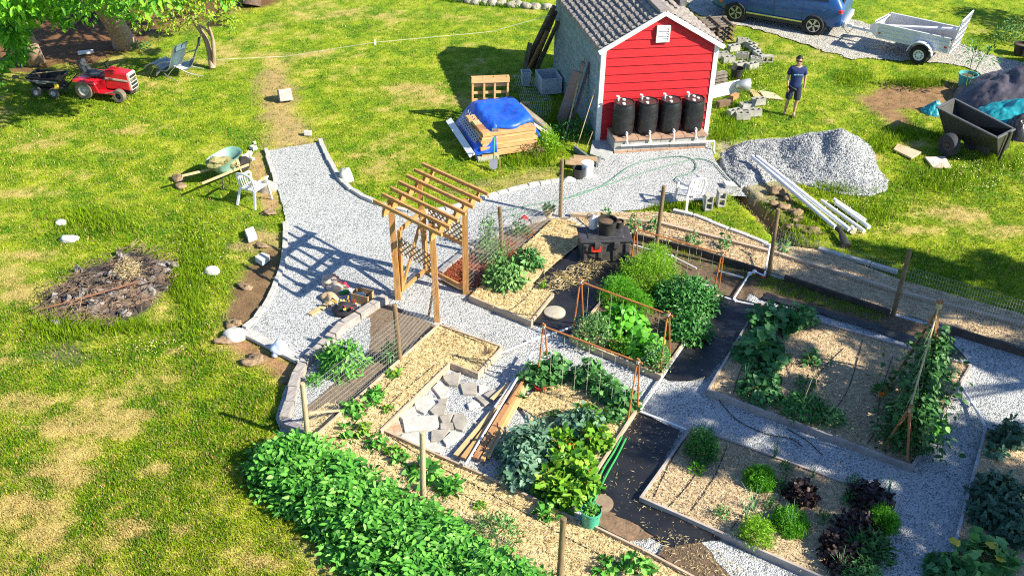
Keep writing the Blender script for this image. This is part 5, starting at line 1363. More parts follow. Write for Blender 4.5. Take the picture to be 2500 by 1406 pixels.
# -- large shaded bed
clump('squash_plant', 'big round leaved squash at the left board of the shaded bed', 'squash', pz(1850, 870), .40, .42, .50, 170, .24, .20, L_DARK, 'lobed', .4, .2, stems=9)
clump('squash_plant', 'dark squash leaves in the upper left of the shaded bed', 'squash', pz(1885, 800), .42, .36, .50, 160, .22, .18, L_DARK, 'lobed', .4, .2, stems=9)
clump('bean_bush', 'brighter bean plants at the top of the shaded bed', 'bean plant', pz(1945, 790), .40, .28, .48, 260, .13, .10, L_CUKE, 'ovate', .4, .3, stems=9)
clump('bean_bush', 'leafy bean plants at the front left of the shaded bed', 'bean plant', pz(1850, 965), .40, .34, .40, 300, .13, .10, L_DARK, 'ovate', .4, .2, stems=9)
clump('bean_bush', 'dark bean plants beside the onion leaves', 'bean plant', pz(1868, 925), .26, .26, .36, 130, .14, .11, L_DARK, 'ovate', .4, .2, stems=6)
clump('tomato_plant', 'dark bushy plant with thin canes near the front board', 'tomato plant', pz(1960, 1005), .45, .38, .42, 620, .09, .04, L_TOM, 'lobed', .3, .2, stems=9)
clump('tomato_plant', 'lighter bushy plant at the front board', 'tomato plant', pz(2022, 1025), .30, .26, .30, 280, .085, .04, L_SAGE, 'lobed', .3, .2, stems=6)
clump('pepper_plant', 'small light green plant in the middle of the shaded bed', 'pepper plant', pz(1978, 885), .18, .18, .30, 70, .11, .08, L_CUKE, 'ovate', .3)
clump('pepper_plant', 'small light green plant above the bushy tomato', 'pepper plant', pz(1962, 945), .15, .15, .28, 60, .10, .06, L_CUKE, 'ovate', .3)
straps('onion', 'tall onion leaves at the left board of the shaded bed', 'onion', pz(1818, 935), 14, .48, .022, L_ONION, .35)
straps('onion', 'single onion tuft in the centre of the shaded bed', 'onion', pz(2027, 895), 8, .42, .02, L_ONION, .25)
straps('onion', 'thin onion leaves at the far left corner of the shaded bed', 'onion', pz(1835, 790), 10, .40, .015, L_ONION, .5)
straps('onion', 'tall onion leaf by the red valve', 'onion', pz(1905, 770), 6, .55, .02, L_ONION, .25)
# beans on the trellis
bt_ = thing('bean_vine', 'dense dark bean vines covering the sloping trellis', 'bean vine', pz(2240, 950))
nb = 2600; q = RNG.random(nb); a_ = n_top; b_ = f_top
base = np.array(a_)[None] * (1 - q[:, None]) + np.array(b_)[None] * q[:, None]
hq = RNG.random(nb) ** .8; wd = .52 + .10 * np.sin(q * 9)
axv = nrm(np.array([[b_.x - a_.x, b_.y - a_.y, 0]]))[0]; pv = np.array([-axv[1], axv[0], 0])
off = RNG.normal(size=nb) * wd * (1.05 - hq * .8) * .62
P_ = np.stack([base[:, 0], base[:, 1], .12 + hq * (base[:, 2] * .80 - .12)], 1) + pv[None] * off[:, None] + np.array([.12, 0, 0])
D_ = np.sign(off)[:, None] * pv[None] * .7 + np.array([0, 0, -.5]) + RNG.normal(size=(nb, 3)) * .5
leaves('leaves', L_BEAN, P_, np.sign(off)[:, None] * pv[None] * .6 + np.array([0, 0, .8]) + RNG.normal(size=(nb, 3)) * .35, D_, .13 * (.6 + .7 * RNG.random(nb)), .10 * (.6 + .6 * RNG.random(nb)), 'ovate', bt_)
clump('bean_bush', 'lit bean leaves spilling over the front right corner of the shaded bed', 'bean plant', pz(2245, 1050), .42, .40, .55, 420, .12, .09, L_POT, 'ovate', .5, .2, stems=9)
mg = thing('marigold', 'dark marigold plant with three orange flowers left of the bean vines', 'marigold', pz(2150, 965))
P_, N_, v_ = dome(pz(2150, 965), .16, .16, .30, 120, .4); leaves('leaves', L_TOM, P_, N_, N_, .06, .03, 'lobed', mg)
for (x, y, z) in ((2163, 962, .42), (2160, 950, .40), (2152, 965, .43)):
    fc = pz(x, y, z); P_, N_, v_ = dome(fc, .035, .035, .03, 24); leaves('flower', M_FLO, P_, N_, N_ + RNG.normal(size=(24, 3)) * .4, .035, .035, 'round', mg)
# -- grey bed
for (x, y, r, h, m_, lab) in [(1855,1178,.24,.30,L_CARR,'round bright parsley clump in the middle of the grey bed'), (1926,1285,.27,.32,L_CARR,'round bright parsley clump with onion leaves near the front'), (2152,1280,.24,.30,L_CARR,'round bright parsley clump at the right end of the grey bed')]:
    feathery('parsley', lab, 'parsley', pz(x, y), r, r, h, 620, m_, .07, 'parsley clumps')
feathery('carrot_tops', 'light feathery clump at the front board of the grey bed', 'carrot tops', pz(1845, 1312), .22, .22, .36, 420, L_DILL, .14)
feathery('carrot_tops', 'dark feathery tall clump at the upper left of the grey bed', 'carrot tops', pz(1712, 1110), .20, .26, .52, 620, L_TOM, .16)
clump('seedling', 'small bright seedling below the dark feathery clump', 'seedling', pz(1702, 1152), .12, .12, .16, 40, .08, .05, L_CARR, 'ovate')
for (x, y, n, h, lab) in [(1890,1120,14,.62,'tall onion leaves on the far board of the grey bed'), (1840,1245,10,.55,'pale onion leaves left of the parsley with onions'), (1822,1265,7,.45,'onion leaves leaning towards the front board'), (1928,1300,12,.55,'onion leaves rising through the front parsley clump'), (1985,1165,8,.4,'onion leaves on the far board right of the tall ones'), (2165,1215,16,.5,'dark leek leaves at the far right corner'), (2050,1395,14,.5,'leek leaves at the bottom among the dark lettuce')]:
    straps('onion', lab, 'onion', pz(x, y), n, h, .022, L_ONION, .55)
for (x, y, r, n, lab) in [(1955,1215,.26,300,'round dark red lettuce in the middle of the grey bed'), (2120,1225,.34,460,'dark red lettuce at the far right of the grey bed'), (2090,1300,.36,460,'dark red lettuce left of the right parsley'), (2060,1370,.36,420,'dark red lettuce nearest the bottom of the grey bed'), (2035,1335,.24,200,'narrow dark red lettuce at the edge of the shade')]:
    clump('red_lettuce', lab, 'lettuce', pz(x, y), r, r, .32, n, .09, .07, L_PURP, 'lobed', .2, .5, group='dark red lettuces', stems=0)
clump('leafy_green', 'dark green leafy mass at the bottom of the grey bed', 'leafy plant', pz(2115, 1355), .38, .34, .40, 600, .13, .04, L_BEAN, 'ovate', .3, .4)
clump('leafy_green', 'fern like green plant at the bottom edge below the lettuce', 'leafy plant', pz(2100, 1410), .30, .26, .34, 420, .10, .03, L_CUKE, 'ovate', .3, .4)
for (x, y, lab) in [(1918,1150,'right of the first parsley clump'), (1905,1190,'in the middle row of the grey bed'), (1880,1240,'below the middle row'), (2085,1185,'at the far board of the grey bed'), (2070,1225,'left of the far right lettuce'), (1760,1260,'sparse and low on the left of the grey bed'), (2010,1270,'thin and pale in the middle of the grey bed')]:
    clump('herb_seedling', 'small dark herb ' + lab, 'herb', pz(x, y), .13, .13, .24, 90, .055, .025, L_TOM, 'ovate', group='small herbs in the grey bed')
# -- right edge bed
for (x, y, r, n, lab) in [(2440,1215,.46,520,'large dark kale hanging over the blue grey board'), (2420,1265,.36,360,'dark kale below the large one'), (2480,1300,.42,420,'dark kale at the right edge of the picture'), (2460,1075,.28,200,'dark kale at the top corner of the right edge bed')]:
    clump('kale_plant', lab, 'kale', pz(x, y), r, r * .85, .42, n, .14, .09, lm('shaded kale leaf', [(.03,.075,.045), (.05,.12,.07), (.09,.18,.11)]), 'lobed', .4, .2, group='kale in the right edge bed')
clump('kale_plant', 'small pale cabbage alone in the right edge bed', 'cabbage', pz(2430, 1108), .17, .16, .16, 60, .12, .10, L_KALE, 'round', .2, .3)
zc = clump('squash_plant', 'squash with yellow leaves at the bottom right corner', 'squash', pz(2400, 1375), .46, .34, .36, 90, .24, .20, L_CUKE, 'lobed', .3, .2)
for p_ in (pz(2345, 1330, .42), pz(2430, 1340, .44), pz(2445, 1372, .40)): leaves('yellow_leaf', L_YEL, np.array([p_]), np.array([[.1, -.1, 1.0]]), RNG.normal(size=(1, 3)) * [1, 1, .2], .20, .17, 'lobed', zc)
clump('squash_plant', 'dark leaves spilling onto the gravel at the bottom right', 'squash', pz(2310, 1395, .03), .34, .28, .26, 160, .15, .11, L_DARK, 'lobed', .3, .2)
# dead twig bunch on straw
tw_ = MB()
for k in range(26):
    a = random.uniform(0, 6.28); r = random.uniform(.06, .16); p = G(1192, 862, .14)
    tw_.tube([p, p + Vector((math.cos(a) * r, math.sin(a) * r, random.uniform(.02, .16)))], .004, 4, False)
single(tw_, 'dead_plant', mat('dead stems', (.22,.14,.08), (.15,.09,.05), 8, .9), 'brown dead plant on the straw near the board corner', 'dead plant')
# straw and soil crumbs blown from the beds onto the gravel
for line, n_ in (([(1075,790),(1225,850),(1165,915)], 160), ([(1145,725),(1296,790)], 120), ([(1730,958),(2228,1150)], 260), ([(1690,1038),(2190,1220)], 200), ([(930,1052),(1250,1190)], 160), ([(1394,830),(1613,920)], 120)):
    pts = np.array([G(*p)[:2] for p in line]); k = RNG.integers(0, len(pts) - 1, n_); t_ = RNG.random((n_, 1))
    P = pts[k] * (1 - t_) + pts[k + 1] * t_ + RNG.normal(size=(n_, 2)) * .14
    strands(P, .022, .07, .009, M_STRAND, 'loose_straw', 'bits of straw and bark blown from the beds onto the gravel', tilt=.15)
# ================================================================== things around the yard
M_WOODP = mat('pallet pine', (.62,.40,.19), (.48,.29,.12), 3, .75, stretch=(1, 1, 5))
M_OLDG = mat('old grey wood', (.25,.21,.17), (.13,.11,.09), 4, .9, bump=.3)
M_OLDB = mat('old brown wood', (.19,.12,.075), (.10,.065,.045), 4, .9, bump=.3)
M_TARP = mat('blue tarp', (.012,.105,.62), (.008,.07,.48), 4, .42, spec=.5, bump=.25, bscale=8)
M_WHITE = mat('white vinyl', (.80,.80,.80), (.72,.72,.73), 5, .45)
M_CHAIR = mat('white chair plastic', (.82,.82,.82), (.76,.76,.77), 5, .4)
M_METAL = mat('steel', (.45,.45,.45), (.35,.35,.35), 6, .4, metal=.7)
M_STONE = mat('grey field stone', (.42,.38,.33), (.27,.24,.2), 5, .9, bump=.4)
M_STONEW = mat('pale field stone', (.62,.60,.55), (.48,.46,.42), 5, .9, bump=.3)
M_CLOD = mat('soil clod', (.30,.215,.13), (.13,.085,.05), 11, .98, bump=1.0, bscale=26)
# -- pallet standing upright
pa, pb = G(1150, 302), G(1241, 298)
pu = (pb - pa).normalized(); pvv = Vector((-pu.y, pu.x, 0)); pw = (pb - pa).length; ph = 1.36
pal = thing('pallet', 'pine pallet standing on edge behind the blue tarp', 'pallet', pa)
for x in (.04, pw * .34, pw * .62, pw - .04):
    MB().beam(pa + pu * x + Vector((0, 0, .0)), pa + pu * x + Vector((0, 0, ph)), .05, .09, pvv).build('stringer', M_WOODP, pal, world=True)
for k in range(7):
    z = .05 + k * (ph - .1) / 6; hh = .075 if k < 6 else .13
    MB().beam(pa + Vector((0, 0, z)) - pvv * -.057, pa + pu * pw + Vector((0, 0, z)) + pvv * .057, .02, hh).build('slat', M_WOODP, pal, world=True)
MB().beam(pa + Vector((0, 0, ph - .07)) - pvv * .057, pa + pu * pw + Vector((0, 0, ph - .07)) - pvv * .057, .02, .15).build('slat', M_WOODP, pal, world=True)
# -- lumber stack under the tarp
s0, s1 = G(1172, 388), G(1310, 368)
su = (s1 - s0).normalized(); sv = Vector((-su.y, su.x, 0)); sw_ = (s1 - s0).length; sdp = 1.75
def st(a, b, z): return s0 + su * a + sv * b + Vector((0, 0, z))
stack = thing('lumber_stack', 'stack of boards under the blue tarp', 'lumber stack', s0)
for k in range(7):
    z = .12 + k * .095; dx_ = random.uniform(-.06, .04) - (.10 if k > 3 else 0)
    for j in range(4):
        y = .06 + j * .32 + random.uniform(-.02, .02)
        MB().beam(st(.02 + random.uniform(-.05, .03), y, z), st(sw_ + dx_, y, z), .28, .085).build('board', M_LUM[(k + j) % 3] if j else (M_WOODP if k % 2 else M_LUM[0]), stack, world=True, bevel=.004)
for a in (.05, .34): single(MB().box(st(a, -.02, .03), (.30, .20, .14), math.atan2(su.y, su.x)), 'concrete_block', M_CMU, 'half buried concrete block under the %s corner of the lumber stack' % ('left' if a < .1 else 'front left'), 'block')
n1, n2_ = 40, 34
Vt = np.zeros((n1, n2_, 3))
for i in range(n1):
    for j in range(n2_):
        a = -.16 + (sw_ + .44) * i / (n1 - 1); b0 = -.17 if a < .42 else .06 + .09 * math.sin(a * 5.0) + .10 * max(0, a - .8); b = b0 + (sdp - b0) * j / (n2_ - 1)
        fr_o = max(0, a - sw_ + .05)
        z = .85 + .05 * math.sin(b * 1.6) + .06 * (float(fbm(a, b, 2.4, 5)) - .5) * 2 + .03 * (float(fbm(a + b, b - a, 6, 6)) - .5) * 2
        z -= .07 * math.exp(-((a - sw_ * .55) / .35) ** 2 - ((b - .9) / .35) ** 2)
        z -= 1.15 * max(0, .38 - a) + 2.6 * fr_o ** 1.0
        z -= .10 * math.exp(-j / 1.2) + max(0, -.02 - b) * 4.0
        z = max(z, .18 + .1 * float(vnoise(a, b, 5, 2)))
        p = st(a, b, z); Vt[i, j] = p
qi, qj = np.meshgrid(np.arange(n1 - 1), np.arange(n2_ - 1), indexing='ij'); q = (qi * n2_ + qj).ravel()
tarp = mesh_np('tarp', Vt.reshape(-1, 3), np.stack([q, q + n2_, q + n2_ + 1, q + 1], 1), M_TARP, None, True)
tag(tarp, 'bright blue tarp draped over the lumber stack', 'tarp'); tarp.modifiers.new('solid', 'SOLIDIFY').thickness = .006
# white post and lattice leaning on the left side
wp = MB().beam(st(-.26, -.12, .20), st(-.30, 1.72, .40), .17, .06, (-.6, 0, 1))
single(wp, 'vinyl_rail', M_WHITE, 'long white vinyl rail leaning along the left side of the tarp', 'rail')
la, lb_ = st(-.13, .10, .40), st(-.13, 1.45, .46); dd = (lb_ - la); ll = dd.length
lm_ = MB(); ax_ = dd.normalized(); ay_ = (su * .66 + Vector((0, 0, .75))).normalized(); k = -.42
while k < ll:
    for sg in (1, -1):
        a0_, a1_ = k, k + .42; h0, h1 = (0, .42) if sg > 0 else (.42, 0)
        if a0_ < 0: h0 = h0 + (h1 - h0) * (-a0_ / .42); a0_ = 0
        if a1_ > ll: h1 = h0 + (h1 - h0) * ((ll - a0_) / (a1_ - a0_)); a1_ = ll
        if a1_ - a0_ > .03: lm_.beam(la + ax_ * a0_ + ay_ * h0, la + ax_ * a1_ + ay_ * h1, .032, .008, ax_.cross(ay_))
    k += .13
single(lm_, 'lattice_panel', mat('grey lattice', (.50,.49,.52), (.38,.37,.42), 5, .6), 'grey lattice panel lying on the left slope of the blue tarp', 'lattice')
# boards right of the tarp
single(MB().beam(G(1268, 258, .80), G(1345, 318, .12), .34, .05, (.4, 0, 1)), 'plank', M_OLDG, 'weathered wide plank sloping down right of the blue tarp', 'plank')
single(MB().beam(G(1262, 262, .78), G(1338, 326, .10), .16, .03, (-.7, -.4, 1)), 'plank', mat('cream plank', (.55,.50,.34), (.42,.38,.25), 4, .8), 'pale edged plank leaning at the right edge of the tarp', 'plank')
single(MB().beam(G(1270, 252, .10), G(1294, 252, .10), .10, .05), 'plank', M_WOODP, 'short pinkish board end lying in the shed shadow', 'plank')
# -- junk along the shed side wall
def lean(name, label, foot, top, ztop, w, h, m, cat='plank', grp=None, round_=False):
    a, b = G(*foot), G(top[0], top[1], ztop)
    mb = MB()
    if round_: mb.tube([a, a.lerp(b, .5), b], [w / 2 * 1.1, w / 2, w / 2 * .9], 10)
    else: mb.beam(a, b, w, h, (.3, .2, 1))
    return single(mb, name, m, label, cat, grp, smooth='auto' if round_ else False)
sx, sy = -.06, 3.4
M_LOG = mat('dark log', (.13,.10,.075), (.065,.05,.04), 5, .9, bump=.4)
for i, (f, t_, z, w_, mm, lab) in enumerate([((1283,160),(1352,18),2.45,.17,M_LOG,'thickest dark log leaning high on the shed side wall'), ((1300,165),(1357,30),2.2,.14,M_LOG,'dark log leaning right of the thickest one'), ((1292,168),(1335,80),1.7,.13,mat('orange brown log', (.27,.15,.06), (.16,.09,.04), 5, .9, bump=.3),'orange brown log leaning among the dark ones'), ((1310,170),(1362,55),1.9,.13,M_LOG,'shorter dark log nearest the side wall')]):
    lean('log', lab, f, t_, z, w_, w_, mm, 'log', 'logs leaning on the shed', True)
lean('plank', 'grey plank standing left of the leaning logs', (1282,165), (1294,106), 1.05, .14, .04, M_OLDG)
lean('plank', 'wide reddish brown board leaning on the middle of the side wall', (1368,300), (1411,176), 1.6, .28, .04, mat('faded red board', (.30,.17,.12), (.24,.23,.19), 3, .9))
lean('plank', 'narrow plank leaning behind the wide reddish board', (1385,296), (1424,152), 1.9, .12, .04, M_OLDG)
lean('plank', 'thin pale strip leaning beside the dark purple plank', (1380,335), (1427,142), 1.9, .035, .03, M_BAMB)
lean('plank', 'dark purple brown plank leaning against the shed wall', (1390,318), (1442,148), 1.9, .15, .06, mat('purple brown board', (.13,.085,.09), (.08,.055,.06), 4, .85))
lean('stick', 'thin stick leaning near the white corner trim', (1408,360), (1454,215), 1.5, .022, .022, M_BAMB, 'stick', None, True)
lean('stick', 'short bamboo stick at the foot of the white corner trim', (1430,366), (1447,322), .5, .02, .02, M_BAMB, 'stick', None, True)
def crate(name, label, c, sx_, sy_, h, m, rz, th=.025, taper=1.0, cat='bin'):
    t = thing(name, label, cat, c, rz)
    MB().box((0, 0, .015), (sx_ * .97, sy_ * .97, .03)).build('base', m, t)
    for ax, s in (('x', 1), ('x', -1), ('y', 1), ('y', -1)):
        if ax == 'x': MB().box((s * (sx_ / 2 - th / 2), 0, h / 2 + .002), (th, sy_, h)).build('side', m, t)
        else: MB().box((0, s * (sy_ / 2 - th / 2), h / 2 + .004), (sx_ - 2 * th - .002, th, h)).build('side', m, t)
    MB().box((0, -sy_ / 2 - .008, h * .5), (sx_ * .55, .014, h * .5)).build('front_panel', m, t)
    return t
M_BIN = mat('dull white plastic', (.55,.58,.60), (.42,.45,.48), 5, .5)
crate('storage_bin', 'open white storage chest in the shade of the shed side wall', G(1338, 218), .62, .78, .48, M_BIN, .25)
t = thing('trash_bin', 'small white ribbed bin in the shed shadow', 'bin', G(1283, 208), .2)
MB().lathe([(.14, 0), (.19, .42), (.205, .42), (.205, .45), (.18, .45), (.14, .06), (.001, .06)], 4, M=Matrix.Rotation(R(45), 3, 'Z')).build('body', M_BIN, t)
single(MB().beam(G(1252, 222, .02), G(1262, 185, .45), .42, .03, (1, 0, 0)), 'board', mat('mossy board', (.16,.20,.12), (.1,.13,.08), 5, .9), 'mossy square board propped behind the pallet', 'board')
wr = thing('wire_roll', 'loose grey wire mesh lying in the shed shadow behind the pallet', 'wire mesh', G(1270, 225))
m = MB()
for k in range(16):
    a = k / 15; m.tube([G(1255, 185, .05) + Vector((a * .9, -a * .2, .02)), G(1270, 250, .05) + Vector((a * .9, -a * .2, .12)), G(1290, 290, .03) + Vector((a * .6, 0, .0))], .003, 3, False)
for k in range(14):
    q = k / 13; c0 = G(1255, 185, .05).lerp(G(1290, 290, .04), q); m.tube([c0, c0 + Vector((.9 - .3 * q, -.2 + .2 * q, .03))], .003, 3, False)
m.build('mesh', M_WIRE, wr, world=True)
# -- shovels in front of the stack
sh = thing('shovel', 'round point shovel with a green handle leaning on the lumber stack', 'shovel', G(1204, 414))
MB().tube([G(1205, 392, .22), G(1207, 335, .82)], .017, 8).build('handle', mat('green handle', (.08,.42,.12), (.06,.3,.09), 5, .5), sh, world=True)
MB().beam(G(1201, 318, .98), G(1216, 318, .98), .08, .05).build('grip', M_OLDG, sh, world=True)
bl_ = [(0, 0), (.10, .05), (.115, .18), (.10, .27), (0, .29), (-.10, .27), (-.115, .18), (-.10, .05)]
bx = G(1204, 415, .02); m = MB(); P0 = [bx + Vector((a, -.00 + b * .55, b * .85)) for a, b in bl_]; m.extrude(P0, Vector((0, -.012, .006))); m.build('blade', M_METAL, sh, world=True)
single(MB().tube([G(1220, 420), G(1220, 384, .45)], .014, 6), 'stick', M_LUM[0], 'short orange stick standing right of the shovel', 'stick')
# white bucket, black bucket, curved tiles, stone
bk = pot('bucket', 'white plastic bucket on the gravel edge', G(1433, 429), .135, .155, .37, mat('white bucket', (.82,.82,.82), (.74,.74,.75), 5, .4), None, 'bucket')
MB().lathe([(.16, .36), (.16, .375), (.001, .378)], 26).build('lid', M_CHAIR, bk)
pot('bucket', 'black plastic bucket left of the white one', G(1412, 434), .13, .16, .28, M_POT, None, 'bucket')
for k in range(3):
    mb = MB(); c = G(1380 + k * 10, 398 - k * 6, .08 + .03 * k); prof = []
    vs = []; fs = []
    for i in range(7):
        a = -1.0 + 2.0 * i / 6
        for j in (0, 1): vs.append(c + Vector((.62 * j + .0, .16 * math.sin(a) - .12 * j, .10 * math.cos(a) - .03 + .02 * math.sin(j))))
    for i in range(6): fs.append((2 * i, 2 * i + 1, 2 * i + 3, 2 * i + 2))
    o = single(mb.add(vs, fs), 'roof_tile', mat('clay tile', (.40,.28,.16), (.28,.19,.11), 5, .85), ['lowest of the three curved clay tiles by the white bucket', 'middle of the three curved clay tiles by the white bucket', 'topmost of the three curved clay tiles by the white bucket'][k], 'tile', 'clay tiles', solid=.018)
def rock(name, label, px, py, r, m, seed=0, flat=-.3, cat='rock', group=None, z=0.0, rough=.14):
    return single(MB().blob((0, 0, 0), r, 3 if max(r if hasattr(r, '__len__') else (r,)) > .12 else 2, rough, seed, flat), name, m, label, cat, group, smooth=True).__setattr__('location', G(px, py, z)) 
rock('rock', 'flat white stone by the black bucket', 1390, 441, (.16, .12, .09), M_STONEW, 3)
rock('boulder', 'upright pale boulder on the lawn right of the gravel path', 845, 438, (.17, .15, .36), M_STONEW, 5, -.2)
rock('boulder', 'grey boulder behind the white chair', 652, 462, (.26, .2, .24), M_STONE, 6)
rock('boulder', 'smooth white stone alone on the lawn right of the burnt heap', 517, 664, (.17, .14, .14), M_STONEW, 7, -.3, rough=.05)
rock('boulder', 'white rock at the left end of the slab across the path', 575, 820, (.24, .17, .2), M_STONEW, 8)
rock('rock', 'white stone in the tall grass above the burnt heap', 150, 545, (.15, .10, .10), M_STONEW, 9)
rock('rock', 'white stone lump in the tall grass, lower of two', 168, 585, (.22, .14, .10), M_STONEW, 10)
rock('rock', 'brown clod left of the wheelbarrow', 436, 438, (.17, .14, .14), M_CLOD, 11, cat='clod'); rock('rock', 'brown clod below another left of the wheelbarrow', 440, 455, (.14, .12, .08), M_CLOD, 12, cat='clod')
for i, (x, y, s, lab) in enumerate([(598,385,.09,'leftmost of the pale stones beyond the wheelbarrow'), (609,378,.09,'middle pale stone beyond the wheelbarrow'), (601,392,.08,'lowest pale stone beyond the wheelbarrow'), (619,364,.10,'pale stone at the upper end of the little row'), (615,390,.07,'small pale stone next to the lowest one'), (622,350,.05,'tiny pale stone farthest from the wheelbarrow')]):
    single(MB().box((0, 0, s * .4), (s * 2, s * 1.4, s * .9), taper=.85).blob((0, 0, 0), .001, 1), 'rock', M_STONEW, lab, 'rock', 'pale stones near the wheelbarrow', bevel=.015).location = G(x, y)
for o in [o for o in COL.objects if o.get('group') == 'pale stones near the wheelbarrow']: o.rotation_euler = (random.uniform(-.15, .15), random.uniform(-.15, .15), random.uniform(0, 3))
def slab(label, pts, h, m, name='paver', cat='paver'):
    q = [G(x, y, h) for x, y in pts]; return single(MB().prism([(a.x, a.y) for a in q], .0, h), name, m, label, cat, bevel=.008)
slab('square white paver lying in the grass left of the path', [(597,560), (618,552), (627,574), (606,582)], .12, M_STONEW)
slab('grey white paver on the bare soil left of the arbour shadow', [(622,626), (640,615), (658,622), (640,638)], .14, M_STONEW)
slab('peach flagstone in the grass left of the black cart', [(2181,364), (2192,350), (2250,371), (2226,386)], .05, mat('peach stone', (.58,.42,.28), (.48,.34,.23), 5, .85), 'flagstone', 'flagstone')
slab('pale pink flagstone in the grass below the peach one', [(2258,383), (2308,382), (2322,407), (2278,408)], .05, mat('pink stone', (.66,.52,.46), (.56,.44,.39), 5, .85), 'flagstone', 'flagstone')
slab('narrow pale board lying left of the walking person', [(1830,219), (1841,218), (1864,240), (1842,238)], .03, M_LUM[2], 'board', 'board')
slab('wide pale board lying beside the narrow one', [(1852,220), (1888,226), (1914,243), (1866,238)], .035, mat('pale board', (.62,.50,.34), (.52,.41,.27), 4, .8), 'board', 'board')
# -- chimney block on the dirt trail
cb = thing('flue_block', 'grey hollow block tipped on the worn dirt trail', 'block', G(698, 247), .5)
cb.rotation_euler = (R(-24), 0, .4); XF[cb] = Matrix.Translation(G(698, 247)) @ cb.rotation_euler.to_matrix().to_4x4()
m = MB()
for a, s in (((-.15, 0, .17), (.06, .30, .34)), ((.15, 0, .17), (.06, .30, .34)), ((0, .12, .17), (.236, .06, .338)), ((0, -.12, .17), (.236, .06, .338))): m.box(a, s)
m.build('shell', M_CMU, cb)
single(MB().box((0, 0, .06), (.2, .12, .12)), 'brick', M_STONEW, 'pale brick lying at the end of the dirt trail', 'brick', bevel=.01).location = G(752, 330)
# -- cinder blocks
def cinder():
    m = MB(); L_, W_, H_ = .40, .20, .195; w = .032
    m.box((0, -W_ / 2 + w / 2, H_ / 2), (L_, w, H_)); m.box((0, W_ / 2 - w / 2, H_ / 2), (L_, w, H_))
    for x in (-L_ / 2 + w / 2, 0, L_ / 2 - w / 2): m.box((x, 0, H_ / 2), (w, W_ - 2 * w - .002, H_ - .002))
    return m.build('cinder_block', M_CMU)
M_CMU2 = M_CMU
CB = [(1790,124,.5,0,0,'hollow concrete block at the left of the pile by the shed corner'), (1812,108,.1,.1,0,'hollow concrete block at the top of the pile'), (1832,118,2.2,0,0,'concrete block on its edge at the top of the curved row'), (1842,130,2.0,0,0,'concrete block in the middle of the curved row'), (1850,143,1.9,0,0,'concrete block at the lower end of the curved row'), (1868,148,.1,0,90,'concrete block standing on end right of the curved row'), (1812,143,-.2,0,0,'concrete block lying flat in the clover, below the pile'), (1844,155,-.1,.15,0,'concrete block right of the flat one in the clover'), (1806,166,.5,0,0,'concrete block above the black pot'), (1777,152,.3,0,0,'weathered concrete block close to the shed trim'), (1762,142,.2,0,0,'concrete block half hidden by the shed trim'), (1835,168,.6,0,0,'low weathered concrete block left of the walking person'), (1792,283,.5,0,0,'concrete block lying with open cells near the gravel pile grass'), (1812,275,1.3,0,90,'concrete block standing on end near the gravel pile grass'), (1812,290,.1,0,0,'low concrete block right of the open one'), (1822,267,.2,0,0,'concrete block behind the standing one in the grass'), (1850,255,.3,0,0,'concrete block under the boards in the grass'), (1840,282,.2,0,0,'sunken concrete slab in the grass')]
c0 = None
for x, y, rz, tilt, end, lab in CB:
    if c0 is None: o = c0 = cinder()
    else: o = c0.copy(); COL.objects.link(o)
    o.rotation_euler = (R(end), tilt, rz); o.location = G(x, y) + Vector((0, 0, .10 if end else .0))
    tag(o, lab, 'concrete block', 'concrete blocks by the shed')
for x, y, rz, ex, lab in [(1726,488,.2,0,'concrete block right of the white chair on the gravel'), (1764,488,1.75,90,'concrete block standing with its holes to the side near the trench')]:
    o = c0.copy(); COL.objects.link(o); tag(o, lab, 'concrete block', 'concrete blocks near the white chair'); o.rotation_euler = (R(90) if not ex else 0, R(90), rz) if ex else (R(90), R(90), rz); o.location = G(x, y, .2)
slab('pale broken block lying across the trench edge', [(1765,440), (1790,443), (1802,455), (1772,452)], .12, M_STONEW, 'broken_block', 'block')
# -- left over things right of the shed
pp_ = thing('pallet_stack', 'stack of old grey pallets behind the shed', 'pallet stack', G(1748, 92))
for k in range(4):
    for j in range(5): MB().box(G(1748, 94) + Vector((-.1, .1 + j * .22 - .4, .06 + k * .15)), (1.0, .11, .03), .25).build('slat', M_OLDG, pp_, world=True)
    for j in range(3): MB().box(G(1748, 94) + Vector((-.55 + j * .45, .05, .11 + k * .15)), (.06, 1.0, .07), .25).build('stringer', M_OLDB, pp_, world=True)
for k in range(5):
    single(MB().beam(G(1742, 214 - k * 8, .05 + .10 * k), G(1772, 208 - k * 8, .05 + .10 * k), .18, .05), 'plank', M_OLDG, ['lowest', 'second', 'third', 'fourth', 'topmost'][k] + ' grey plank of the pile showing right of the shed', 'plank')
single(MB().beam(G(1738, 226, .20), G(1805, 210, .20), .10, .36), 'trough', M_WHITE, 'long white trough lying right of the shed corner', 'trough')
single(MB().lathe([(.10, 0), (.20, .42)], 16, cap=False, M=Matrix.Rotation(R(90), 3, 'Y') ), 'duct_pipe', mat('grey duct', (.50,.52,.52), (.4,.42,.42), 6, .4, metal=.5), 'flared grey duct on the end of the white trough', 'duct', smooth=True, solid=.01).location = G(1796, 207, .34)
pot('plant_pot', 'black nursery pot standing near the concrete blocks', G(1797, 192), .15, .20, .34, M_POT, None)
single(MB().beam(G(1752, 256, .1), G(1782, 248, .1), .16, .18), 'wood_block', M_OLDB, 'brown timber offcut at the right corner of the shed', 'timber')
single(MB().beam(G(1785, 240, .08), G(1800, 232, .08), .14, .14), 'wood_block', mat('orange offcut', (.40,.22,.10), (.28,.15,.07), 4, .85), 'orange brown timber offcut behind the darker one', 'timber')
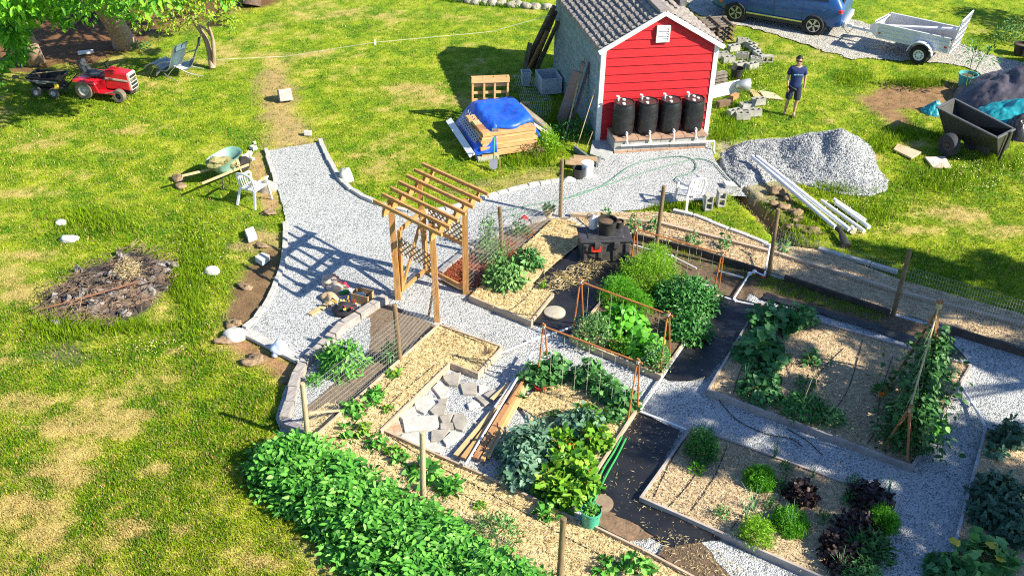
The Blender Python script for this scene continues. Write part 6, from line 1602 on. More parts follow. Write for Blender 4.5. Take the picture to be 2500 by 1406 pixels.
# -- PVC pipes by the gravel pile
def lp(label, a, b, r, za=.08, zb=.05): return single(MB().tube([G(a[0], a[1], za), G(b[0], b[1], zb)], r, 12), 'pvc_pipe', M_PVC, label, 'pipe', 'white pipes by the gravel pile', smooth='auto')
lp('left one of the two longest white pipes by the gravel pile', (1836,382), (2040,556), .055, .32, .06)
lp('right one of the two longest white pipes by the gravel pile', (1848,384), (2074,562), .060, .35, .07)
lp('white pipe lying right of the longest pair', (2005,490), (2110,565), .05)
lp('white pipe second from the right', (2040,495), (2122,555), .055)
lp('shortest rightmost white pipe', (2036,487), (2112,538), .045)
single(MB().tube([G(2078,556,.06), G(2084,566,.06)], .07, 10).tube([G(2080,560,.08), G(2092,562,.08)], .05, 8), 'pipe_elbow', mat('cream pvc', (.66,.58,.42), (.55,.48,.35), 6, .5), 'cream pipe elbow at the end of the white pipes', 'pipe fitting')
t = thing('downspout', 'black flared boot of drain pipe lying in the grass', 'drain boot', G(2062, 585))
MB().tube([G(2050, 560, .10), G(2058, 580, .09), G(2066, 600, .05)], [.05, .09, .12], 10, flat=.6).build('boot', M_POT, t, world=True, smooth='auto')
MB().tube([G(2042, 556, .12), G(2052, 564, .10)], .065, 10).build('collar', M_POT, t, world=True)
for i, (x, y, r, lab) in enumerate([(1900,472,(.34,.24,.24),'largest brown soil clod beside the trench'), (1920,488,(.16,.14,.12),'soil clod right of the largest one'), (1912,507,(.2,.16,.15),'soil clod below the largest one'), (1943,520,(.2,.18,.18),'upright soil clod near the fence wire'), (1975,562,(.36,.22,.14),'low crumbled soil heap at the trench end'), (1948,538,(.18,.14,.12),'soil clod above the crumbled heap'), (1812,378,(.14,.12,.15),'pale clod on the gravel left of the pipes'), (1832,398,(.12,.1,.13),'dark clod beside the end of the long pipes'), (1822,415,(.13,.11,.1),'lower dark clod left of the long pipes'), (1930,555,(.2,.14,.1),'soil clod in the trench'), (1890,500,(.2,.16,.12),'grassy soil clod at the trench side')]):
    r = tuple(k * .72 for k in r); rock('soil_clod', lab, x, y, r, M_CLOD, 20 + i, -.25, 'clod', 'soil clods along the trench', rough=.45)
for i, (x, y, r, lab) in enumerate([(545,832,(.22,.16,.10),'brown clod left of the slab end'), (620,880,(.3,.2,.12),'brown soil lump below the slab'), (570,790,(.2,.16,.1),'soil lump at the lower path corner'), (700,930,(.16,.14,.12),'clod at the low wall'), (600,700,(.2,.16,.09),'soil lump on the dark strip'), (640,600,(.2,.12,.07),'clod near the grey white paver'), (655,520,(.2,.14,.08),'clod below the white chair')]):
    r = tuple(k * .7 for k in r); rock('soil_clod', lab, x, y, r, M_CLOD, 40 + i, -.2, 'clod', 'soil clods along the path', rough=.45)
# -- gravel pile
gxs = np.linspace(-2.6, 2.4, 110); gys = np.linspace(-1.6, 1.9, 80)
PX_, PY_ = np.meshgrid(gxs, gys, indexing='ij'); c_ = G(1985, 405)
wx = (PX_ + c_.x).ravel(); wy = (PY_ + c_.y).ravel(); WP = np.stack([wx, wy], 1)
out_ = GA([(1760,375), (1800,352), (1900,338), (1990,340), (2080,350), (2130,395), (2168,440), (2165,462), (2120,478), (2040,470), (1960,448), (1890,440), (1810,455), (1775,425)])
dd_ = -sdist(WP, out_)
pk = G(2040, 400); pk2 = G(1905, 380)
e1 = np.clip(1 - np.hypot((wx - pk.x) / 1.5, (wy - pk.y) / 1.25), 0, 1); e2 = np.clip(1 - np.hypot((wx - pk2.x) / 1.6, (wy - pk2.y) / .9), 0, 1)
hz = .90 * e1 ** 1.0 + .26 * e2 + .12 * sstep(0, .4, dd_)
hz = hz * sstep(0, .28, dd_ + (fbm(wx, wy, 4, 3) - .5) * .25) + (fbm(wx, wy, 3.2, 7) - .5) * .12 * sstep(0, .5, dd_) + (fbm(wx, wy, 14, 8) - .5) * .06 * sstep(0, .1, dd_)
hz -= .20 * np.exp(-((wx - pk.x + .45) / .22) ** 2 - ((wy - pk.y + .3) / .5) ** 2)
hz = np.where(dd_ < -.02, -.12, hz)
ni_, nj_ = PX_.shape; qi, qj = np.meshgrid(np.arange(ni_ - 1), np.arange(nj_ - 1), indexing='ij'); q = (qi * nj_ + qj).ravel()
pile = mesh_np('gravel_pile', np.stack([wx, wy, hz], 1), np.stack([q, q + nj_, q + nj_ + 1, q + 1], 1), gravel_mat('pile gravel', 34, (.12,.13,.14), (.29,.31,.325), (.44,.455,.46)), None, True)
tag(pile, 'heap of loose grey crushed gravel in the grass', 'gravel pile')
ci = RNG.integers(0, len(wx), 30000); ci = ci[dd_[ci] > .02]
chips(np.stack([wx[ci] + RNG.normal(size=len(ci)) * .02, wy[ci] + RNG.normal(size=len(ci)) * .02], 1), hz[ci] + .005, .020, 'gravel', 'loose stones over the gravel heap', island_mat('pile chip', [(.14,.15,.16), (.28,.30,.315), (.38,.395,.405), (.52,.53,.53)], .9, .2))
# -- burnt heap: sticks
m = MB()
FPW = GA([(130,750), (210,690), (330,640), (405,655), (360,730), (270,775), (180,770)])
P = scatter(GA([(70,775), (120,700), (200,650), (330,605), (425,625), (435,690), (380,755), (280,805), (160,800)]), 560)
for p in P:
    a = random.uniform(0, 6.28); l = random.uniform(.05, .32); d = Vector((math.cos(a), math.sin(a), random.uniform(-.12, .3))) * l
    z = random.uniform(.04, .20); m.tube([Vector((p[0], p[1], z)) - d / 2, Vector((p[0], p[1], z)) + d / 2], random.uniform(.004, .012), 4, False)
single(m, 'burnt_twigs', mat('burnt twigs', (.26,.17,.10), (.06,.05,.045), 1.2, .95), 'burnt twigs and straw over the ash heap on the lawn', 'twigs', kind='stuff')
ash = MB()
for i in range(26):
    p = P[i]; ash.blob((p[0], p[1], .03), (random.uniform(.05, .16), random.uniform(.05, .13), random.uniform(.05, .14)), 2, .3, i, -.3)
single(ash, 'ash_lumps', mat('ash', (.32,.29,.27), (.05,.048,.045), 9, .98, bump=.8, lo=.42, hi=.6), 'charred lumps and grey ash of the burnt heap', 'ash', kind='stuff')
single(MB().tube([G(100, 755, .10), G(200, 728, .20), G(330, 690, .24), G(345, 684, .2)], [.012, .016, .016, .01], 6), 'stick', mat('red brown stick', (.27,.12,.06), (.16,.07,.04), 5, .8), 'long red brown stick across the burnt heap', 'stick')
hy = strands(scatter(GA([(290,660), (345,650), (350,690), (310,705), (285,690)]), 420), .16, .12, .010, M_STRAND, 'hay', 'wisp of hay on the burnt heap', 'hay', .5, .12)
# -- wheelbarrow
wb = thing('wheelbarrow', 'green wheelbarrow full of weeds standing on the lawn', 'wheelbarrow', G(545, 430))
wd_ = (G(580, 385) - G(520, 415)).normalized(); ws_ = Vector((-wd_.y, wd_.x, 0)); wc = G(545, 393, .55); wc.z = 0
M_GRN = mat('wheelbarrow green', (.22,.40,.33), (.17,.32,.27), 6, .45)
vs = []; fs = []; nn_ = 24
for lev, (k0, z) in enumerate(((.43, .26), (.66, .42), (.84, .58), (.87, .59), (.84, .57), (.80, .57), (.60, .42), (.38, .29))):
    for i in range(nn_):
        a = 6.28318 * i / nn_; ex = .62 if math.cos(a) > 0 else .50
        x = math.copysign(abs(math.cos(a)) ** .7, math.cos(a)) * ex * k0 + (.05 if lev < 1 else 0); y = math.copysign(abs(math.sin(a)) ** .7, math.sin(a)) * .36 * k0
        zz_ = z + (.12 * (math.cos(a) * .5 + .5) if lev > 0 and lev < 7 else 0)
        vs.append(wc + wd_ * x + ws_ * y + Vector((0, 0, zz_)))
for l in range(7):
    for i in range(nn_): fs.append((l * nn_ + i, l * nn_ + (i + 1) % nn_, (l + 1) * nn_ + (i + 1) % nn_, (l + 1) * nn_ + i))
fs.append(tuple(range(7 * nn_, 8 * nn_))); fs.append(tuple(range(nn_ - 1, -1, -1)))
MB().add(vs, fs).build('tray', M_GRN, wb, world=True, smooth='auto')
for s in (-1, 1):
    MB().beam(wc + wd_ * .70 + ws_ * s * .12 + Vector((0, 0, .20)), wc - wd_ * 1.05 + ws_ * s * .34 + Vector((0, 0, .47)), .045, .045).build('handle', M_LUM[2], wb, world=True)
    MB().tube([wc - wd_ * .30 + ws_ * s * .26 + Vector((0, 0, .34)), wc - wd_ * .38 + ws_ * s * .28, wc - wd_ * .12 + ws_ * s * .26 + Vector((0, 0, .02)), wc - wd_ * .08 + ws_ * s * .24 + Vector((0, 0, .32))], .014, 6).build('leg', M_POT, wb, world=True)
MW = Matrix((wd_, Vector((0, 0, 1)), ws_)).transposed()
MB().lathe([(.10, -.04), (.19, -.045), (.20, 0), (.19, .045), (.10, .04)], 20, tuple(wc + wd_ * .66 + Vector((0, 0, .2))), M=MW).build('wheel', M_POT, wb, world=True, smooth='auto')
wl = MB().blob(wc + wd_ * .02 + Vector((0, 0, .50)), (.28, .20, .10), 3, .3, 3).blob(wc - wd_ * .26 + Vector((0, 0, .60)), (.22, .20, .12), 3, .3, 4)
single(wl, 'weed_heap', mat('pulled weeds', (.32,.27,.13), (.15,.17,.06), 9, .95, bump=.8), 'heap of pulled weeds and soil in the wheelbarrow', 'weeds')
single(MB().tube([G(580, 400, .5), G(592, 425, .3), G(604, 452, .02)], .016, 6).tube([G(578, 392, .55), G(582, 404, .48)], .05, 6), 'garden_fork', M_LUM[2], 'fork handle leaning between the wheelbarrow and the white chair', 'garden fork')
# -- white plastic chairs
def chair(name, label, loc, rz):
    t = thing(name, label, 'chair', (0, 0, 0))
    S = .42
    def slabc(pts, off): return MB().extrude([Vector(p) for p in pts], Vector(off))
    MB().hexa([(-.23, -.24, S - .02), (.23, -.24, S - .02), (.21, .20, S - .04), (-.21, .20, S - .04)], [(-.23, -.24, S + .01), (.23, -.24, S + .01), (.21, .20, S - .01), (-.21, .20, S - .01)]).build('seat', M_CHAIR, t, bevel=.01)
    for x in (-1, 1):
        MB().beam((x * .23, -.22, S + .20), (x * .28, -.30, 0), .06, .035, (0, 1, 0)).build('leg', M_CHAIR, t, bevel=.006)
        MB().beam((x * .21, .22, S), (x * .26, .34, 0), .06, .035, (0, 1, 0)).build('leg', M_CHAIR, t, bevel=.006)
        MB().tube([(x * .23, -.24, S + .18), (x * .275, -.25, S + .21), (x * .285, -.05, S + .225), (x * .27, .18, S + .23), (x * .22, .25, S + .26)], .032, 8, flat=.6).build('armrest', M_CHAIR, t, smooth='auto')
    b = MB()
    top = [( -.21, .20, S - .02), (-.22, .28, S + .30), (-.17, .31, S + .43), (0, .32, S + .46), (.17, .31, S + .43), (.22, .28, S + .30), (.21, .20, S - .02)]
    b.tube(top, .03, 8, flat=.7)
    for k in range(5):
        x = -.14 + k * .07
        b.beam((x, .19, S), (x * 1.05, .31, S + .43), .028, .014, (0, 1, 0)) if name != 'open' else None
    b.build('backrest', M_CHAIR, t, smooth='auto')
    place(t, loc, rz); XF[t] = Matrix.Translation(Vector(loc)) @ Matrix.Rotation(rz, 4, 'Z')
    return t
ch1 = chair('garden_chair', 'white plastic garden chair on the lawn near the wheelbarrow, seen from behind', G(622, 492), R(155))
ch2 = chair('garden_chair', 'white plastic garden chair on the gravel near the concrete blocks', G(1683, 500), R(200))
single(MB().blob((0, 0, 0), (.06, .05, .03), 2, .2, 1), 'glove', mat('yellow glove', (.75,.6,.08), (.6,.4,.05), 9, .8), 'yellow glove on the arm of the white chair', 'glove').location = (Vector(ch1.location) + Vector((.27, -.1, .67)))
single(MB().blob((0, 0, 0), (.10, .03, .02), 2, .2, 2), 'trowel_handle', M_REDST, 'red handled hand tool on the seat of the white chair', 'hand tool').location = (Vector(ch1.location) + Vector((-.02, .02, .46)))
# -- tools on the gravel
tb = thing('tool_bag', 'open black tool bag bristling with red and yellow handles', 'tool bag', G(842, 770))
tc_ = G(842, 765); MB().blob(tc_ + Vector((0, 0, .10)), (.26, .2, .16), 3, .12, 4, -.6).build('bag', mat('black nylon', (.03,.03,.035), (.015,.015,.018), 9, .7), tb, world=True, smooth=True)
hc = [mat('tool red', (.70,.03,.03), (.55,.02,.02), 9, .45), mat('tool orange', (.80,.35,.03), (.7,.25,.02), 9, .45), M_POT, M_METAL, mat('tool yellow', (.75,.72,.05), (.65,.6,.04), 9, .5)]
for i in range(24):
    a = random.uniform(0, 6.28); r = random.uniform(.05, .24); p = tc_ + Vector((math.cos(a) * r, math.sin(a) * r * .8, .20)); d = Vector((math.cos(a) * .6, math.sin(a) * .6 - .3, random.uniform(.3, 1))).normalized()
    MB().tube([p, p + d * random.uniform(.05, .13)], random.uniform(.014, .024), 6).build('tool_handle', hc[i % 5], tb, world=True, smooth='auto')
cx_ = thing('cardboard_box', 'open cardboard box beside the tool bag', 'box', G(886, 735), -.35)
M_CARD = mat('cardboard', (.46,.29,.14), (.38,.23,.11), 5, .85)
for c, s in (((0, 0, .01), (.38, .28, .02)), ((-.19, 0, .12), (.012, .28, .22)), ((.19, 0, .12), (.012, .28, .22)), ((0, -.14, .12), (.37, .012, .221)), ((0, .14, .12), (.37, .012, .221))): MB().box(c, s).build('panel', M_CARD, cx_)
MB().blob((-.08, 0, .12), (.12, .10, .07), 2, .3, 7).build('contents', M_STONEW, cx_)
cl = thing('clothing_heap', 'crumpled heap of beige and red clothing on the gravel', 'clothing', G(815, 700))
for i, (x, y, r, mm) in enumerate([(808,690,(.22,.17,.15),mat('beige cloth', (.60,.47,.36), (.46,.34,.25), 6, .9, bump=.4)), (822,705,(.20,.15,.12),MATS['beige cloth']), (806,728,(.16,.22,.10),mat('tan cloth', (.50,.37,.22), (.4,.28,.16), 6, .9, bump=.4)), (832,698,(.14,.10,.10),mat('red cloth', (.62,.03,.06), (.45,.02,.04), 6, .9)), (838,708,(.16,.08,.06),mat('white cloth', (.75,.74,.72), (.62,.6,.6), 6, .9)), (815,682,(.12,.08,.12),mat('orange cloth', (.65,.22,.10), (.5,.16,.08), 6, .9)), (840,712,(.10,.07,.05),mat('dark green cloth', (.03,.22,.08), (.02,.15,.05), 6, .9))]):
    MB().blob(G(x, y, .05), r, 3, .28, 30 + i, -.4).build('garment', mm, cl, world=True, smooth=True)
single(MB().beam(G(757, 768, .03), G(800, 742, .03), .12, .03), 'plank', M_LUM[2], 'short plank lying on the gravel left of the tool bag', 'plank')
bg = thing('cloth_bundle', 'pale blue cloth bundle on the slab at the end of the path', 'cloth', G(683, 858))
M_BLUEC = mat('pale blue cloth', (.55,.63,.78), (.42,.50,.66), 5, .9, bump=.4)
MB().blob(G(682, 850, .12), (.17, .15, .15), 3, .16, 3, -.8).build('bundle', M_BLUEC, bg, world=True, smooth=True)
MB().blob(G(672, 866, .04), (.07, .05, .05), 2, .3, 4).build('tie', M_BLUEC, bg, world=True, smooth=True)
# washing line from the shed to the trees
single(MB().tube([G(1342, 38, 2.2), G(1200, 78, 1.7), G(915, 104, 1.45), G(700, 138, .9), G(530, 146, .9)], .007, 5, False), 'cord', M_STRING, 'thin pale cord strung from the shed corner towards the trees', 'cord')
single(MB().box(G(916, 104, 1.36), (.05, .02, .16)), 'clothes_peg', M_PVC, 'white peg hanging from the cord over the lawn', 'peg')
# ================================================================== vehicles
M_CARB = mat('blue car paint', (.016,.085,.27), (.013,.07,.23), 1.5, .32, metal=.15, coat=.6)
M_GLASS = mat('dark car glass', (.015,.018,.022), (.012,.014,.018), 3, .08, spec=.8)
M_TYRE = mat('tyre rubber', (.022,.022,.023), (.014,.014,.015), 9, .85)
M_RIM = mat('alloy rim', (.62,.62,.63), (.5,.5,.52), 6, .3, metal=.8)
M_TRIMB = mat('black trim plastic', (.03,.03,.032), (.02,.02,.022), 8, .6)
M_CHROME = mat('chrome strip', (.75,.75,.75), (.6,.6,.6), 6, .2, metal=.9)
M_TAIL = mat('red lamp', (.65,.015,.02), (.5,.01,.015), 6, .2, coat=.5)
def wheel(parent, c, r, w, axis_y=True, spokes=5, rim=M_RIM, tyre=M_TYRE, rimr=.66, solid=False, rz=0.0, dual=True):
    """axle along local y; outer face towards -y"""
    t = bpy.data.objects.new('wheel', None); COL.objects.link(t); t.parent = parent; t.location = c; t.rotation_euler = (0, 0, rz)
    M_ = Matrix.Rotation(R(90), 3, 'X')
    MB().lathe([(r * rimr, -w / 2), (r * .93, -w / 2), (r, -w * .32), (r, w * .32), (r * .93, w / 2), (r * rimr, w / 2), (r * rimr * .98, 0), (r * rimr, -w / 2)], 28, M=M_, cap=False).build('tyre', tyre, t, smooth='auto')
    m = MB().lathe([(r * rimr, w * .46), (r * rimr * .9, w * .47), (r * rimr * .86, w * .30), (.001, w * .26)] if not solid else [(r * rimr, w * .45), (r * rimr * .8, w * .40), (r * rimr * .6, w * .30), (r * .2, w * .42), (.001, w * .44)], 24, M=M_, cap=False)
    m.build('hub', (M_TRIMB if not solid else rim), t, smooth='auto')
    if not solid:
        m = MB()
        for k in range(spokes):
            a = 2 * math.pi * k / spokes
            for s in ((-.10, .10) if dual else (0,)):
                d0 = Vector((math.cos(a + s * 1.2), 0, math.sin(a + s * 1.2))); d1 = Vector((math.cos(a + s), 0, math.sin(a + s)))
                m.beam(d0 * r * .10 + Vector((0, -w * .40, 0)), d1 * r * rimr * .93 + Vector((0, -w * .44, 0)), .035 * r / .34, .02, (0, 1, 0))
        m.lathe([(r * rimr * .99, w * .475), (r * rimr * .90, w * .48)], 24, M=M_, cap=False)
        m.build('rim', rim, t)
    return t
def suv(name, label, loc, rz, paint=M_CARB):
    t = thing(name, label, 'car', loc, rz)
    ST = [  # x, z bottom, half width low, half width mid, z belt, half width belt, z top, half width top
     (-2.28, .42, .70, .76, .80, .74, .84, .60), (-2.22, .34, .84, .88, .98, .86, 1.04, .66), (-2.05, .30, .88, .92, 1.08, .89, 1.30, .70), (-1.75, .28, .90, .935, 1.10, .90, 1.60, .66),
     (-1.2, .27, .905, .945, 1.08, .905, 1.68, .65), (-.4, .26, .905, .945, 1.05, .905, 1.70, .66), (.35, .26, .905, .945, 1.03, .905, 1.66, .66), (.80, .27, .905, .945, 1.02, .90, 1.36, .70),
     (1.15, .27, .905, .945, 1.01, .89, 1.06, .78), (1.6, .28, .895, .935, .97, .87, 1.01, .70), (2.0, .30, .85, .89, .88, .82, .92, .62), (2.25, .34, .74, .80, .74, .72, .78, .55), (2.34, .40, .62, .66, .62, .60, .66, .46)]
    vs = []; fs = []
    for x, zb, wl, wm, zk, wk, zt, wt in ST:
        half = [(.0, zb), (wl * .9, zb), (wl, zb + .06), (wm, zb + (zk - zb) * .42), (wm * .995, zb + (zk - zb) * .62), (wk, zk), ((wk + wt) / 2 + .02, zk + (zt - zk) * .55), (wt, zt - .02 * (zt > 1.2)), (wt * .6, zt + .015), (0, zt + .02)]
        ring = [(x, -y, z) for y, z in half] + [(x, y, z) for y, z in half[-2:0:-1]]
        vs += ring
    n = 18
    for i in range(len(ST) - 1):
        for k in range(n): fs.append((i * n + k, (i + 1) * n + k, (i + 1) * n + (k + 1) % n, i * n + (k + 1) % n))
    fs.append(tuple(range(n))); fs.append(tuple(range((len(ST) - 1) * n + n - 1, (len(ST) - 1) * n - 1, -1)))
    MB().add(vs, fs).build('body', paint, t, smooth='auto', subsurf=1)
    WB = 1.35
    for s in (-1, 1):
        for x in (-WB, WB):
            MB().lathe([(.425, -.03), (.425, .0), (.39, .012), (.001, .012)], 28, (x, s * .905, .36), M=Matrix.Rotation(R(90 * -s), 3, 'X') @ Matrix.Rotation(0, 3, 'Z'), cap=False).build('arch_shade_disc', M_TRIMB, t)  # flat black disc: arch trim plus the wheel well's shade put in as colour
            wheel(t, (x, s * .88, .345), .345, .23, rz=0 if s < 0 else math.pi)
        MB().beam((-.95, s * .955, .40), (.98, s * .955, .40), .03, .05).build('chrome_strip', M_CHROME, t)
        MB().beam((-.98, s * .93, .31), (.98, s * .93, .31), .05, .10).build('sill', M_TRIMB, t)
        w_ = MB().extrude([(-1.72, s * .85, 1.16), (-.02, s * .895, 1.11), (.62, s * .89, 1.10), (.42, s * .73, 1.56), (-.2, s * .71, 1.60), (-1.45, s * .70, 1.56)], (0, s * .02, .006)); w_.build('side_window', M_GLASS, t)
        MB().box((-2.12, s * .80, .90), (.20, .20, .13), s * -.35).build('tail_light', M_TAIL, t, bevel=.03)
        MB().box((2.02, s * .74, .78), (.26, .24, .12), s * -.5).build('headlight', M_CHROME, t, bevel=.03)
        MB().box((1.92, s * .885, .62), (.10, .03, .07)).build('side_marker', mat('orange lamp', (.8,.22,.02), (.7,.18,.02), 6, .3), t)
        for x in (-.55, .45): MB().box((x, s * .965, .90), (.20, .025, .03)).build('door_handle', paint, t)
        MB().blob((.78, s * 1.02, 1.08), (.09, .10, .08), 2, .02).build('mirror', paint, t, smooth=True)
        for x in (-.92, .06, .98): MB().beam((x, s * .956, .36), (x + .02, s * .925, 1.04), .010, .008, (1, 0, 0)).build('door_seam', M_TRIMB, t)
    # solid dark block as painted shade of the open boot, raised hatch, bumper
    MB().hexa([(-2.27, -.62, .74), (-2.10, -.62, .74), (-2.10, .62, .74), (-2.27, .62, .74)], [(-2.06, -.56, 1.52), (-1.78, -.56, 1.52), (-1.78, .56, 1.52), (-2.06, .56, 1.52)]).build('boot_shade_block', mat('boot shade', (.02,.02,.022), (.012,.012,.014), 6, .9), t)
    MB().box((-2.30, 0, .46), (.12, 1.55, .22)).build('rear_bumper', mat('silver bumper', (.50,.52,.55), (.42,.44,.47), 6, .4, metal=.3), t, bevel=.03)
    MB().hexa([(-1.80, -.60, 1.70), (-1.74, -.60, 1.76), (-1.74, .60, 1.76), (-1.80, .60, 1.70)], [(-2.75, -.56, 1.98), (-2.72, -.56, 2.06), (-2.72, .56, 2.06), (-2.75, .56, 1.98)]).build('hatch', paint, t, bevel=.02)
    return t
car_dir = Vector((-.908, .42, 0)).normalized(); car_n = Vector((.42, .908, 0)).normalized()
cc_ = (G(1797, 52) + G(1980, 84)) / 2 + car_n * .86
car = suv('parked_car', 'blue estate car parked on the gravel driveway with its rear hatch open', cc_, math.atan2(car_dir.y, car_dir.x))
# dark red vehicle just beyond the right edge of the picture
vc = G(2560, 180) + Vector((1.9, -.2, 0))
v2 = suv('parked_car', 'dark red vehicle whose corner just shows at the right edge of the driveway', vc, R(172), mat('dark red paint', (.25,.015,.015), (.2,.01,.01), 2, .3, coat=.6))
# -- utility trailer
M_GALV = mat('galvanised sheet', (.70,.72,.74), (.58,.60,.63), 5, .45, metal=.2)
M_TRW = mat('white trailer paint', (.78,.78,.78), (.7,.7,.71), 5, .4)
tf = (Vector((11.65, 34.88, 0)) - Vector((13.53, 33.64, 0))).normalized(); trz = math.atan2(tf.y, tf.x)
tc0 = (Vector((11.65, 34.88, 0)) + Vector((13.53, 33.64, 0))) / 2; tn = Vector((-tf.y, tf.x, 0))
if tn.y < 0: tn = -tn
TWD, TLN = 1.26, 2.30
tr = thing('utility_trailer', 'silver utility trailer with a mesh ramp gate, hitched behind the blue car', 'trailer', tc0 + tn * TWD / 2, trz)
NS = 1 if (Matrix.Rotation(trz, 3, 'Z') @ Vector((0, 1, 0))).y < 0 else -1      # local side that faces the camera
for s in (-1, 1):
    y = s * TWD / 2
    p_ = MB().box((0, y, .74), (TLN, .025, .40)); p_.build('side_panel', M_GALV, tr)
    for z in (.56, .70, .82): MB().box((0, y + s * .02, z), (TLN - .02, .022, .022)).build('panel_rib', M_GALV, tr)
    MB().box((0, y, .955), (TLN + .04, .05, .035)).build('top_rail', M_TRW, tr); MB().box((0, y, .515), (TLN, .06, .06)).build('bottom_rail', M_GALV, tr)
    for x in (-TLN / 2, TLN / 2): MB().box((x, y, .74), (.04, .045, .46)).build('corner_post', M_TRW, tr)
    fx = -.36
    w = wheel(tr, (fx, s * (TWD / 2 + .16), .30), .30, .17, rim=M_TRW, rz=0 if s < 0 else math.pi, solid=True, rimr=.58)
    for k in range(8): MB().tube([(.105 * math.cos(k * .785), -.060, .105 * math.sin(k * .785)), (.105 * math.cos(k * .785), -.085, .105 * math.sin(k * .785))], .018, 6).build('rim_hole', M_TRIMB, w) if k < 8 else None
    vs = []; fs = []
    for i in range(11):
        a = math.pi * (.02 + .96 * i / 10); vs += [(fx + .40 * math.cos(a), s * (TWD / 2 + .03), .33 + .40 * math.sin(a)), (fx + .40 * math.cos(a), s * (TWD / 2 + .27), .33 + .40 * math.sin(a))]
    for i in range(10): fs.append((2 * i, 2 * i + 1, 2 * i + 3, 2 * i + 2))
    MB().add(vs, fs).build('fender', M_TRW, tr, solid=.02)
    for x in (-TLN / 2 + .09, TLN / 2 - .09): MB().tube([(x, y + s * .012, .66), (x, y + s * .03, .66)], .04, 12).build('reflector', M_TAIL, tr)
    MB().hexa([(TLN / 2 + .03, y, .52), (TLN / 2 + .36, y * .35, .52), (TLN / 2 + .36, y * .35 + s * .02, .52), (TLN / 2 + .03, y + s * .02, .52)], [(TLN / 2 + .03, y, .96), (TLN / 2 + .36, y * .35, .74), (TLN / 2 + .36, y * .35 + s * .02, .74), (TLN / 2 + .03, y + s * .02, .96)]).build('nose_panel', M_TRW, tr)
MB().box((0, 0, .50), (TLN, TWD - .06, .04)).build('deck', M_OLDG, tr)
MB().beam((TLN / 2, 0, .44), (TLN / 2 + 1.0, 0, .44), .08, .08).build('tongue', M_GALV, tr); MB().beam((TLN / 2 + 1.0, 0, .47), (TLN / 2 + 1.2, 0, .47), .12, .10).build('coupler', M_GALV, tr)
MB().tube([(TLN / 2 + .95, .05, .42), (TLN / 2 + 1.1, .1, .22), (TLN / 2 + 1.35, .05, .40)], .012, 5).build('safety_chain', M_TRIMB, tr)
MB().tube([(TLN / 2 + .02, -TWD / 2, .90), (TLN / 2 + .02, TWD / 2, .90)], .022, 8).build('front_rail', M_TRW, tr)
gt_ = bpy.data.objects.new('ramp_gate', None); COL.objects.link(gt_); gt_.parent = tr; gt_.location = (-TLN / 2 - .05, 0, .48); gt_.rotation_euler = (0, R(-9), 0)
m = MB()
for y in np.linspace(-TWD / 2, TWD / 2, 6): m.beam((0, y, 0), (0, y, 1.10), .035, .035, (0, 1, 0))
for z in (.0, .26, .52, .80, 1.10): m.beam((0.001, -TWD / 2 - .02, z), (0.001, TWD / 2 + .02, z), .036, .045)
m.build('gate_frame', M_TRW, gt_)
def inlocal(p): return tr.location + Matrix.Rotation(trz, 3, 'Z') @ Vector(p)
single(MB().beam(inlocal((.95, NS * .22, .80)), inlocal((-1.12, -NS * .10, 1.06)), .16, .05), 'plank', M_TRW, 'long white board lying aslant in the silver trailer', 'plank')
single(MB().box(inlocal((-.55, -NS * .1, .56)), (.55, .40, .06), trz), 'board', M_LUM[2], 'flat tan board on the trailer deck', 'board')
m = MB()
for k in range(4): m.box(inlocal((-.72 + k * .14, NS * .05, .64)), (.06, .46, .08), trz)
single(m, 'pallet_piece', M_LUM[0], 'broken pallet slats lying in the trailer', 'pallet')
# -- lawn tractor and its cart
M_TRED = mat('tractor red', (.62,.012,.025), (.52,.008,.02), 3, .35, coat=.4)
M_SEAT = mat('black vinyl', (.05,.055,.06), (.035,.038,.042), 6, .4)
M_TTYRE = mat('dusty tyre', (.20,.165,.125), (.12,.10,.08), 9, .9, bump=.4)
M_GRILL = mat('grey grille', (.52,.50,.45), (.40,.38,.34), 6, .45)
tx = thing('lawn_tractor', 'red lawn tractor parked on the lawn facing right', 'lawn tractor', G(262, 232), R(-13))
for s in (-1, 1):
    w = wheel(tx, (-.42, s * .36, .27), .27, .25, rim=M_GRILL, tyre=M_TTYRE, rimr=.58, solid=True, rz=0 if s < 0 else math.pi)
    w = wheel(tx, (.62, s * .34, .19), .19, .17, rim=M_TRIMB, tyre=M_TTYRE, rimr=.5, solid=True, rz=0 if s < 0 else math.pi)
    vs = []; fs = []
    MB().hexa([(-.72, s * .20, .50), (.0, s * .20, .47), (.0, s * .48, .47), (-.72, s * .48, .50)], [(-.74, s * .20, .56), (-.05, s * .20, .56), (-.05, s * .46, .56), (-.74, s * .46, .56)]).build('fender', M_TRED, tx, bevel=.02)
    MB().hexa([(-.05, s * .18, .22), (.52, s * .18, .22), (.52, s * .44, .22), (-.05, s * .44, .22)], [(-.05, s * .18, .26), (.52, s * .18, .26), (.52, s * .44, .26), (-.05, s * .44, .26)]).build('footrest', M_TRED, tx, bevel=.01)
    MB().hexa([(-.10, s * .40, .24), (.06, s * .40, .24), (.06, s * .46, .24), (-.10, s * .46, .24)], [(-.20, s * .40, .50), (-.06, s * .40, .50), (-.06, s * .46, .50), (-.20, s * .46, .50)]).build('step_panel', M_TRED, tx)
    MB().tube([(.25, s * .45, .25), (.50, s * .45, .33)], .015, 6).build('pedal', M_CHROME, tx)
MB().hexa([(-.70, -.22, .25), (.16, -.22, .25), (.16, .22, .25), (-.70, .22, .25)], [(-.70, -.22, .55), (.16, -.22, .55), (.16, .22, .55), (-.70, .22, .55)]).build('chassis', M_TRED, tx)
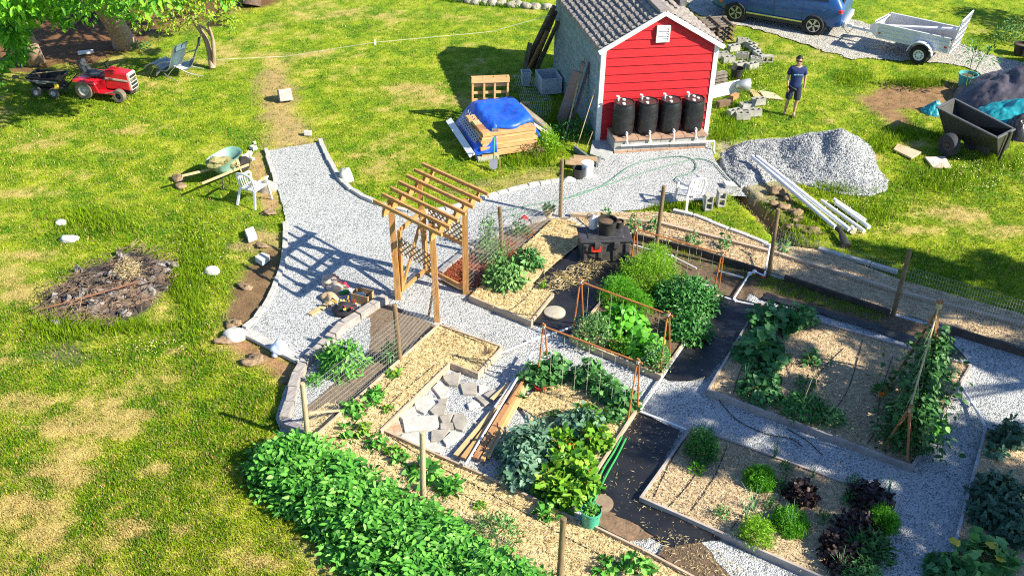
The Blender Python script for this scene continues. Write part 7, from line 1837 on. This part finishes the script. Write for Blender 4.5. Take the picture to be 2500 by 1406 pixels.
h_ = MB().hexa([(.16, -.23, .30), (.92, -.21, .30), (.92, .21, .30), (.16, .23, .30)], [(.16, -.20, .84), (.88, -.185, .80), (.88, .185, .80), (.16, .20, .84)]).build('bonnet', M_TRED, tx, bevel=.04)
for s in (-1, 1):
    MB().beam((.18, s * .224, .62), (.86, s * .206, .60), .012, .045).build('stripe', M_GRILL, h_)
    MB().beam((.30, s * .230, .62), (.42, s * .226, .62), .012, .03).build('badge', M_TRIMB, h_)
g_ = MB().hexa([(.88, -.19, .32), (.96, -.18, .32), (.96, .18, .32), (.88, .19, .32)], [(.85, -.185, .80), (.91, -.175, .78), (.91, .175, .78), (.85, .185, .80)]).build('grille', M_GRILL, tx)
for k in range(4): MB().box((.952 - k * .012, 0, .38 + k * .105), (.02, .30, .075)).build('grille_slot', M_TRIMB, g_)
for s in (-1, 1): MB().box((.945, s * .085, .615), (.03, .10, .06)).build('headlight', M_CHROME, g_)
MB().box((.42, 0, .25), (.9, .30, .12)).build('axle_frame', M_TRIMB, tx)
MB().hexa([(-.50, -.20, .60), (-.08, -.20, .60), (-.08, .20, .60), (-.50, .20, .60)], [(-.52, -.22, .68), (-.06, -.20, .66), (-.06, .20, .66), (-.52, .22, .68)]).build('seat', M_SEAT, tx, bevel=.03)
MB().hexa([(-.58, -.20, .66), (-.48, -.20, .66), (-.48, .20, .66), (-.58, .20, .66)], [(-.70, -.17, .98), (-.64, -.17, 1.0), (-.64, .17, 1.0), (-.70, .17, .98)]).build('seat_back', M_SEAT, tx, bevel=.03)
MB().beam((.20, 0, .80), (.10, 0, .96), .05, .05, (0, 1, 0)).build('steering_column', M_TRIMB, tx)
ring = [(.08 + .16 * math.cos(a) * .75, .17 * math.sin(a), .97 + .16 * math.cos(a) * .55) for a in [k * math.pi / 8 for k in range(17)]]
MB().tube(ring, .014, 6, False).tube([ring[0], ring[8]], .01, 5).build('steering_wheel', M_TRIMB, tx, smooth='auto')
ct_ = thing('garden_cart', 'small black tipping cart behind the red tractor', 'cart', G(125, 228), R(-6))
for x in (-.26, .26):
    for s in (-1, 1): wheel(ct_, (x, s * .30, .15), .15, .09, rim=M_GRILL, tyre=mat('grey tyre', (.13,.12,.11), (.08,.075,.07), 9, .9), rimr=.5, solid=True, rz=0 if s < 0 else math.pi)
tray = [(-.34, -.24, .30), (.34, -.24, .30), (.34, .24, .30), (-.34, .24, .30)], [(-.50, -.34, .58), (.50, -.34, .58), (.50, .34, .58), (-.50, .34, .58)]
def open_tray(parent, lo, up, th, m, name='tray'):
    lo = [Vector(p) for p in lo]; up = [Vector(p) for p in up]; c = sum(up, Vector()) / 4
    inn = [p + (c - p).normalized() * th * 1.6 for p in up]; cl_ = sum(lo, Vector()) / 4
    inl = [p + (cl_ - p).normalized() * th * 1.6 + Vector((0, 0, th)) for p in lo]
    vs = lo + up + inn + inl; fs = [(3, 2, 1, 0)]
    for i in range(4):
        j = (i + 1) % 4; fs += [(i, j, 4 + j, 4 + i), (4 + i, 4 + j, 8 + j, 8 + i), (8 + i, 8 + j, 12 + j, 12 + i)]
    fs.append((12, 13, 14, 15))
    return MB().add(vs, fs).build(name, m, parent)
open_tray(ct_, tray[0], tray[1], .03, M_POT)
MB().box((0, -.345, .50), (.9, .02, .04)).build('rim_band', mat('grey rim', (.25,.25,.26), (.18,.18,.19), 6, .5), ct_)
MB().box((.36, -.27, .36), (.10, .05, .16)).build('yellow_latch', mat('yellow plastic', (.80,.62,.04), (.7,.5,.03), 6, .5), ct_)
MB().box((-.05, -.325, .44), (.30, .02, .03)).build('trim_strip', M_GRILL, ct_)
MB().box((0, 0, .22), (.60, .50, .05)).build('frame', M_TRIMB, ct_)
MB().tube([(.50, 0, .22), (.85, .05, .60), (.95, .05, .66)], .02, 6).build('drawbar', M_TRIMB, ct_)
rake = thing('rake', 'rake with a pale handle sticking out of the small black cart', 'rake', ct_.location)
MB().tube([ct_.location + Vector((-.85, -.02, .50)), ct_.location + Vector((-.30, .05, .58)), ct_.location + Vector((.45, .12, .66))], .016, 6).build('handle', M_LUM[2], rake, world=True)
MB().blob(tuple(ct_.location + Vector((-.92, -.02, .48))), (.10, .08, .04), 2, .3, 5).build('head', M_CLOD, rake, world=True)
# -- sun loungers
M_SLING = mat('grey blue sling', (.40,.46,.52), (.33,.39,.45), 7, .6); M_SLINGD = mat('dark teal sling', (.10,.16,.19), (.07,.12,.15), 7, .6)
def lounger(label, loc, rz):
    t = thing('sun_lounger', label, 'sun lounger', loc, rz, 'sun loungers by the trees')
    prof = catmull([(0, 0, .10), (.22, 0, .30), (.48, 0, .40), (.78, 0, .26), (.98, 0, .28)], 5)
    back = catmull([(.98, 0, .28), (1.10, 0, .42), (1.25, 0, .78), (1.40, 0, 1.10)], 5)
    for pr, m_, nm in ((prof, M_SLING, 'seat_sling'), (back, M_SLINGD, 'back_sling')):
        vs = []; fs = []
        for p in pr: vs += [(p.x, -.28, p.z), (p.x, .28, p.z)]
        for i in range(len(pr) - 1): fs.append((2 * i, 2 * i + 1, 2 * i + 3, 2 * i + 2))
        MB().add(vs, fs).build(nm, m_, t, solid=.012, smooth=True)
    for s in (-1, 1):
        MB().tube([(p.x, s * .295, p.z) for p in prof + back[1:]], .016, 6).build('side_rail', M_METAL, t)
        MB().tube(catmull([(.30, s * .30, .02), (.52, s * .31, .30), (.85, s * .32, .52), (1.2, s * .31, .62)], 4), .014, 6).build('arm', M_METAL, t)
        MB().tube(catmull([(1.35, s * .30, .02), (1.0, s * .30, .12), (.75, s * .30, .26)], 4), .014, 6).build('leg', M_METAL, t)
    MB().box((1.34, 0, .99), (.06, .40, .14)).build('headrest', M_SLINGD, t)
    return t
lounger('grey sun lounger facing the camera, left of the pair', G(366, 172), math.atan2(*((lambda d: (d.y, d.x))(G(374, 92, 1.1) - G(366, 172)))))
d_ = G(446, 95, 1.1) - G(382, 184); lounger('grey sun lounger turned to the side, right of the pair', G(384, 184), math.atan2(d_.y, d_.x))
# -- big dump cart on the right
dc_ = thing('dump_cart', 'big black poly dump cart with a fat tyre on the right of the lawn', 'cart', G(2370, 350))
up_ = [G(2288, 263, .90), G(2435, 337, .90), G(2476, 316, .90), G(2330, 242, .90)]
lo_ = [G(2306, 325, .26), G(2436, 380, .22), G(2462, 362, .24), G(2338, 308, .28)]
M_POLY = mat('black poly', (.055,.055,.048), (.03,.03,.027), 14, .5, bump=.15)
L0 = dc_.location
open_tray(dc_, [p - L0 for p in lo_], [p - L0 for p in up_], .04, M_POLY)
m = MB()
for i in range(4): m.beam(up_[i], up_[(i + 1) % 4], .07, .04, ext=.02)
m.build('rim', mat('grey black rim', (.13,.13,.125), (.09,.09,.085), 8, .5), dc_, world=True, bevel=.01)
ud = (up_[1] - up_[0]).normalized(); rzc = math.atan2(ud.y, ud.x); out_n = Vector((ud.y, -ud.x, 0))
for s, off in ((1, .06), (-1, 1.0)):
    c = G(2318, 352, .33) * 1.0; c.z = .31; c = c - out_n * (off - .06)
    w = wheel(dc_, c - L0, .31, .24, rim=M_POLY, tyre=mat('blue black tyre', (.035,.037,.05), (.02,.021,.03), 12, .8, bump=.4), rimr=.45, solid=True, rz=rzc)
MB().box(lo_[0].lerp(lo_[1], .75) - L0 + out_n * .03 + Vector((0, 0, .06)), (.45, .10, .28), rzc).build('wheel_housing', M_POLY, dc_, bevel=.04)
MB().tube([lo_[1] - L0 + Vector((.05, 0, -.22)), up_[1].lerp(up_[2], .5) - L0 + Vector((.12, 0, .05))], .035, 8).build('handle', M_TRIMB, dc_)
# -- covered heap
def mound(name, label, cx, cy, rx, ry, h, m, seed, sharp=1.0, cat='tarp', n=56, rz=0.0):
    g = np.linspace(-1, 1, n); X, Y = np.meshgrid(g, g, indexing='ij'); c = G(cx, cy)
    rr = np.sqrt(X ** 2 + Y ** 2); f = np.clip(1 - rr, 0, 1)
    ca, sa = math.cos(rz), math.sin(rz)
    wx = c.x + (X * rx * ca - Y * ry * sa); wy = c.y + (X * rx * sa + Y * ry * ca)
    H = h * (f ** sharp) * (1 + .5 * (fbm(wx, wy, 1.3, seed) - .5)) + .16 * (fbm(wx, wy, 3.0, seed + 2) - .5) * (f > 0) + .07 * (np.abs(fbm(wx + wy, wx - wy, 5, seed + 3) - .5) * 2) * (f > .02)
    H = np.where(f <= 0, -.06, np.maximum(H, .01))
    qi, qj = np.meshgrid(np.arange(n - 1), np.arange(n - 1), indexing='ij'); q = (qi * n + qj).ravel()
    o = mesh_np(name, np.stack([wx.ravel(), wy.ravel(), H.ravel()], 1), np.stack([q, q + n, q + n + 1, q + 1], 1), m, None, True)
    return tag(o, label, cat)
mound('dark_tarp', 'dark purple grey tarp over the big heap at the right edge', 2475, 250, 1.75, 1.45, 1.30, mat('dark tarp', (.11,.10,.125), (.06,.055,.07), 4, .4, bump=.4, bscale=10), 3, .8)
mound('teal_tarp', 'teal tarp over the lower part of the heap behind the cart', 2480, 300, 1.35, 1.0, .75, mat('teal tarp', (.02,.30,.36), (.012,.20,.25), 4, .4, bump=.4, bscale=10), 5, .7)
mound('teal_tarp', 'scrap of teal tarp left of the black dump cart', 2280, 272, .38, .34, .30, MATS['teal tarp'], 6, .8)
mound('plastic_bag', 'black plastic bag of rubbish between the cart and the teal tarp', 2484, 330, .45, .42, .62, mat('black bag', (.04,.038,.045), (.02,.02,.024), 7, .3, bump=.6, bscale=12), 8, .6, 'bag')
M_TEALP = mat('teal pot', (.10,.40,.40), (.08,.33,.34), 6, .5)
pot('plant_pot', 'large teal pot holding a thin sapling beside the driveway', G(2357, 212), .22, .285, .42, M_TEALP)
sap = thing('sapling', 'thin two stemmed sapling with few leaves in the teal pot', 'sapling', G(2357, 212, .36))
b0_ = G(2357, 212, .34); tops = []
for a, b_ in ((G(2356, 120, 1.15) , G(2356, 100, 1.55)), (G(2378, 150, .9), G(2400, 92, 1.55))):
    A = Vector((b0_.x + (a.x - b0_.x) * .0 + (.02 if a is None else 0), b0_.y, .9))
for dx_, h_2 in ((-.02, 1.65), (.42, 1.60)):
    MB().tube([b0_ + Vector((dx_ * .1, 0, 0)), b0_ + Vector((dx_ * .5, .0, (h_2 - .34) * .55)), b0_ + Vector((dx_, .02, h_2 - .34))], [.016, .012, .006], 6).build('stem', M_STEM, sap, world=True)
    for s in (-.22, .18): MB().tube([b0_ + Vector((dx_ * .6, 0, (h_2 - .34) * .6)), b0_ + Vector((dx_ * .8 + s, .02, (h_2 - .34) * .85))], [.008, .004], 5).build('twig', M_STEM, sap, world=True)
    P_, N_, v_ = dome(b0_ + Vector((dx_ * .95, 0, (h_2 - .34) * .62)), .42, .3, .62, 60, .3); leaves('leaves', L_CUKE, P_, N_, N_ + [0, 0, -.6], .13, .07, 'ovate', sap)
# shrubs and pots at the top right
clump('shrub', 'loose green shrub on the far lawn at the top right', 'shrub', G(2465, 100), .55, .5, .75, 300, .12, .05, L_SAGE, 'ovate', .2, .4)
clump('shrub', 'yellowish shrub at the right edge of the far lawn', 'shrub', G(2500, 95), .5, .5, .9, 260, .12, .05, lm('yellow green leaf', [(.18,.22,.03), (.30,.32,.05), (.4,.38,.08)]), 'ovate', .2, .4)
pot('plant_pot', 'dark pot at the edge of the far driveway', G(2490, 133), .2, .26, .36, M_POT)
# ================================================================== walking man
M_SKIN = mat('skin', (.50,.28,.18), (.44,.235,.15), 9, .55); M_HAIR = mat('black hair', (.012,.010,.010), (.008,.007,.007), 30, .5)
M_TEE = mat('navy tee shirt', (.018,.035,.13), (.012,.025,.10), 7, .85, bump=.3); M_SHORT = mat('dark navy shorts', (.022,.028,.05), (.015,.02,.036), 7, .85, bump=.3)
M_SHOE = mat('brown grey shoe', (.20,.15,.12), (.12,.09,.075), 8, .8)
man_ = thing('person', 'man in navy tee shirt, dark shorts and sunglasses walking on the lawn beside the shed', 'person', G(1929, 280), 0)
def skin_mesh(name, m, parent, verts, edges, radii, sub=2, root=0):
    me = bpy.data.meshes.new(name); me.from_pydata([tuple(v) for v in verts], edges, []); me.materials.append(m)
    o = bpy.data.objects.new(name, me); COL.objects.link(o); o.parent = parent
    o.modifiers.new('skin', 'SKIN'); sl = me.skin_vertices[0].data if len(me.skin_vertices) else None
    if sl is None:
        bm = bmesh.new(); bm.from_mesh(me); bm.verts.layers.skin.verify(); bm.to_mesh(me); bm.free(); sl = me.skin_vertices[0].data
    for i, r in enumerate(radii):
        sl[i].radius = (r, r) if isinstance(r, (int, float)) else r
        sl[i].use_root = (i == root)
    o.modifiers['skin'].use_smooth_shade = True
    md = o.modifiers.new('sub', 'SUBSURF'); md.levels = sub; md.render_levels = sub
    return o
V_, E_, R_ = [], [], []
def chain(start, pts):
    prev = start
    for p, r in pts:
        V_.append(Vector(p)); R_.append(r); i = len(V_) - 1
        if prev is not None: E_.append((prev, i))
        prev = i
    return prev
# x to the right of the picture, y away from the camera
pel = chain(None, [((0, 0, .95), (.150, .105))])
che = chain(pel, [((.0, -.005, 1.12), (.135, .095)), ((.005, -.005, 1.30), (.165, .105)), ((.005, .0, 1.42), (.12, .085))])
nk = chain(che, [((.005, -.01, 1.51), .052), ((-.005, -.03, 1.58), .070), ((-.012, -.035, 1.66), (.080, .098)), ((-.010, -.025, 1.735), .055)])
sh_ = {}
for s, el_, wr_ in ((-1, (-.245, .01, 1.12), (-.225, -.09, .90)), (1, (.265, .06, 1.13), (.26, -.0, .90))):
    a = chain(che, [((s * .17, 0, 1.42), .058), ((s * .215, .015, 1.33), .050), (el_, .038), (tuple(np.array(el_) * .45 + np.array(wr_) * .55), .036), (wr_, .026)])
    w = Vector(wr_); hnd = w + Vector((-s * .005, -.02, -.065))
    h = chain(a, [(tuple(hnd), (.036, .020))])
    for k in range(4):
        f0 = hnd + Vector((.0, -.030 + .020 * k, -.045)); ln_ = (.05, .062, .058, .045)[k]
        chain(h, [(tuple(f0), .0095), (tuple(f0 + Vector((-s * .006, -.008, -ln_ * .55))), .0088), (tuple(f0 + Vector((-s * .018, -.014, -ln_))), .0075)])
    chain(h, [(tuple(hnd + Vector((-s * .02, -.040, -.010))), .0105), (tuple(hnd + Vector((-s * .024, -.058, -.045))), .0085)])
feet = []
for s, kn, an in ((-1, (-.135, -.02, .50), (-.14, .10, .095)), (1, (.10, -.085, .50), (.085, -.055, .09))):
    chain(pel, [((s * .095, 0, .86), .092), (tuple(np.array((s * .095, 0, .86)) * .5 + np.array(kn) * .5), .076), (kn, .054), (tuple(np.array(kn) * .62 + np.array(an) * .38 + np.array((0, .02, 0))), .054), (an, .036), (tuple(np.array(an) + np.array((-.02, -.10, -.045))), .034)])
    feet.append(Vector(an))
body = skin_mesh('body', M_SKIN, man_, V_, E_, R_)
hd = Vector((-.012, -.04, 1.655))
hr = MB(); bm = bmesh.new(); bmesh.ops.create_icosphere(bm, subdivisions=3, radius=1)
keep = [v for v in bm.verts if not (v.co.z < .05 and v.co.y < .25) and v.co.z > -.55 and not (v.co.z < .42 and v.co.y < -.45)]
kill = [v for v in bm.verts if v not in keep]; bmesh.ops.delete(bm, geom=kill, context='VERTS')
for v in bm.verts: v.co = Vector((v.co.x * .094, v.co.y * .113 , v.co.z * .115)) * (1 + random.uniform(-.02, .05)) + hd + Vector((0, .008, .028))
me = bpy.data.meshes.new('hair'); bm.to_mesh(me); bm.free(); me.materials.append(M_HAIR); o = bpy.data.objects.new('hair', me); COL.objects.link(o); o.parent = man_; o.modifiers.new('solid', 'SOLIDIFY').thickness = .014
MB().box(hd + Vector((-.026, -.104, .012)), (.145, .028, .040), -.25).build('sunglasses', M_GLASS, man_, bevel=.01)
MB().blob(hd + Vector((-.032, -.112, -.022)), (.014, .02, .022), 2, .02).build('nose', M_SKIN, man_, smooth=True)
MB().box(hd + Vector((-.024, -.098, -.064)), (.05, .012, .010), -.25).build('mouth', mat('lips', (.42,.17,.14), (.36,.14,.11), 9, .6), man_)
for s in (-1, 1): MB().blob(hd + Vector((s * .088, .0, -.005)), (.014, .024, .034), 2, .03).build('ear', M_SKIN, man_, smooth=True)
V_, E_, R_ = [], [], []
p0 = chain(None, [((0, 0, .82), (.185, .135)), ((0, 0, .92), (.182, .132))])
p1 = chain(p0, [((.0, -.005, 1.12), (.178, .130)), ((.005, -.005, 1.30), (.205, .135)), ((.005, .0, 1.415), (.135, .095)), ((.005, -.004, 1.475), .075)])
for s, el_ in ((-1, (-.245, .01, 1.12)), (1, (.265, .06, 1.13))):
    chain(p1 - 1, [((s * .17, 0, 1.415), .078), ((s * .217, .015, 1.31), .074), (tuple(np.array((s * .22, .015, 1.31)) * .35 + np.array(el_) * .65), .070)])
tee = skin_mesh('tee_shirt', M_TEE, man_, V_, E_, R_)
for k in range(7): MB().box((-.105 + k * .036, -.132 + .0 * k, 1.262), (.024, .012, .028 + .01 * (k % 2))).build('shirt_print', mat('pale blue print', (.22,.48,.55), (.16,.38,.46), 9, .8), tee)
V_, E_, R_ = [], [], []
p0 = chain(None, [((0, 0, .99), (.165, .125))])
for s, kn in ((-1, (-.135, -.02, .50)), (1, (.10, -.085, .50))):
    k_ = np.array(kn)
    chain(p0, [((s * .095, 0, .86), .118), (tuple(np.array((s * .10, 0, .86)) * .5 + k_ * .5), .112), (tuple(np.array((s * .10, 0, .86)) * .10 + k_ * .90), .105), (tuple(np.array((s * .10, 0, .86)) * -.06 + k_ * 1.06), .100)])
skin_mesh('shorts', M_SHORT, man_, V_, E_, R_)
for f in feet:
    V_, E_, R_ = [], [], []
    chain(None, [(tuple(f + Vector((.005, .045, -.052))), .040), (tuple(f + Vector((0, .0, -.045))), .045), (tuple(f + Vector((-.012, -.08, -.055))), (.045, .034)), (tuple(f + Vector((-.025, -.17, -.062))), (.036, .026))])
    skin_mesh('shoe', M_SHOE, man_, V_, E_, R_, 2)
# ================================================================== trees
L_TREE1 = lm('big tree leaf', [(.06,.22,.018), (.12,.37,.02), (.20,.50,.03), (.30,.60,.05)], .35)
L_TREE3 = lm('yellow green tree leaf', [(.12,.25,.015), (.24,.40,.025), (.36,.50,.04), (.45,.55,.06)], .3)
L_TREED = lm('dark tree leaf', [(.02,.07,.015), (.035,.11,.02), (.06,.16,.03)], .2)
M_BARK = mat('pinkish bark', (.46,.33,.25), (.26,.17,.12), 6, .9, bump=.5, stretch=(3, 3, .8))
M_BARKD = mat('dark bark', (.16,.11,.08), (.08,.055,.04), 6, .9, bump=.5, stretch=(3, 3, .8))
def tree(name, label, trunks, blobs, m, dens, L, W, bark=M_BARK, shape='ovate', cat='tree', limbs=True):
    """trunks: list of (points, radii); blobs: (centre, radius) clumps of the crown"""
    t = thing(name, label, cat, trunks[0][0][0])
    for pts, rr in trunks: MB().tube(catmull(pts, 4), list(np.interp(np.linspace(0, 1, (len(pts) - 1) * 4 + 1), np.linspace(0, 1, len(rr)), rr)), 12).build('trunk', bark, t, world=True, smooth='auto')
    tips = [Vector(p) for pts, rr in trunks for p in pts[1:]]
    if limbs:
        b = MB()
        for c, r in blobs:
            c = Vector(c); q = min(tips, key=lambda p: (p - c).length)
            b.tube([q, q.lerp(c, .55) + Vector((0, 0, .12 * r)), c], [.05 + .02 * r, .035, .012], 7)
        b.build('limb', bark, t, world=True, smooth='auto')
    PL, NL, DL = [], [], []
    for c, r in blobs:
        n = int(dens * r * r); v = rsph(n); q = RNG.random(n) ** .45
        k = max(3, int(5 * r)); sub = rsph(k) * .62            # smaller tufts inside the clump leave gaps
        s = sub[RNG.integers(0, k, n)]
        P = np.array(c)[None] + (s + v * q[:, None] * .50) * r * np.array([1, 1, .78])
        PL.append(P); nn_ = nrm(v * .5 + np.array([0, 0, .9]) + RNG.normal(size=(n, 3)) * .35); NL.append(nn_)
        DL.append(v * np.array([1, 1, .2]) + np.array([0, 0, -.45]) + RNG.normal(size=(n, 3)) * .35)
    PL, NL, DL = (np.concatenate(a) for a in (PL, NL, DL)); n = len(PL)
    leaves('crown', m, PL, NL, DL, L * (.6 + .7 * RNG.random(n)), W * (.6 + .7 * RNG.random(n)), shape, t)
    return t
g = G
tree('leafy_tree', 'bright green large leaved tree at the left edge, its leaves hanging over the bare soil',
     [([g(82, 150), g(70, 110, .8), g(40, 40, 2.0), g(10, -60, 4.0)], [.34, .26, .20, .12])],
     [(g(x, y, z), r) for x, y, z, r in [(10,20,3.4,.9), (50,50,2.8,.75), (25,95,2.1,.75), (60,120,1.5,.45), (20,150,1.3,.5), (-40,80,2.4,1.0), (-60,160,1.4,.8), (70,5,3.6,.6), (110,35,3.0,.42), (120,10,3.3,.55), (160,25,3.1,.38), (155,52,2.7,.3), (-30,-30,4.4,1.2), (90,-50,4.6,1.1), (5,190,.8,.3)]],
     L_TREE1, 420, .22, .12)
tree('leaning_tree', 'tree with a thick leaning pinkish trunk behind the loungers',
     [([g(306, 112), g(285, 62, .9), g(252, 5, 2.0), g(230, -60, 3.6)], [.40, .27, .24, .18]), ([g(292, 108), g(272, 66, .9), g(240, 20, 1.8), g(200, -40, 3.2)], [.22, .17, .15, .10])],
     [(g(x, y, z), r) for x, y, z, r in [(290,20,2.8,.42), (318,32,2.5,.4), (275,-5,3.2,.5), (210,30,2.6,.28), (200,5,3.2,.4), (330,-30,3.8,.9), (220,-70,4.6,1.4), (130,-70,4.6,1.3), (320,-110,5.4,1.6), (430,-90,5.0,1.4), (560,-100,4.8,1.3)]],
     L_TREE1, 330, .20, .11)
tree('small_tree', 'small forked tree with bare pinkish stems and yellow green leaves right of the loungers',
     [([g(518, 166), g(512, 130, .45), g(500, 92, .95), g(478, 60, 1.4), g(462, 36, 1.8)], [.10, .085, .075, .055, .035]), ([g(521, 164), g(522, 130, .5), g(518, 92, 1.0), g(508, 62, 1.45)], [.08, .065, .05, .035]), ([g(518, 92, 1.0), g(500, 70, 1.3), g(480, 62, 1.45)], [.045, .04, .03])],
     [(g(x, y, z), r) for x, y, z, r in [(370,30,2.4,.50), (350,52,2.1,.36), (415,45,2.2,.50), (385,62,1.9,.34), (440,60,1.9,.28), (460,22,2.4,.55), (510,25,2.3,.42), (555,30,2.2,.38), (572,48,1.9,.30), (565,66,1.7,.20), (420,5,2.8,.65), (500,-10,2.9,.7), (350,0,2.9,.5), (570,-10,2.6,.6)]],
     L_TREE3, 480, .13, .06)
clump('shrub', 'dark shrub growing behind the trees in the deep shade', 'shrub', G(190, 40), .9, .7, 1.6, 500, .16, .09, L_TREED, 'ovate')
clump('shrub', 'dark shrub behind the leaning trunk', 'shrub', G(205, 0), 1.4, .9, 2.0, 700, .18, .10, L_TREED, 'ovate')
clump('weed_tuft', 'small green weeds at the foot of the leaning trunk', 'weed', G(330, 118), .5, .3, .25, 120, .10, .06, L_CUKE, 'ovate')
single(MB().beam(G(190, 130, .05), G(228, 126, .05), .12, .08), 'plank', M_TRIM, 'white plank lying in the deep shade left of the leaning trunk', 'plank')
# low border of stones and weeds at the top edge, left of the shed
for i in range(11):
    rock('border_stone', 'grey stone of the low border at the top edge left of the shed', 1120 + i * 21 + random.uniform(-5, 5), 2 + i * 1.9 + random.uniform(-2, 2), (.22, .16, .17), M_STONE, 60 + i, -.3, 'stone', 'stones of the top edge border')
P = scatter(GA([(1100,-10), (1345,16), (1345,26), (1180,14), (1080,2)]), 420); P = np.repeat(P, 3, axis=0) + RNG.normal(size=(len(P) * 3, 2)) * .03
grass_blades(P, .08 + .2 * RNG.random(len(P)), .02 + .01 * RNG.random(len(P)), GREEN[None] * (.5 + RNG.random((len(P), 1))), 'weeds', 'weeds between the border stones at the top edge', .8)
clump('weed_clump', 'tall yellow green weeds at the front left corner of the shed', 'weed', G(1335, 365), .34, .42, .62, 520, .10, .03, L_DILL, 'ovate', .1, .7)
clump('weed_clump', 'dark weeds at the foot of the shed side wall', 'weed', G(1400, 330), .6, .5, .45, 420, .11, .04, L_TOM, 'ovate', .1, .6)
clump('dead_weed', 'brown dead weeds beside the lumber stack', 'weed', G(1300, 380), .32, .25, .32, 160, .12, .02, island_mat('dead leaf', [(.14,.09,.05), (.25,.17,.09), (.35,.26,.14)], .9), 'ovate', .1, .5)
# trees beyond the right edge of the picture: they throw the dappled shade over the beds
SD = SUN_DIR
def over(px, py, z):
    p = G(px, py); return p + SD * (z / SD.z)
SHADE = {
 'tall leafy tree beyond the right edge, shading the beds with broken shade': (Vector((17.0, 9.0, 0)), [(1830,690,7.6,.62), (1905,690,7.0,.7), (1790,770,7.8,.55), (1900,760,7.4,.60), (2010,720,7.2,.75), (1740,830,8.2,.5), (1690,900,8.4,.55), (1830,860,7.5,.48), (1620,985,8.8,.62), (1740,990,8.0,.7), (1860,1010,7.6,.62), (1660,1070,8.6,.6), (1780,1080,8.0,.68), (1910,1090,7.8,.5), (1590,1110,9.0,.40), (1740,1150,8.4,.45), (1850,1170,7.9,.5), (1880,840,7.5,.5), (1960,800,7.4,.45), (1945,945,7.6,.36), (1730,760,7.9,.4)]),
 'second tall tree beyond the right edge, shading the far beds and the fence': (Vector((19.5, 13.0, 0)), [(2150,620,7.0,.6), (2250,660,6.8,.8), (2380,660,6.6,.8), (2480,700,6.8,.9), (2130,690,7.4,.75), (2260,740,7.2,.8), (2400,770,7.0,.8), (2500,790,7.0,.8), (2110,790,7.6,.6), (2200,860,7.2,.62), (2330,840,7.0,.72), (2440,880,7.0,.8), (2550,900,7.0,.9), (2000,640,7.4,.55), (2060,770,7.2,.55), (2250,960,7.2,.55), (2180,1010,7.6,.5), (2090,850,7.3,.5), (2140,910,7.3,.55), (2120,990,7.4,.42), (2080,930,7.4,.3), (2000,690,7.3,.6), (2330,720,7.0,.7), (2180,690,7.0,.7), (2060,640,7.0,.5), (2440,640,6.8,.6)]),
 'third tall tree beyond the right edge, shading the lower right corner': (Vector((15.5, 5.0, 0)), [(2030,1110,8.0,.55), (2130,1140,7.8,.7), (2250,1130,7.4,.7), (2360,1090,7.2,.6), (2450,1080,7.0,.7), (1990,1210,8.2,.60), (2100,1230,8.0,.7), (2230,1220,7.6,.75), (2350,1200,7.4,.7), (2470,1190,7.2,.8), (2050,1310,8.2,.66), (2150,1330,8.0,.6), (2400,1290,7.6,.75), (2490,1320,7.4,.8), (2000,1395,8.4,.5), (2170,1420,8.0,.7), (2300,1430,7.8,.7), (2430,1420,7.6,.9), (1905,1255,8.4,.38), (1960,1330,8.4,.35)]),
}
for lab, (base, bl__) in SHADE.items():
    blobs = [(over(x, y, z), r) for x, y, z, r in bl__]
    cen = sum((b for b, r in blobs), Vector()) / len(blobs)
    tree('shade_tree', lab, [([base, base + Vector((0, 0, 3.0)), base.lerp(cen, .5) + Vector((0, 0, 2.2)), cen], [.34, .28, .2, .10])], blobs, L_TREED, 1500, .16, .10, M_BARKD)
blobs = [(over(x, y, z), r) for x, y, z, r in [(2400,35,5.0,.9), (2460,45,5.2,1.0), (2510,60,5.4,1.1), (2440,62,4.8,.7), (2390,22,5.0,.6)]]
bb_ = blobs[1][0].copy(); bb_.z = 0
tree('shade_tree', 'tree beyond the right edge of the far lawn, shading the grass', [([bb_ + Vector((.5, .4, 0)), bb_ + Vector((.3, .2, 2.5)), blobs[1][0]], [.22, .17, .08])], blobs, L_TREED, 420, .18, .11, M_BARKD)

blobs = [(over(x, y, z), r) for x, y, z, r in [(120,132,4.6,.8), (170,128,4.8,.8), (230,120,5.0,.75), (275,105,5.2,.6), (190,60,4.8,1.2), (120,90,4.8,.9), (90,165,4.4,.45), (215,15,4.8,1.1), (330,150,4.6,.45), (380,130,4.8,.4), (290,60,5.0,.8), (360,85,5.2,.6)]]
bb_ = blobs[4][0].copy(); bb_.z = 0
tree('shade_tree', 'tree beyond the top edge of the picture, shading the bare soil under the leafy trees', [([G(612, 14), G(612, 14) + Vector((.3, .3, 2.2)), blobs[4][0]], [.36, .24, .10])], blobs, L_TREED, 700, .18, .11, M_BARKD)
